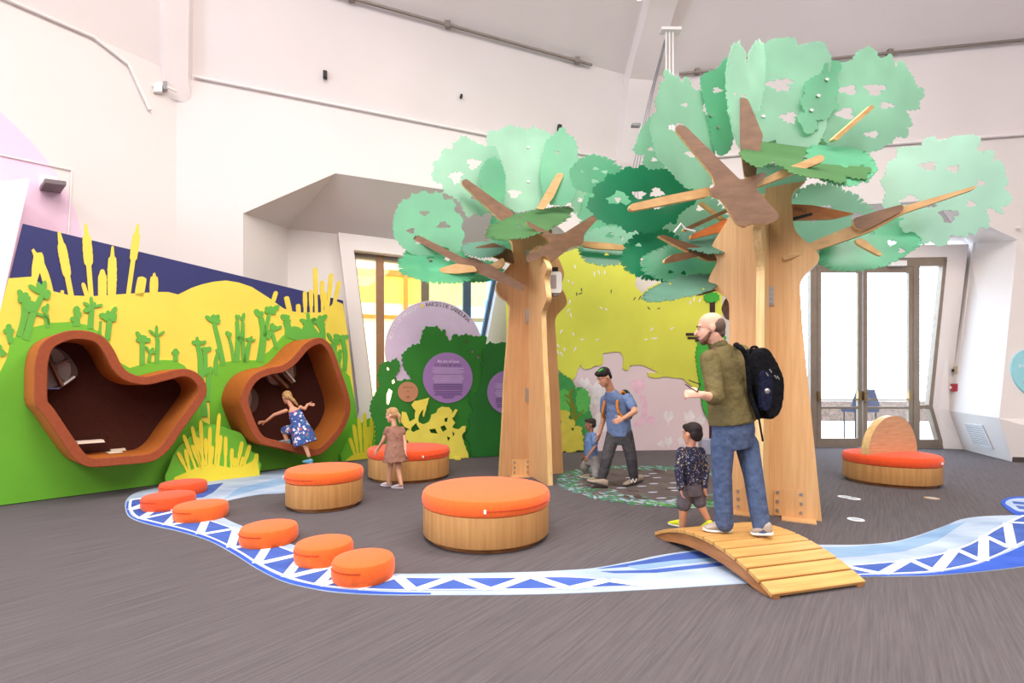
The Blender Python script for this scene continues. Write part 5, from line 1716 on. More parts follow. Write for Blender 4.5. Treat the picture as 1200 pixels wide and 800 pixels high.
b = MB(); b.slab(pb, [arch], -0.05, 0.05); b.build('backrest', W_BACK, b4)
b = MB()
n = len(arch)
edge = [(u * 1.004, v + 0.002) for u, v in arch]
for tt in (0,):
    P_ = [pb.w(u, v, 0.051) for u, v in edge[2:]] + [pb.w(u, v, -0.051) for u, v in edge[2:]]
    k = n - 2
    b.add(P_, [(i, i + k, i + 1 + k, i + 1) for i in range(k - 1)])
b.build('backrest_edge', W_EDGE, b4)

# ------------------------------------------------------------------ stepping cushions
steps = [(215, 583, 24, 'orange stepping cushion at the head of the row by the reed cut-out'), (198, 601, 27, 'orange stepping cushion set outermost near the mural foot'),
         (236, 614, 28, 'orange stepping cushion third along the row from the reed cut-out'), (315.5, 645, 31.5, 'orange stepping cushion fourth along the row, beyond the widest gap'),
         (380, 668, 33, 'orange stepping cushion next to last in the row on the painted river'), (426, 691, 36, 'orange stepping cushion last in the row, nearest the zigzag print')]
for i, (px, pyb, hw, lb) in enumerate(steps):
    df = F * H / (pyb - HY)
    r = 0.215
    for _ in range(6):
        d = df + r
        r = hw * d / F * 0.985
    x = (px - 600) / F * d
    t = thing('step_cushion', lb, 'cushion', (x, d, 0), 'orange stepping cushions')
    z1 = 0.145
    b = MB(); b.lathe((x, d, 0), [(r * 0.85, 0.004), (r - 0.01, 0.006), (r, 0.03), (r + 0.003, 0.06), (r, 0.115), (r - 0.012, z1 - 0.006), (r - 0.03, z1), (r * 0.5, z1 + 0.006), (0.02, z1 + 0.008)], 44); c_o = b.build('pad', M_ORANGE if i > 1 else M_ORANGED, t, auto=True)
    pts = [Vector((x + (r + 0.005) * cos(radians(a)), d + (r + 0.005) * sin(radians(a)), 0.105)) for a in range(-150, -75, 6)]
    b = MB(); b.tube(pts, 0.0035, 5); b.build('zip', MATS['zip_orange'], c_o)
    if i in (2, 3, 5):
        b = MB(); b.box(pts[0], 0.016, 0.012, 0.018); b.build('zip_tag', M_WHITEP, c_o)

# ------------------------------------------------------------------ arched bridge
n0, n1 = G(905, 703), G(1015, 687)
wdir = (n1 - n0); wdt = wdir.length; wdir.normalize()
ldir = Vector((-wdir.y, wdir.x, 0))
BL = 1.34
org = n0.lerp(n1, 0.5)
bridge = thing('arched_bridge', 'low arched footbridge of light wooden planks over the painted river', 'bridge', org)
RISE = 0.165
Rb = (BL * BL / 4 + RISE * RISE) / (2 * RISE)
half = math.asin(BL / 2 / Rb)
W_PLANK = wood('bridge_plank', (220, 170, 102), (192, 140, 76), stretch=(1.2, 24, 24))
W_SIDE = wood('bridge_side', (180, 122, 74), (150, 98, 58), stretch=(3, 3, 14))
brot = atan2(wdir.y, wdir.x)


def arcpt(a, dr=0.0):
    """point on the arch: a from -half (near end) to half"""
    y = BL / 2 + (Rb + dr) * sin(a)
    z = (Rb + dr) * cos(a) - Rb + RISE
    return y, z + 0.02


def bridge_z(p):
    y = (Vector((p[0], p[1], 0)) - org).dot(ldir)
    s = (y - BL / 2) / Rb
    return Rb * sqrt(max(0, 1 - s * s)) - Rb + RISE + 0.02 + 0.016


NP = 12
pm = None
for i in range(NP):
    a0_, a1_ = -half + 2 * half * i / NP, -half + 2 * half * (i + 1) / NP
    am = (a0_ + a1_) / 2
    y, z = arcpt(am)
    if pm is None:
        bb = MB(); bb.box((0, 0, 0), wdt, 2 * half * Rb / NP - 0.012, 0.03); po = bb.build('plank', W_PLANK); po.parent = bridge; bevel(po, 0.004, 1); pm = po.data
    else:
        po = bpy.data.objects.new('plank', pm); COL.objects.link(po); po.parent = bridge; bevel(po, 0.004, 1)
    po.location = ldir * y + Vector((0, 0, z))
    po.rotation_euler = (Matrix.Rotation(brot, 3, 'Z') @ Matrix.Rotation(-am, 3, 'X')).to_euler()
for s in (-1, 1):
    vs, fs = [], []
    K = 24
    for i in range(K + 1):
        a = -half * 0.995 + 2 * half * 0.995 * i / K
        y, z = arcpt(a, -0.016)
        zb_ = max(0.0, z - 0.10 + 0.05 * (abs(a) / half) ** 2)
        if i in (0, K):
            zb_ = 0.0
        for xx in (wdt / 2 - 0.015, wdt / 2 - 0.05):
            p = org + wdir * (s * xx) + ldir * y
            vs += [Vector((p.x, p.y, z)), Vector((p.x, p.y, zb_))]
    for i in range(K):
        a = i * 4
        fs += [(a, a + 1, a + 5, a + 4), (a + 2, a + 6, a + 7, a + 3), (a, a + 4, a + 6, a + 2), (a + 1, a + 3, a + 7, a + 5)]
    fs += [(0, 2, 3, 1), (K * 4, K * 4 + 1, K * 4 + 3, K * 4 + 2)]
    mesh('side_stringer', vs, fs, W_SIDE, bridge)
for s in (-1, 1):
    b = MB(); b.box(org + wdir * (s * (wdt / 2 - 0.04)) + ldir * 0.03 + Vector((0, 0, 0.008)), 0.05, 0.05, 0.016, math.degrees(brot)); b.build('foot', W_SIDE, bridge)

# ------------------------------------------------------------------ painted river on the floor
def watercolor(name, c0, c1, sc=1.6):
    return mat(name, c1, 0.85, scale=sc, col2=c0, stretch=(1, 2.2, 1), spec=0.1)


M_RIV = watercolor('river_pale', (146, 166, 194), (186, 200, 218))
M_RIVM = watercolor('river_mid', (116, 150, 190), (150, 180, 208))
M_RIVB = watercolor('river_blue', (62, 88, 160), (78, 104, 182), 2.5)
M_RIVW = mat('river_white', (236, 240, 246), 0.85, var=0.02)
M_RIVD = watercolor('river_deep', (52, 84, 178), (68, 100, 196), 2.5)

river = thing('river_floor_print', 'winding blue river print with white zigzags laid on the carpet', 'floor print', (-0.8, 3.4, 0))
outer = smooth_loop([(187, 571), (160, 577), (148, 586), (147, 597), (153, 607), (175, 615), (210, 623), (245, 634), (275, 650), (300, 666), (330, 681), (365, 690), (400, 695), (450, 697.5), (520, 697.5), (600, 697), (680, 695), (760, 691), (840, 686), (900, 682), (1000, 676.5), (1050, 675.5), (1085, 675), (1123, 672.5), (1160, 669), (1200, 664), (1250, 655), (1310, 640), (1390, 616)], 5, False)
inner = smooth_loop([(345, 548), (348, 560), (340, 576), (300, 580), (263, 588), (255, 596), (263, 607), (293, 620), (347, 640), (398, 662), (430, 670), (460, 672.5), (540, 672), (620, 670.5), (660, 668.5), (695, 666), (740, 658), (772, 651), (830, 643), (890, 640), (960, 638.6), (1008, 638.4), (1047, 635), (1077, 627), (1108, 616), (1127, 608.5), (1154, 605), (1194, 603.5), (1260, 600), (1320, 592), (1380, 584)], 5, False)


def gpoly(name, px, z, m):
    vs = [G(p[0], p[1]) for p in px]
    l2 = [(v.x, v.y) for v in vs]
    if area2(l2) < 0:
        l2.reverse()
    pl = Plane((0, 0, 0), 0, 90)
    tris = tessellate_polygon([[Vector((q[0], q[1], 0)) for q in l2]])
    fs = []
    for t in tris:
        a, b_, c = [l2[i] for i in t]
        cr = (b_[0] - a[0]) * (c[1] - a[1]) - (b_[1] - a[1]) * (c[0] - a[0])
        fs.append(tuple(t) if cr > 0 else (t[0], t[2], t[1]))
    n = len(l2)
    V = [(q[0], q[1], z) for q in l2] + [(q[0], q[1], 0.0005) for q in l2]
    fs = fs + [(i, (i + n), (i + 1) % n + n, (i + 1) % n) for i in range(n)]
    return mesh(name, V, fs, m, river)


gpoly('pale_ground', outer + inner[::-1], 0.004, M_RIV)


def gband(name, A, B, f0, f1, i0, i1, z, m, N=160):
    """strip between two fractions of the way from curve A to curve B (pixel curves), parameter range i0..i1"""
    vs = []
    for k in range(N + 1):
        t = i0 + (i1 - i0) * k / N
        a, b_ = samp(A, t), samp(B, t)
        p = G(a[0] + (b_[0] - a[0]) * f0, a[1] + (b_[1] - a[1]) * f0)
        q = G(a[0] + (b_[0] - a[0]) * f1, a[1] + (b_[1] - a[1]) * f1)
        vs += [Vector((p.x, p.y, z)), Vector((q.x, q.y, z))]
    return mesh(name, vs, [(2 * k, 2 * k + 2, 2 * k + 3, 2 * k + 1) for k in range(N)], m, river)


def samp(c, t):
    t = max(0, min(len(c) - 1.0001, t))
    i = int(t)
    f = t - i
    return (c[i][0] + (c[i + 1][0] - c[i][0]) * f, c[i][1] + (c[i + 1][1] - c[i][1]) * f)


def by_x(curve, x, lo=0):
    best = min(range(lo, len(curve)), key=lambda i: abs(curve[i][0] - x))
    return curve[best]


# zigzag band: its lower and upper edges in pixels (left loop, front run, right sweep)
zl = smooth_loop([(153, 586), (152, 596), (160, 606), (182, 612.5), (214, 620), (248, 631), (278, 646), (304, 662), (334, 676), (366, 685), (400, 689.5), (450, 692), (520, 692), (600, 691.5), (680, 690), (756, 686)], 5, False)
zu = smooth_loop([(196, 578), (192, 584), (196, 592), (212, 600), (240, 608), (270, 618), (304, 631), (338, 644), (372, 656), (406, 667), (432, 673), (466, 676.5), (524, 677.5), (600, 677), (680, 677), (750, 686)], 5, False)
nzb = len(zl) - 1
gband('blue_band', zl, zu, 0, 1, 0, nzb, 0.006, M_RIVB)
gband('blue_border', outer, zl, 0.12, 0.92, 8, 8, 0.006, M_RIVD, 1)
zr = smooth_loop([(960, 676), (1010, 673.5), (1060, 672), (1100, 669), (1140, 661), (1168, 651), (1190, 640), (1230, 622), (1290, 600)], 6, False)
zq = smooth_loop([(955, 666), (1000, 663), (1056, 658), (1098, 651), (1130, 641), (1152, 630), (1168, 620), (1196, 606), (1240, 588)], 6, False)
nzr = len(zr) - 1
gband('blue_band', zr, zq, 0, 1, 0, nzr, 0.006, M_RIVB)
# deep blue border along the outside edge
bo1 = smooth_loop([(149, 588), (148, 597), (154, 606.5), (175, 614.5), (210, 622.5), (245, 633.5), (275, 649.5), (300, 665.5), (330, 680.5), (365, 689.5), (400, 694.5), (450, 697), (505, 697)], 4, False)
bo2 = smooth_loop([(151, 588), (150.5, 597), (157, 606.5), (179, 612.5), (213, 620.5), (248, 631.5), (278, 647), (303, 663), (333, 677.5), (366, 686), (400, 691), (450, 694), (505, 695.5)], 4, False)
gband('blue_border', bo1, bo2, 0, 1, 0, len(bo1) - 1, 0.0065, M_RIVD)
bo3 = smooth_loop([(1000, 676.3), (1050, 675.3), (1085, 674.8), (1123, 672.3), (1160, 668.8), (1200, 663.8), (1250, 654.8), (1310, 639.8)], 4, False)
bo4 = smooth_loop([(1010, 674.5), (1056, 673.6), (1096, 671.5), (1138, 664), (1166, 654), (1192, 643), (1232, 625), (1292, 603)], 4, False)
gband('blue_border', bo3, bo4, 0, 1, 0, len(bo3) - 1, 0.0065, M_RIVD)
# white zigzag bars
def bars(A, B, n, N, z, seq, wt):
    b = MB()
    for k in range(N):
        t0, t1 = n * k / N, n * (k + 1) / N
        up = k % 2 == 0
        for off, w in seq:
            s0 = t0 + (t1 - t0) * off
            a = samp(A, s0) if up else samp(B, s0)
            c = samp(B, s0 + (t1 - t0) * 0.9) if up else samp(A, s0 + (t1 - t0) * 0.9)
            p, q = G(*a), G(*c)
            dr = (q - p).normalized(); nr = Vector((-dr.y, dr.x, 0)) * (w * wt)
            b.add([Vector((v.x, v.y, z + 0.0005 * (k % 2) + 0.0002 * off)) for v in (p - nr, p + nr, q + nr, q - nr)], [(0, 3, 2, 1)])
    return b


bars(zl, zu, nzb, 26, 0.0078, ((0.05, 1.0),), 0.036).build('white_zigzag', M_RIVW, river)
bars(zr, zq, nzr, 11, 0.0078, ((0.05, 1.0),), 0.032).build('white_zigzag', M_RIVW, river)
gband('white_line', zl, zu, -0.02, 0.05, 0, nzb, 0.0074, M_RIVW)
gband('white_line', zl, zu, 0.94, 1.0, 0, nzb, 0.0074, M_RIVW)
gband('white_line', zr, zq, -0.03, 0.03, 0, nzr, 0.0074, M_RIVW)
gband('white_line', zr, zq, 0.96, 1.04, 0, nzr, 0.0074, M_RIVW)
# darker water streaks
gpoly('deep_streak', [(700, 667), (740, 660), (790, 650), (862, 641), (862, 651), (800, 657), (745, 664)], 0.0062, M_RIVB)
gpoly('mid_streak', [(735, 664), (790, 657.5), (850, 653), (850, 656), (800, 661), (750, 668)], 0.0068, M_RIVM)
gpoly('deep_streak', [(704, 670), (760, 668.5), (850, 659), (850, 663), (770, 671.5), (720, 672)], 0.0062, M_RIVB)
gpoly('mid_streak', [(960, 655), (1010, 652), (1060, 646), (1098, 634), (1120, 619), (1132, 612), (1112, 615), (1080, 628), (1047, 637), (1000, 641), (960, 642)], 0.0062, M_RIVM)
gpoly('deep_streak', [(205, 577), (228, 571), (262, 566), (250, 577), (238, 583), (226, 584)], 0.0062, M_RIVB)
gpoly('mid_streak', [(262, 585), (280, 572), (330, 560), (344, 558), (340, 566), (300, 574)], 0.0062, M_RIVM)
# round eddy at the right edge
gpoly('eddy', smooth_loop([(1192, 604), (1180, 597), (1173, 590), (1177, 585), (1190, 582.5), (1210, 583), (1225, 590), (1215, 601)], 4), 0.0085, M_RIVD)
gpoly('eddy_centre', smooth_loop([(1194, 600), (1183, 594), (1178, 590), (1183, 586), (1196, 584.5), (1210, 586), (1218, 591), (1208, 599)], 4), 0.0095, M_RIV)
gpoly('eddy_stripe', [(1186, 588), (1220, 591), (1220, 593.5), (1188, 591)], 0.0102, M_RIVB)
gpoly('eddy_stripe', [(1190, 593), (1216, 596), (1210, 598.5), (1194, 597)], 0.0102, M_RIVB)

# ------------------------------------------------------------------ pond projection, its light painted as flat coloured pieces on the floor
pond = thing('pond_projection', 'round leafy pond projection painted in flat colours on the carpet between the trees', 'projection', (2.07, 6.76, 0))
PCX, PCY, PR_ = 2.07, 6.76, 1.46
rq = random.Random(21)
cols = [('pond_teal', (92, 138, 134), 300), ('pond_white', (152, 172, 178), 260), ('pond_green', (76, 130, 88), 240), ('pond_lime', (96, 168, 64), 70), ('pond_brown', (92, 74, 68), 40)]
b = MB(); b.lathe((PCX, PCY, 0.0005), [(PR_ * 0.99, 0.0), (PR_ * 0.985, 0.0015)], 64); b.build('painted_lit_floor', mat('pond_floor', (104, 92, 90), 0.9, var=0.12, scale=3, spec=0.05), pond)
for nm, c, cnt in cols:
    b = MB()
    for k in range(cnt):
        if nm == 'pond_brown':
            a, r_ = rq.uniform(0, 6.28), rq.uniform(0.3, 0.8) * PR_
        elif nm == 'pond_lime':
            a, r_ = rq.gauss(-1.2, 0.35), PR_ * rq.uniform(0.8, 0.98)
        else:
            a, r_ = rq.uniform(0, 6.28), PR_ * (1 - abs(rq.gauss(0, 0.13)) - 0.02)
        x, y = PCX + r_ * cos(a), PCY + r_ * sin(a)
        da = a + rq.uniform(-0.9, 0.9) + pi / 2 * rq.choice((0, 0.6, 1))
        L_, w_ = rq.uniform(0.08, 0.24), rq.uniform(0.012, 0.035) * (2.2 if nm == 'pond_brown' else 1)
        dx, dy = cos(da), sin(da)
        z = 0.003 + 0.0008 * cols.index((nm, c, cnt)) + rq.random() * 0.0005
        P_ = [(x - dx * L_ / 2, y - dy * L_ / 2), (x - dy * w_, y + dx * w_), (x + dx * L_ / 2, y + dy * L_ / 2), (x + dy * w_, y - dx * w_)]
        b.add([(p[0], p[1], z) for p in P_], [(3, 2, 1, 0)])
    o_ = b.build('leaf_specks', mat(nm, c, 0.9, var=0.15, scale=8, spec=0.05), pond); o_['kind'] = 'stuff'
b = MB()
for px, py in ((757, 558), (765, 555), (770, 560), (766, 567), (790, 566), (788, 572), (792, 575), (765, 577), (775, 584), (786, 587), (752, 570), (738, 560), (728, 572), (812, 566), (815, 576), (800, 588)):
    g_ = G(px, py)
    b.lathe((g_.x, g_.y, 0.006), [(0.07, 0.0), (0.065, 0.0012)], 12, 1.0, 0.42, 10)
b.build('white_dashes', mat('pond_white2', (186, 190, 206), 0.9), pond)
# stickers on the carpet
for px, py, lb in ((1003, 608.5, 'small round white sticker on the carpet by the river bend'), (990, 582, 'pale sticker on the carpet between near tree and backrest bench'), (1092, 583.5, 'small tan sticker on the carpet just before the backrest bench'), (1000, 584, 'faint white sticker beside the pale sticker on the carpet')):
    g_ = G(px, py)
    t = thing('floor_sticker', lb, 'sticker', g_, 'stickers on the carpet')
    b = MB(); b.lathe(g_, [(0.075, 0.0), (0.074, 0.003)], 24); b.build('disc', mat('sticker_tan' if 'tan' in lb else 'sticker_white', (190, 160, 120) if 'tan' in lb else (226, 226, 230), 0.6), t)
    b = MB(); b.lathe(g_, [(0.045, 0.003), (0.044, 0.004)], 20); b.build('mark', mat('sticker_mark', (170, 180, 190), 0.6), t)

# ------------------------------------------------------------------ people
def cap(b, p0, r0, p1, r1, n=12):
    p0, p1 = Vector(p0), Vector(p1)
    ax = p1 - p0
    L = ax.length
    if L < 1e-6:
        return b.ell(p0, r0, r0, r0)
    ax.normalize()
    up = ax.orthogonal().normalized()
    sd_ = ax.cross(up)
    prof = []
    for i in range(1, 5):
        a = pi / 2 * (1 - i / 5)
        prof.append((p0 - ax * (r0 * sin(a)), r0 * cos(a)))
    prof.append((p0, r0)); prof.append((p1, r1))
    for i in range(1, 5):
        a = pi / 2 * i / 5
        prof.append((p1 + ax * (r1 * sin(a)), r1 * cos(a)))
    vs, fs = [], []
    for c, r in prof:
        for k in range(n):
            a = 2 * pi * k / n
            vs.append(c + up * (r * cos(a)) + sd_ * (r * sin(a)))
    m = len(prof)
    for i in range(m - 1):
        for k in range(n):
            a, q = i * n + k, i * n + (k + 1) % n
            fs.append((a, q, q + n, a + n))
    fs.append(tuple(range(n))[::-1]); fs.append(tuple(range((m - 1) * n, m * n)))
    return b.add(vs, fs)


def chain(b, pts, rs):
    for i in range(len(pts) - 1):
        cap(b, pts[i], rs[i], pts[i + 1], rs[i + 1])
    return b


def loft(b, rings, n=22):
    """rings of (centre, side vector, front vector); closed ends"""
    vs, fs = [], []
    for c, s, f in rings:
        for k in range(n):
            a = 2 * pi * k / n
            # slightly squared ellipse
            ca, sa = cos(a), sin(a)
            q = (abs(ca) ** 2.4 + abs(sa) ** 2.4) ** (-1 / 2.4)
            vs.append(Vector(c) + Vector(s) * (ca * q) + Vector(f) * (sa * q))
    m = len(rings)
    for i in range(m - 1):
        for k in range(n):
            a, q = i * n + k, i * n + (k + 1) % n
            fs.append((a, q, q + n, a + n))
    fs.append(tuple(range(n))[::-1]); fs.append(tuple(range((m - 1) * n, m * n)))
    return b.add(vs, fs)


def blob(name, b, m, parent, voxel=0.008, it=4):
    """fuse overlapping closed shapes into one smooth skin"""
    me = bpy.data.meshes.new('tmp')
    me.from_pydata([tuple(v) for v in b.v], [], b.f)
    bm = bmesh.new(); bm.from_mesh(me); bmesh.ops.recalc_face_normals(bm, faces=bm.faces); bm.to_mesh(me); bm.free()
    o_ = bpy.data.objects.new('tmp', me)
    COL.objects.link(o_)
    r = o_.modifiers.new('r', 'REMESH'); r.mode = 'VOXEL'; r.voxel_size = voxel
    if it:
        s_ = o_.modifiers.new('s', 'SMOOTH'); s_.factor = 0.5; s_.iterations = it
    dg = bpy.context.evaluated_depsgraph_get()
    dg.update()
    m2 = bpy.data.meshes.new_from_object(o_.evaluated_get(dg))
    bpy.data.objects.remove(o_)
    bpy.data.meshes.remove(me)
    off = root_loc(parent) if parent is not None else Vector((0, 0, 0))
    m2.transform(Matrix.Translation(-off))
    m2.name = name
    m2.materials.clear()
    m2.polygons.foreach_set('use_smooth', [True] * len(m2.polygons))
    return link(name, m2, m, parent)


def frame(fwd, up=Vector((0, 0, 1))):
    f = Vector(fwd).normalized()
    x = f.cross(Vector(up)).normalized()
    z = x.cross(f).normalized()
    return Matrix((x, f, z)).transposed()      # columns: right, forward, up


def hand(b, wrist, d, side, k=1.0, curl=0.5):
    """palm, four unequal bent fingers and a thumb; side points to the thumb"""
    w = Vector(wrist); d = Vector(d).normalized()
    s = (Vector(side) - d * Vector(side).dot(d)).normalized()
    n = d.cross(s).normalized()
    pc = w + d * (0.05 * k)
    R = Matrix((s, d, n)).transposed()
    b.ell(pc, 0.038 * k, 0.05 * k, 0.015 * k, 12, R)
    for i, (o_, l) in enumerate(((0.028, 0.072), (0.010, 0.08), (-0.009, 0.075), (-0.027, 0.058))):
        p = w + d * (0.088 * k) + s * (o_ * k)
        q = p + (d * cos(curl * 0.6) + n * sin(curl * 0.6)) * (l * 0.5 * k) + s * (o_ * 0.12 * k)
        e = q + (d * cos(curl * 1.7) + n * sin(curl * 1.7)) * (l * 0.5 * k)
        cap(b, p - d * (0.02 * k), 0.0095 * k, q, 0.0088 * k, 8); cap(b, q, 0.0088 * k, e, 0.0075 * k, 8)
    p = w + d * (0.03 * k) + s * (0.026 * k)
    q = p + (s * 0.75 + d * 0.6 + n * 0.2).normalized() * (0.04 * k)
    e = q + (d * 0.85 + s * 0.25 + n * 0.35).normalized() * (0.034 * k)
    cap(b, p, 0.0125 * k, q, 0.0105 * k, 8); cap(b, q, 0.0105 * k, e, 0.008 * k, 8)


def head_shape(b, c, R, k):
    P = lambda x, y, z: Vector(c) + R @ Vector((x * k, y * k, z * k))
    e = lambda x, y, z, rx, ry, rz: b.ell(P(x, y, z), rx * k, ry * k, rz * k, 16, R)
    e(0, -0.012, 0.032, 0.076, 0.094, 0.086)
    e(0, 0.024, -0.03, 0.06, 0.066, 0.082)
    e(0, 0.058, -0.092, 0.03, 0.026, 0.024)
    e(0, 0.02, -0.075, 0.05, 0.05, 0.035)
    cap(b, P(0, 0.086, 0.006), 0.008 * k, P(0, 0.108, -0.03), 0.0135 * k, 8)
    e(0, 0.083, -0.056, 0.022, 0.011, 0.007)
    e(0, 0.082, -0.068, 0.02, 0.01, 0.008)
    e(0.028, 0.078, 0.026, 0.026, 0.012, 0.008)
    e(-0.028, 0.078, 0.026, 0.026, 0.012, 0.008)
    for s in (-1, 1):
        e(s * 0.074, -0.012, -0.008, 0.011, 0.021, 0.032)
    return P


def face(par, c, R, k, brow, lip=(176, 104, 92)):
    P = lambda x, y, z: Vector(c) + R @ Vector((x * k, y * k, z * k))
    for s in (-1, 1):
        b = MB(); b.ell(P(s * 0.03, 0.079, 0.006), 0.010 * k, 0.006 * k, 0.005 * k, 10, R); e_ = b.build('eye', mat('eye_white', (232, 226, 220), 0.3), par, True)
        b = MB(); b.ell(P(s * 0.03, 0.0835, 0.006), 0.006 * k, 0.005 * k, 0.006 * k, 8, R); b.build('pupil', mat('eye_dark', (34, 24, 20), 0.2), e_, True)
        b = MB(); cap(b, P(s * 0.014, 0.091, 0.026), 0.004 * k, P(s * 0.046, 0.078, 0.028), 0.003 * k, 6); b.build('eyebrow', brow, par, True)
    b = MB(); b.ell(P(0, 0.0925, -0.0615), 0.02 * k, 0.004 * k, 0.006 * k, 10, R); b.build('mouth', mat('lips_%d' % lip[0], lip, 0.5), par, True)


def shoe(par, heel, toe, k, mu, ms, up=Vector((0, 0, 1)), nm='shoe', extra=None):
    h, t = Vector(heel), Vector(toe)
    d = (t - h); L = d.length; d.normalize()
    s = d.cross(up).normalized(); u = s.cross(d)
    b = MB()
    ring = lambda f, w, z0, z1: (h + d * (L * f) + u * ((z0 + z1) / 2 * k), s * (w * k), u * ((z1 - z0) / 2 * k))
    loft(b, [ring(0.0, 0.022, 0.02, 0.07), ring(0.05, 0.034, 0.018, 0.095), ring(0.25, 0.038, 0.018, 0.10), ring(0.42, 0.04, 0.018, 0.085), ring(0.65, 0.046, 0.018, 0.066), ring(0.85, 0.042, 0.018, 0.05), ring(0.97, 0.026, 0.02, 0.038)], 14)
    o_ = blob(nm, b, mu, par, 0.007 * max(0.6, k), 3)
    b = MB()
    ring2 = lambda f, w, z0, z1: (h + d * (L * f) + u * ((z0 + z1) / 2 * k), s * (w * k), u * ((z1 - z0) / 2 * k))
    loft(b, [ring2(-0.02, 0.022, 0.0, 0.026), ring2(0.08, 0.038, 0.0, 0.027), ring2(0.4, 0.04, 0.0, 0.024), ring2(0.68, 0.05, 0.0, 0.024), ring2(0.9, 0.042, 0.002, 0.026), ring2(1.0, 0.02, 0.008, 0.028)], 14)
    b.build('sole', ms, o_, auto=True)
    return o_


def torso_rings(hipc, chest, neck, s, spec):
    """spec: list of (t, half width, half depth) t: 0 hip 1 neck base"""
    out = []
    for t, w, dp in spec:
        if t <= 0.6:
            c = hipc.lerp(chest, t / 0.6)
            up = (chest - hipc).normalized()
        else:
            c = chest.lerp(neck, (t - 0.6) / 0.4)
            up = (neck - chest).normalized().lerp((chest - hipc).normalized(), 0.5).normalized()
        sv = (s - up * s.dot(up)).normalized()
        fv = up.cross(sv).normalized()
        out.append((c, sv * w, fv * dp))
    return out


def skin_mat(name, c):
    m = mat(name, c, 0.55, var=0.03, scale=14)
    m.node_tree.nodes['Principled BSDF'].inputs['Subsurface Weight'].default_value = 0.08
    m.node_tree.nodes['Principled BSDF'].inputs['Subsurface Radius'].default_value = (0.02, 0.008, 0.005)
    return m


def cloth(name, c, var=0.07, bs=14):
    return mat(name, c, 0.9, var=var, scale=22, bump=0.7, bscale=bs * 0.7, spec=0.1)


def cellprint(name, cols, scale, base, thr=0.42):
    """printed cloth: scattered blobs in several colours"""
    m = bpy.data.materials.new(name); m.use_nodes = True
    nt = m.node_tree; b = nt.nodes['Principled BSDF']; b.inputs['Roughness'].default_value = 0.9
    tc = nt.nodes.new('ShaderNodeTexCoord')
    vo = nt.nodes.new('ShaderNodeTexVoronoi'); vo.inputs['Scale'].default_value = scale
    nz = nt.nodes.new('ShaderNodeTexNoise'); nz.inputs['Scale'].default_value = scale * 1.3
    mx = nt.nodes.new('ShaderNodeMixRGB'); mx.inputs[0].default_value = 0.06
    nt.links.new(tc.outputs['Object'], mx.inputs[1]); nt.links.new(nz.outputs['Color'], mx.inputs[2]); nt.links.new(tc.outputs['Object'], nz.inputs['Vector'])
    nt.links.new(mx.outputs[0], vo.inputs['Vector'])
    sp_ = nt.nodes.new('ShaderNodeSeparateColor'); nt.links.new(vo.outputs['Color'], sp_.inputs[0])
    rp = nt.nodes.new('ShaderNodeValToRGB'); rp.color_ramp.interpolation = 'CONSTANT'
    els = rp.color_ramp.elements
    while len(els) < len(cols):
        els.new(0.5)
    for i, c in enumerate(cols):
        els[i].position = i / len(cols); els[i].color = rgb(c)
    nt.links.new(sp_.outputs[0], rp.inputs[0])
    th = nt.nodes.new('ShaderNodeMath'); th.operation = 'LESS_THAN'; th.inputs[1].default_value = thr
    nt.links.new(vo.outputs['Distance'], th.inputs[0])
    m2 = nt.nodes.new('ShaderNodeMixRGB'); m2.inputs[1].default_value = rgb(base)
    nt.links.new(th.outputs[0], m2.inputs[0]); nt.links.new(rp.outputs[0], m2.inputs[2])
    nt.links.new(m2.outputs[0], b.inputs['Base Color'])
    return m


V = lambda px, py, d: D(px, py, d)

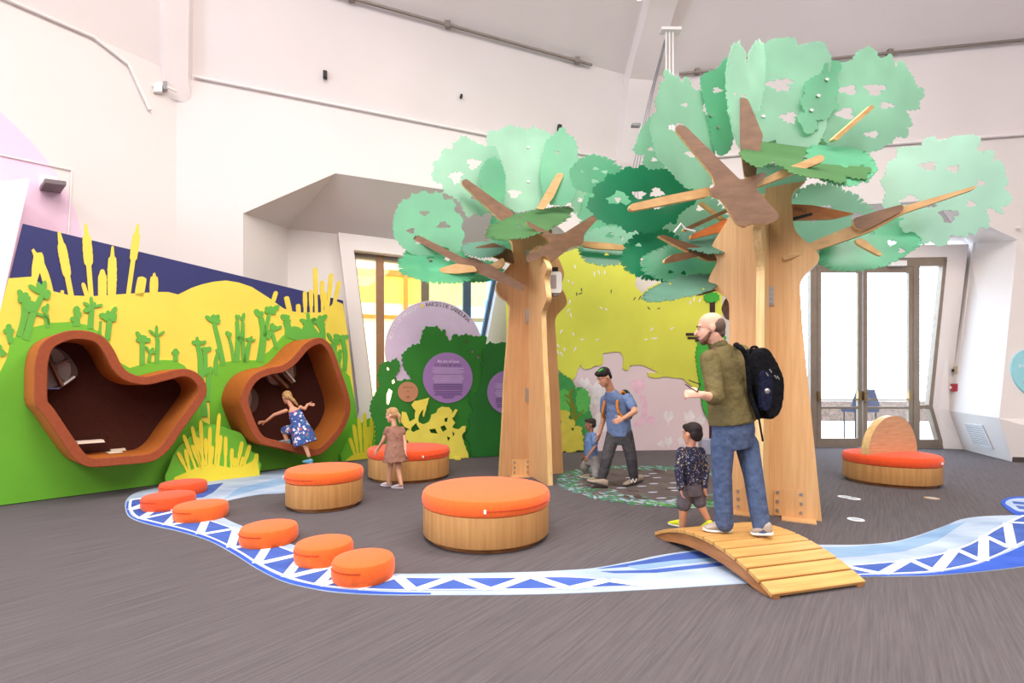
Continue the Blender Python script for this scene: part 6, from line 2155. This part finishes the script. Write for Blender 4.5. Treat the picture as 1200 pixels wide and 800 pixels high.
# ---- man in olive shirt on the bridge
def man_olive():
    d0 = 3.72
    root = thing('person', 'bald bearded man in olive shirt and jeans standing on the arched bridge', 'person', (1.78, 3.72, bridge_z((1.78, 3.72))))
    sk = skin_mat('skin_fair', (226, 172, 146))
    hipc, chest, neck = V(858, 492, 3.74), V(851, 428, 3.73), V(842, 405, 3.72)
    lsh, rsh = V(832, 421, 3.62), V(868, 414, 3.86)
    s = (rsh - lsh); s.z = 0; s.normalize()
    lh, rh = V(847, 496, 3.68), V(870, 496, 3.80)
    lk, la = V(846, 556, 3.70), V(849, 616, 3.74)
    rk, ra = V(883, 558, 3.72), V(893, 624, 3.68)
    le, lw = V(839, 467, 3.52), V(823, 462.5, 3.44)
    re, rw = V(866, 458, 3.98), V(846, 462, 3.98)
    hc = V(832, 384.5, 3.70)
    hd = Vector((-0.93, 0.30, -0.12))
    R = frame(hd)
    k = 1.02
    b = MB()
    head_shape(b, hc, R, k)
    chain(b, [V(843, 410, 3.73), hc + R @ Vector((0, -0.02, -0.06))], [0.062, 0.058])
    loft(b, torso_rings(hipc, chest, neck, s, [(-0.12, 0.12, 0.09), (0, 0.155, 0.105), (0.25, 0.14, 0.1), (0.6, 0.165, 0.11), (0.85, 0.14, 0.08), (1, 0.06, 0.055)]))
    chain(b, [lsh, le, lw], [0.055, 0.042, 0.028]); chain(b, [rsh, re, rw], [0.055, 0.042, 0.028])
    hand(b, lw, Vector((-1, 0.25, 0.12)), Vector((0.1, 0.5, 0.9)), 0.95, 0.9)
    hand(b, rw, Vector((-1, -0.1, 0)), Vector((0, 0, 1)), 0.95, 0.7)
    chain(b, [lh + Vector((0.02, 0.02, -0.08)), lk, la], [0.07, 0.055, 0.042]); chain(b, [rh + Vector((-0.02, 0, -0.08)), rk, ra], [0.07, 0.055, 0.042])
    body = blob('body', b, sk, root, 0.0075, 3)
    brow = mat('brow_brown', (84, 58, 44), 0.8)
    face(body, hc, R, k, brow)
    P = lambda x, y, z: hc + R @ Vector((x * k, y * k, z * k))
    hm = mat('cropped_hair', (104, 84, 72), 0.9, var=0.2, scale=120)
    b = MB(); b.ell(P(0, -0.052, 0.012), 0.077 * k, 0.062 * k, 0.072 * k, 16, R); b.ell(P(0, -0.015, 0.01), 0.0785 * k, 0.06 * k, 0.06 * k, 16, R); b.ell(P(0, -0.072, -0.045), 0.05 * k, 0.03 * k, 0.04 * k, 12, R)
    blob('hair', b, hm, root, 0.007, 3)
    b = MB(); b.ell(P(0, 0.055, -0.092), 0.036 * k, 0.034 * k, 0.03 * k, 14, R)
    for q in (-1, 1):
        cap(b, P(q * 0.058, 0.012, -0.04), 0.012 * k, P(q * 0.04, 0.045, -0.085), 0.022 * k, 8)
        cap(b, P(q * 0.004, 0.094, -0.047), 0.005 * k, P(q * 0.026, 0.082, -0.06), 0.006 * k, 6)
    blob('beard', b, mat('beard_brown', (112, 74, 56), 0.9, var=0.2, scale=90), root, 0.006, 2)
    # shirt
    sm = cloth('olive_cotton', (112, 100, 66), 0.06, 18)
    b = MB()
    loft(b, torso_rings(hipc, chest, neck, s, [(-0.03, 0.196, 0.152), (0.05, 0.196, 0.148), (0.2, 0.19, 0.138), (0.45, 0.19, 0.132), (0.62, 0.198, 0.13), (0.8, 0.175, 0.1), (0.93, 0.115, 0.08), (1.0, 0.072, 0.07)]))
    chain(b, [lsh, le.lerp(lsh, 0.35), le + Vector((-0.01, 0, 0.02))], [0.075, 0.068, 0.066])
    chain(b, [le + Vector((0, 0, 0.015)), le.lerp(lw, 0.22)], [0.064, 0.056])
    chain(b, [rsh, re, re.lerp(rw, 0.4)], [0.075, 0.066, 0.05])
    shirt = blob('shirt', b, sm, root, 0.0085, 4)
    b = MB(); up = (hc - neck).normalized()
    loft(b, [(neck - up * 0.015, s * 0.082, up.cross(s) * 0.08), (neck + up * 0.02, s * 0.075, up.cross(s) * 0.074), (neck + up * 0.032, s * 0.072, up.cross(s) * 0.07)])
    b.build('collar', sm, shirt, auto=True)
    b = MB(); chain(b, [le.lerp(lw, 0.16), le.lerp(lw, 0.3)], [0.058, 0.052]); blob('cuff', b, sm, shirt, 0.007, 2)
    # jeans
    jm = cloth('blue_denim', (84, 98, 128), 0.12, 20)
    b = MB()
    loft(b, torso_rings(hipc, chest, neck, s, [(-0.3, 0.155, 0.12), (-0.12, 0.178, 0.138), (0.05, 0.17, 0.128)]))
    chain(b, [lh + Vector((0.02, 0.02, -0.09)), lh.lerp(lk, 0.4), lk, lk.lerp(la, 0.55), la + Vector((0.0, 0, 0.02))], [0.09, 0.09, 0.073, 0.07, 0.068])
    chain(b, [rh + Vector((-0.02, 0, -0.09)), rh.lerp(rk, 0.4), rk, rk.lerp(ra, 0.55), ra + Vector((0.0, 0, 0.035))], [0.09, 0.09, 0.073, 0.07, 0.067])
    jeans = blob('jeans', b, jm, root, 0.0085, 4)
    pl = Plane(V(853, 512, 3.53), -4)
    for q in ([(838, 503), (852, 505), (851, 517), (845, 521), (839, 517)],):
        slabs('pocket', pl, [q], 0.0, 0.006, cloth('denim_pocket', (78, 92, 122), 0.12, 20), jeans)
    zl_, zr_ = bridge_z(G(842, 632)), bridge_z(G(895, 640))
    up_m = mat('beige_knit', (176, 160, 146), 0.9, var=0.06, scale=60)
    so_m = mat('white_sole', (232, 226, 214), 0.7)
    hl = V(857, 626, 3.76); tl = V(824, 624, 3.80)
    hz = bridge_z(hl); hl.z, tl.z = bridge_z(hl), bridge_z(tl) + 0.004
    shoe(root, hl, tl, 1.05, up_m, so_m)
    hr_, tr_ = V(906, 636, 3.62), V(880, 640, 3.70)
    hr_.z, tr_.z = bridge_z(hr_) + 0.03, bridge_z(tr_) + 0.003
    shoe(root, hr_, tr_, 1.05, up_m, so_m)
    # backpack, hung on the right shoulder
    bp = thing('backpack', 'black backpack hanging from the shoulder of the man in the olive shirt', 'backpack', V(893, 490, 3.7))
    bm_ = cloth('black_nylon', (24, 24, 28), 0.2, 30)
    pl = Plane(V(893, 447, 3.72), 12)
    out = [(877, 415), (884, 408), (892, 411), (900, 424), (906, 437), (909, 450), (908, 466), (905, 481), (899, 488), (893, 491), (889, 484), (883, 472), (877, 460), (875, 440)]
    b = MB(); b.slab(pl, [onto(pl, smooth_loop(out, 3))], -0.11, 0.1)
    bo = blob('bag_body', b, bm_, bp, 0.012, 10)
    slabs('front_pocket', pl, [smooth_loop([(892, 440), (899, 434), (905, 444), (905, 466), (901, 479), (894, 477)], 3)], 0.08, 0.125, cloth('navy_nylon', (34, 36, 58), 0.2, 30), bp)
    b = MB(); b.tube(smooth_loop([tuple(V(862, 404, 3.56)), tuple(V(869, 408, 3.5)), tuple(V(875, 420, 3.53)), tuple(V(877, 440, 3.56)), tuple(V(879, 462, 3.6)), tuple(V(886, 482, 3.6)), tuple(V(889, 490, 3.62))], 4, False), 0.018, 8); b.build('strap', bm_, bp, True)
    b = MB(); b.tube(smooth_loop([tuple(V(862, 404, 3.56)), tuple(V(864, 404, 3.72)), tuple(V(866, 410, 3.9))], 4, False), 0.018, 8); b.build('strap', bm_, bp, True)
    b = MB(); b.tube(smooth_loop([tuple(V(879, 413, 3.68)), tuple(V(881, 407, 3.68)), tuple(V(887, 407, 3.68)), tuple(V(891, 416, 3.68))], 4, False), 0.01, 8); b.build('carry_handle', bm_, bp, True)
    b = MB(); b.tube([V(889, 488, 3.6), V(891, 500, 3.6), V(894, 517, 3.6)], 0.007, 6); b.build('strap_end', bm_, bp, True)
    b = MB(); b.ell(V(899, 458, 3.585), 0.024, 0.008, 0.02, 10); b.build('logo', M_STEEL, bp, True)
    for x, y in ((898, 437), (902, 433), (908, 440), (911, 441)):
        b = MB(); cap(b, V(x, y, 3.57), 0.004, V(x + 2, y + 3, 3.57), 0.005, 6); b.build('zip_pull', M_STEEL, bp, True)
    # eyeglasses held in the hand
    eg = thing('eyeglasses', 'thin dark eyeglasses held in the hand of the man on the bridge', 'eyeglasses', V(813, 456, 3.42))
    b = MB(); b.tube([V(817, 459, 3.42), V(810, 455, 3.42), V(803, 450, 3.42)], 0.004, 6); b.build('temple', M_BLACK, eg, True)
    b = MB(); b.tube([V(821, 450, 3.5), V(814, 448, 3.5), V(807, 445, 3.5)], 0.004, 6); b.build('temple', M_BLACK, eg, True)
    b = MB(); b.tube([V(817, 459, 3.42), V(819, 455, 3.46), V(821, 450, 3.5)], 0.005, 6); b.build('front_bar', M_BLACK, eg, True)


man_olive()


# ---- man in blue t-shirt bending to the toddler
def man_blue():
    root = thing('person', 'dark-haired man in blue t-shirt and grey trousers bending towards the toddler', 'person', (1.46, 6.55, 0))
    sk = skin_mat('skin_tan', (206, 150, 118))
    hipc, chest, neck = V(726, 507, 6.58), V(722, 473, 6.55), V(715.5, 457.5, 6.46)
    rsh, lsh = V(709, 468, 6.70), V(736, 466, 6.42)
    s = lsh - rsh; s.z = 0; s.normalize()
    rh, lh = V(719, 508, 6.64), V(733, 508, 6.52)
    rk, ra = V(711, 537, 6.46), V(706, 561, 6.5)
    lk, la = V(740, 537, 6.5), V(743, 561, 6.58)
    re, rw = V(707, 491, 6.78), V(703, 507, 6.80)
    le, lw = V(744, 482, 6.26), V(731, 490, 6.18)
    hc = V(707.5, 442, 6.36)
    R = frame(Vector((-0.78, -0.42, -0.5)))
    k = 1.0
    b = MB(); head_shape(b, hc, R, k)
    chain(b, [neck, hc + R @ Vector((0, -0.03, -0.05))], [0.06, 0.056])
    loft(b, torso_rings(hipc, chest, neck, s, [(-0.15, 0.12, 0.09), (0, 0.15, 0.1), (0.3, 0.14, 0.1), (0.6, 0.155, 0.105), (0.85, 0.13, 0.08), (1, 0.06, 0.055)]))
    chain(b, [rsh, re, rw], [0.05, 0.04, 0.027]); chain(b, [lsh, le, lw], [0.05, 0.04, 0.027])
    hand(b, rw, Vector((-0.25, 0.1, -1)), Vector((-0.6, -0.6, 0)), 1.0, 0.4)
    hand(b, lw, Vector((-1, -0.2, -0.35)), Vector((0, 0.3, 1)), 1.0, 0.7)
    chain(b, [rh, rk, ra], [0.08, 0.055, 0.04]); chain(b, [lh, lk, la], [0.08, 0.055, 0.04])
    body = blob('body', b, sk, root, 0.008, 3)
    hm = mat('black_hair', (26, 22, 22), 0.7, var=0.2, scale=60)
    face(body, hc, R, k, hm)
    P = lambda x, y, z: hc + R @ Vector((x * k, y * k, z * k))
    b = MB(); b.ell(P(0, -0.022, 0.052), 0.086 * k, 0.104 * k, 0.082 * k, 16, R); b.ell(P(0, -0.06, 0.02), 0.08 * k, 0.055 * k, 0.07 * k, 14, R); b.ell(P(0, 0.05, 0.085), 0.066 * k, 0.052 * k, 0.04 * k, 12, R); b.ell(P(0, -0.075, -0.02), 0.07 * k, 0.035 * k, 0.06 * k, 12, R)
    blob('hair', b, hm, root, 0.008, 3)
    b = MB(); b.ell(P(-0.03, 0.02, 0.118), 0.03 * k, 0.05 * k, 0.014 * k, 10, R); b.build('green_highlight', mat('green_tint', (60, 150, 50), 0.6, var=0.2, scale=40), root, True)
    sm = cloth('blue_tee', (108, 126, 162), 0.06, 16)
    b = MB(); loft(b, torso_rings(hipc, chest, neck, s, [(-0.05, 0.17, 0.125), (0.1, 0.172, 0.125), (0.35, 0.172, 0.122), (0.6, 0.178, 0.12), (0.8, 0.16, 0.095), (0.93, 0.1, 0.075), (1.0, 0.068, 0.066)]))
    chain(b, [rsh, rsh.lerp(re, 0.55)], [0.066, 0.064]); chain(b, [lsh, lsh.lerp(le, 0.6)], [0.066, 0.066])
    blob('t_shirt', b, sm, root, 0.009, 4)
    pm_ = cloth('charcoal_trousers', (78, 74, 76), 0.1, 16)
    b = MB(); loft(b, torso_rings(hipc, chest, neck, s, [(-0.22, 0.15, 0.115), (-0.1, 0.165, 0.12), (0.06, 0.158, 0.115)]))
    chain(b, [rh, rh.lerp(rk, 0.5), rk, rk.lerp(ra, 0.6), ra + Vector((0, 0, 0.03))], [0.1, 0.09, 0.078, 0.068, 0.06])
    chain(b, [lh, lh.lerp(lk, 0.5), lk, lk.lerp(la, 0.6), la + Vector((0, 0, 0.03))], [0.1, 0.09, 0.078, 0.068, 0.06])
    blob('trousers', b, pm_, root, 0.009, 4)
    up_m = mat('taupe_suede', (166, 148, 132), 0.9, var=0.08, scale=40); so_m = mat('dark_sole', (52, 48, 48), 0.7)
    h1, t1_ = G(711, 571.5), G(688, 572)
    t1_.z = 0.07
    s1 = shoe(root, h1, t1_, 1.1, up_m, so_m)
    h2, t2_ = G(752, 564), G(731, 570.5)
    s2 = shoe(root, h2, t2_, 1.1, up_m, so_m)
    for sh_, (x, y, dd) in ((s1, (702, 565, 6.36)), (s2, (743, 563, 6.46))):
        q = V(x, y, dd); plq = Plane(q, 0)
        slabs('letter_patch', plq, [strip([(x - 3, y + 2.2), (x - 1.6, y - 2.2), (x + 1.2, y + 2.2), (x + 2.8, y - 2.2)], 0.7)], 0.0, 0.004, M_WHITEP, sh_)
    bp = thing('backpack', 'dark green backpack with orange straps worn by the man in the blue t-shirt', 'backpack', V(746, 470, 6.7))
    bm_ = cloth('green_nylon', (22, 58, 50), 0.2, 30)
    back_ = Vector((0.72, 0.69, 0))
    ctr = chest.lerp(hipc, 0.15) + back_ * 0.2 + Vector((0, 0, 0.02))
    b = MB(); b.ell(ctr, 0.15, 0.11, 0.24, 16, Matrix.Rotation(radians(44), 3, 'Z')); b.ell(ctr + back_ * 0.07 - Vector((0, 0, 0.08)), 0.12, 0.07, 0.13, 14, Matrix.Rotation(radians(44), 3, 'Z'))
    blob('bag_body', b, bm_, bp, 0.012, 4)
    om = cloth('orange_strap', (206, 128, 60), 0.08, 30)
    fw = Vector((-0.72, -0.69, 0))
    for q in (-1, 1):
        c0 = chest + s * (q * 0.105)
        pts = [c0 + back_ * 0.1 + Vector((0, 0, 0.11)), c0 + Vector((0, 0, 0.165)), c0 + fw * 0.085 + Vector((0, 0, 0.115)), c0 + fw * 0.132 + Vector((0, 0, 0.0)), c0 + s * (q * 0.03) + fw * 0.128 - Vector((0, 0, 0.12)), c0 + s * (q * 0.075) + fw * 0.03 - Vector((0, 0, 0.2))]
        b = MB(); b.tube(smooth_loop([tuple(p) for p in pts], 4, False), 0.019, 8); b.build('strap', om, bp, True)


man_blue()


# ---- children
def child(name_label, root_loc_, skin, hairm, head, hdir, k, neck, chest, hipc, side, tspec, arms, legs, garments, hair_e, shoes, voxel=0.006, facecol=None):
    root = thing('person', name_label, 'person', root_loc_)
    R = frame(hdir)
    b = MB(); head_shape(b, head, R, k)
    chain(b, [neck, head + R @ Vector((0, -0.02 * k, -0.05 * k))], [0.036, 0.034])
    loft(b, torso_rings(hipc, chest, neck, side, tspec))
    for pts, rs, hdv, hs in arms:
        chain(b, pts, rs)
        hand(b, pts[-1], hdv, hs, 0.68, 0.55)
    for pts, rs in legs:
        chain(b, pts, rs)
    body = blob('body', b, skin, root, voxel, 3)
    face(body, head, R, k, hairm)
    P = lambda x, y, z: head + R @ Vector((x * k, y * k, z * k))
    b = MB()
    for e in hair_e:
        if len(e) == 6:
            b.ell(P(*e[:3]), e[3] * k, e[4] * k, e[5] * k, 16, R)
        else:
            cap(b, P(*e[0]), e[1] * k, P(*e[2]), e[3] * k)
    blob('hair', b, hairm, root, voxel, 3)
    for nm, build, m, it in garments:
        b = MB(); build(b); blob(nm, b, m, root, voxel * 1.1, it)
    for h, t, kk, mu, ms in shoes:
        shoe(root, h, t, kk, mu, ms)
    return root


HAIR_SHORT = [(0, -0.025, 0.05, 0.083, 0.1, 0.08), (0, -0.062, 0.0, 0.078, 0.056, 0.075), (0, 0.05, 0.078, 0.058, 0.045, 0.035)]

# boy in navy patterned top
d = 4.52
hp, chs, nk = V(811, 566, d), V(810, 538, d), V(810, 523, d)
sd1 = (V(822, 530, d + 0.06) - V(797, 530, d - 0.04)); sd1.z = 0; sd1.normalize()
navy = cellprint('navy_star_print', [(206, 202, 204), (150, 150, 176), (60, 62, 92), (214, 176, 104)], 48, (30, 32, 58), 0.3)
grey_s = cloth('grey_shorts', (104, 98, 106), 0.08, 20)
ls, rs_ = V(799, 529, d - 0.03), V(821, 529, d + 0.05)
la_ = [ls, V(795.5, 553, d - 0.07), V(797.5, 571, d - 0.12)]
ra_ = [rs_, V(826, 553, d + 0.02), V(825.5, 569, d - 0.05)]
ll = [V(804, 572, d), V(800.5, 597, d + 0.02), V(799.5, 618, d + 0.05)]
rl = [V(817, 572, d + 0.02), V(820, 590, d + 0.0), V(829, 607, d - 0.02)]
lp1 = V(800, 624, d + 0.06); lp1.z = 0.0
lp2 = lp1 + Vector((-0.10, 0.11, 0))
yb = mat('yellow_black_shoe', (222, 226, 40), 0.6, var=0.05); bs_ = mat('shoe_white_sole', (222, 222, 216), 0.6)
child('small boy in navy patterned top and grey shorts walking off the bridge', (1.62, 4.52, 0), skin_mat('skin_boy', (214, 152, 120)), mat('boy_black_hair', (36, 26, 24), 0.7, var=0.2, scale=50),
      V(810.5, 508.5, d), Vector((-0.5, 0.86, -0.08)), 0.9, nk, chs, hp, sd1,
      [(-0.1, 0.09, 0.07), (0.1, 0.095, 0.075), (0.6, 0.1, 0.075), (0.85, 0.08, 0.05), (1, 0.035, 0.033)],
      [(la_, [0.034, 0.028, 0.02], Vector((0.1, -0.1, -1)), Vector((0.2, 1, 0))), (ra_, [0.034, 0.028, 0.02], Vector((0, -0.1, -1)), Vector((-0.2, 1, 0)))],
      [(ll, [0.055, 0.04, 0.028]), (rl, [0.055, 0.04, 0.028])],
      [('top', lambda b: (loft(b, torso_rings(hp, chs, nk, sd1, [(0.0, 0.115, 0.092), (0.3, 0.113, 0.09), (0.6, 0.115, 0.088), (0.85, 0.095, 0.062), (1.0, 0.048, 0.045)])), chain(b, la_, [0.046, 0.042, 0.032]), chain(b, ra_, [0.046, 0.042, 0.032])), navy, 3),
       ('shorts', lambda b: (loft(b, torso_rings(hp, chs, nk, sd1, [(-0.3, 0.1, 0.085), (0.0, 0.108, 0.088), (0.12, 0.1, 0.08)])), chain(b, [ll[0], ll[0].lerp(ll[1], 0.75)], [0.07, 0.068]), chain(b, [rl[0], rl[0].lerp(rl[1], 0.85)], [0.07, 0.066])), grey_s, 3)],
      HAIR_SHORT + [(0, -0.07, -0.03, 0.066, 0.035, 0.05)],
      [(lp1, lp2, 0.72, yb, bs_), (rl[2] + Vector((0.03, -0.06, -0.07)), rl[2] + Vector((-0.035, 0.05, -0.115)), 0.72, yb, bs_)])

# toddler in blue polo
d = 7.0
hp, chs, nk = V(693, 534, d), V(692, 517, d), V(692.5, 506.5, d)
sd2 = Vector((0.35, -0.94, 0))
polo = cloth('blue_polo', (100, 126, 166), 0.06, 24); kh = cloth('grey_cargo', (150, 144, 140), 0.08, 20)
nearsh, farsh = V(695.5, 510, d - 0.1), V(689, 510, d + 0.1)
na = [nearsh, V(698, 522, d - 0.16), V(690, 533.5, d - 0.2)]
fa = [farsh, V(688, 521, d + 0.16), V(685, 532, d + 0.16)]
l1_ = [V(692, 537, d + 0.06), V(684.5, 547, d + 0.1), V(689, 556.5, d + 0.16)]
l2_ = [V(696, 537, d - 0.06), V(698, 548, d - 0.08), V(698, 557, d - 0.12)]
f1, f2 = V(691, 559, d + 0.1), V(700, 561, d - 0.12)
f1.z = f2.z = 0
child('toddler in blue polo shirt and baggy grey trousers beside the bending man', (1.16, 7.0, 0), skin_mat('skin_brown', (150, 104, 82)), mat('toddler_hair', (46, 34, 30), 0.8, var=0.2, scale=60),
      V(691.5, 497.2, d), Vector((-0.96, 0.1, -0.1)), 0.76, nk, chs, hp, sd2,
      [(-0.1, 0.08, 0.065), (0.1, 0.09, 0.075), (0.6, 0.09, 0.07), (0.85, 0.075, 0.05), (1, 0.033, 0.03)],
      [(na, [0.032, 0.026, 0.02], Vector((-0.5, -0.1, -0.9)), Vector((-1, 0, 0))), (fa, [0.032, 0.026, 0.02], Vector((-0.2, 0, -1)), Vector((-1, 0, 0)))],
      [(l1_, [0.05, 0.04, 0.028]), (l2_, [0.05, 0.04, 0.028])],
      [('polo_shirt', lambda b: (loft(b, torso_rings(hp, chs, nk, sd2, [(-0.08, 0.11, 0.095), (0.3, 0.108, 0.09), (0.6, 0.105, 0.085), (0.85, 0.088, 0.06), (1.0, 0.044, 0.042)])), chain(b, [nearsh, nearsh.lerp(na[1], 0.75)], [0.046, 0.046]), chain(b, [farsh, farsh.lerp(fa[1], 0.75)], [0.046, 0.046])), polo, 3),
       ('trousers', lambda b: (loft(b, torso_rings(hp, chs, nk, sd2, [(-0.35, 0.095, 0.08), (0.0, 0.1, 0.085), (0.1, 0.09, 0.08)])), chain(b, [l1_[0], l1_[1], l1_[2]], [0.068, 0.064, 0.046]), chain(b, [l2_[0], l2_[1], l2_[2]], [0.068, 0.064, 0.046])), kh, 3)],
      HAIR_SHORT,
      [(f1, f1 + Vector((-0.15, 0.02, 0)), 0.66, mat('toddler_shoe', (176, 160, 132), 0.8), bs_), (f2, f2 + Vector((-0.15, 0.0, 0)), 0.66, MATS['toddler_shoe'], bs_)])

# girl in brown dress
d = 6.32
hp, chs, nk = V(463, 525, d), V(462.5, 508, d), V(462, 498.5, d)
sd3 = Vector((0.85, 0.52, 0))
bd_ = cloth('brown_jersey', (152, 112, 96), 0.05, 24)
ls, rs_ = V(454.5, 503, d - 0.04), V(471, 503, d + 0.05)
la_ = [ls, V(448.5, 517, d + 0.0), V(442, 527, d + 0.08)]
ra_ = [rs_, V(474.5, 517, d + 0.02), V(475, 527, d - 0.03)]
ll = [V(459, 532, d), V(457, 549, d), V(455, 567, d + 0.04)]
rl = [V(467, 532, d + 0.02), V(466.5, 550, d), V(470, 567.5, d - 0.04)]
a1_, a2_ = G(458, 570), G(472, 572.5)
cw = mat('white_clog', (218, 210, 220), 0.6, var=0.08, scale=40)
hair_b = mat('blonde_hair', (178, 140, 96), 0.7, var=0.25, scale=50)
child('girl in a short brown dress with a ponytail standing by the wide bench', (-1.55, 6.32, 0), skin_mat('skin_girl', (220, 166, 138)), hair_b,
      V(459, 486, d), Vector((-0.95, 0.25, -0.15)), 0.80, nk, chs, hp, sd3,
      [(-0.1, 0.085, 0.07), (0.15, 0.08, 0.065), (0.6, 0.09, 0.068), (0.85, 0.075, 0.05), (1, 0.034, 0.03)],
      [(la_, [0.031, 0.025, 0.018], Vector((-0.5, 0.3, -0.8)), Vector((-0.8, 0.4, 0.5))), (ra_, [0.031, 0.025, 0.018], Vector((0.05, -0.1, -1)), Vector((-0.5, 0.8, 0)))],
      [(ll, [0.05, 0.036, 0.026]), (rl, [0.05, 0.036, 0.026])],
      [('dress', lambda b: (loft(b, torso_rings(hp, chs, nk, sd3, [(-0.55, 0.165, 0.135), (-0.3, 0.15, 0.125), (0.0, 0.13, 0.11), (0.3, 0.107, 0.09), (0.6, 0.105, 0.082), (0.85, 0.088, 0.058), (1.0, 0.044, 0.04)])), chain(b, [ls, ls.lerp(la_[1], 0.3)], [0.042, 0.042]), chain(b, [rs_, rs_.lerp(ra_[1], 0.3)], [0.042, 0.042])), bd_, 3)],
      [(0, -0.022, 0.045, 0.084, 0.102, 0.082), (0, -0.06, 0.0, 0.08, 0.058, 0.07), ((0, -0.1, 0.02), 0.03, (0, -0.135, -0.04), 0.034), ((0, -0.135, -0.04), 0.034, (0.0, -0.13, -0.15), 0.016), (0, 0.04, 0.08, 0.055, 0.04, 0.03)],
      [(a1_, a1_ + Vector((-0.15, 0.06, 0)), 0.72, cw, cw), (a2_, a2_ + Vector((-0.16, 0.04, 0)), 0.72, cw, cw)])

# girl climbing into the pod
up_ = PM.w(*PM.uv(333, 522, 0.66), 0.66)
d = up_.y + 0.03
floral = cellprint('floral_print', [(226, 222, 226), (206, 90, 96), (232, 230, 232), (70, 132, 150), (222, 214, 222), (60, 84, 150)], 24, (54, 84, 150))
hp, chs, nk = V(352, 501, d), V(347, 486, d), V(342, 477, d)
sd4 = Vector((0.9, 0.42, 0))
ls, rs_ = V(335, 481, d - 0.03), V(352, 477, d + 0.06)
la_ = [ls, V(321, 486, d - 0.06), V(311, 494, d - 0.08)]
ra_ = [rs_, V(357, 479, d + 0.1), V(360.5, 473.5, d + 0.16)]
rimz = up_.z
ll = [V(345, 503, d), V(333, 504, d + 0.05), V(336, 516, d + 0.03)]
rl = [V(354, 506, d), V(357, 520, d - 0.04), V(362, 534, d - 0.05)]
cb = mat('blue_clog', (110, 160, 184), 0.6, var=0.06, scale=40)
h1 = V(340, 519.5, d + 0.03); t1_ = V(326, 518.5, d + 0.05)
h2 = V(366, 543, d - 0.08); t2_ = V(355, 541.5, d - 0.02)
child('girl in a floral dress climbing into the rust felt pod with arms spread', up_, skin_mat('skin_girl_pod', (214, 156, 126)), mat('dark_blonde_hair', (176, 138, 88), 0.7, var=0.3, scale=50),
      V(336, 465.5, d + 0.02), Vector((-0.8, 0.55, -0.35)), 0.80, nk, chs, hp, sd4,
      [(-0.1, 0.085, 0.07), (0.15, 0.08, 0.065), (0.6, 0.088, 0.066), (0.85, 0.075, 0.05), (1, 0.034, 0.03)],
      [(la_, [0.031, 0.025, 0.018], Vector((-1, -0.1, -0.1)), Vector((-0.3, 0.3, -0.9))), (ra_, [0.031, 0.025, 0.018], Vector((0.75, 0.4, -0.1)), Vector((0.2, 0, 1)))],
      [(ll, [0.055, 0.042, 0.028]), (rl, [0.05, 0.037, 0.026])],
      [('dress', lambda b: (loft(b, torso_rings(hp, chs, nk, sd4, [(-0.75, 0.17, 0.15), (-0.45, 0.168, 0.15), (0.0, 0.14, 0.125), (0.35, 0.106, 0.09), (0.6, 0.102, 0.08), (0.78, 0.09, 0.066)])), chain(b, [ll[0], ll[1] + Vector((0.02, 0, 0))], [0.085, 0.07])), floral, 3)],
      [(0, -0.022, 0.045, 0.084, 0.102, 0.082), (0, -0.06, 0.0, 0.08, 0.058, 0.07), ((0, -0.1, -0.02), 0.034, (0.05, -0.12, -0.1), 0.034), ((0.05, -0.12, -0.1), 0.034, (0.12, -0.1, -0.19), 0.02), (0, 0.04, 0.08, 0.055, 0.04, 0.03)],
      [(h1, t1_, 0.7, cb, cb), (h2, t2_, 0.7, cb, cb)])
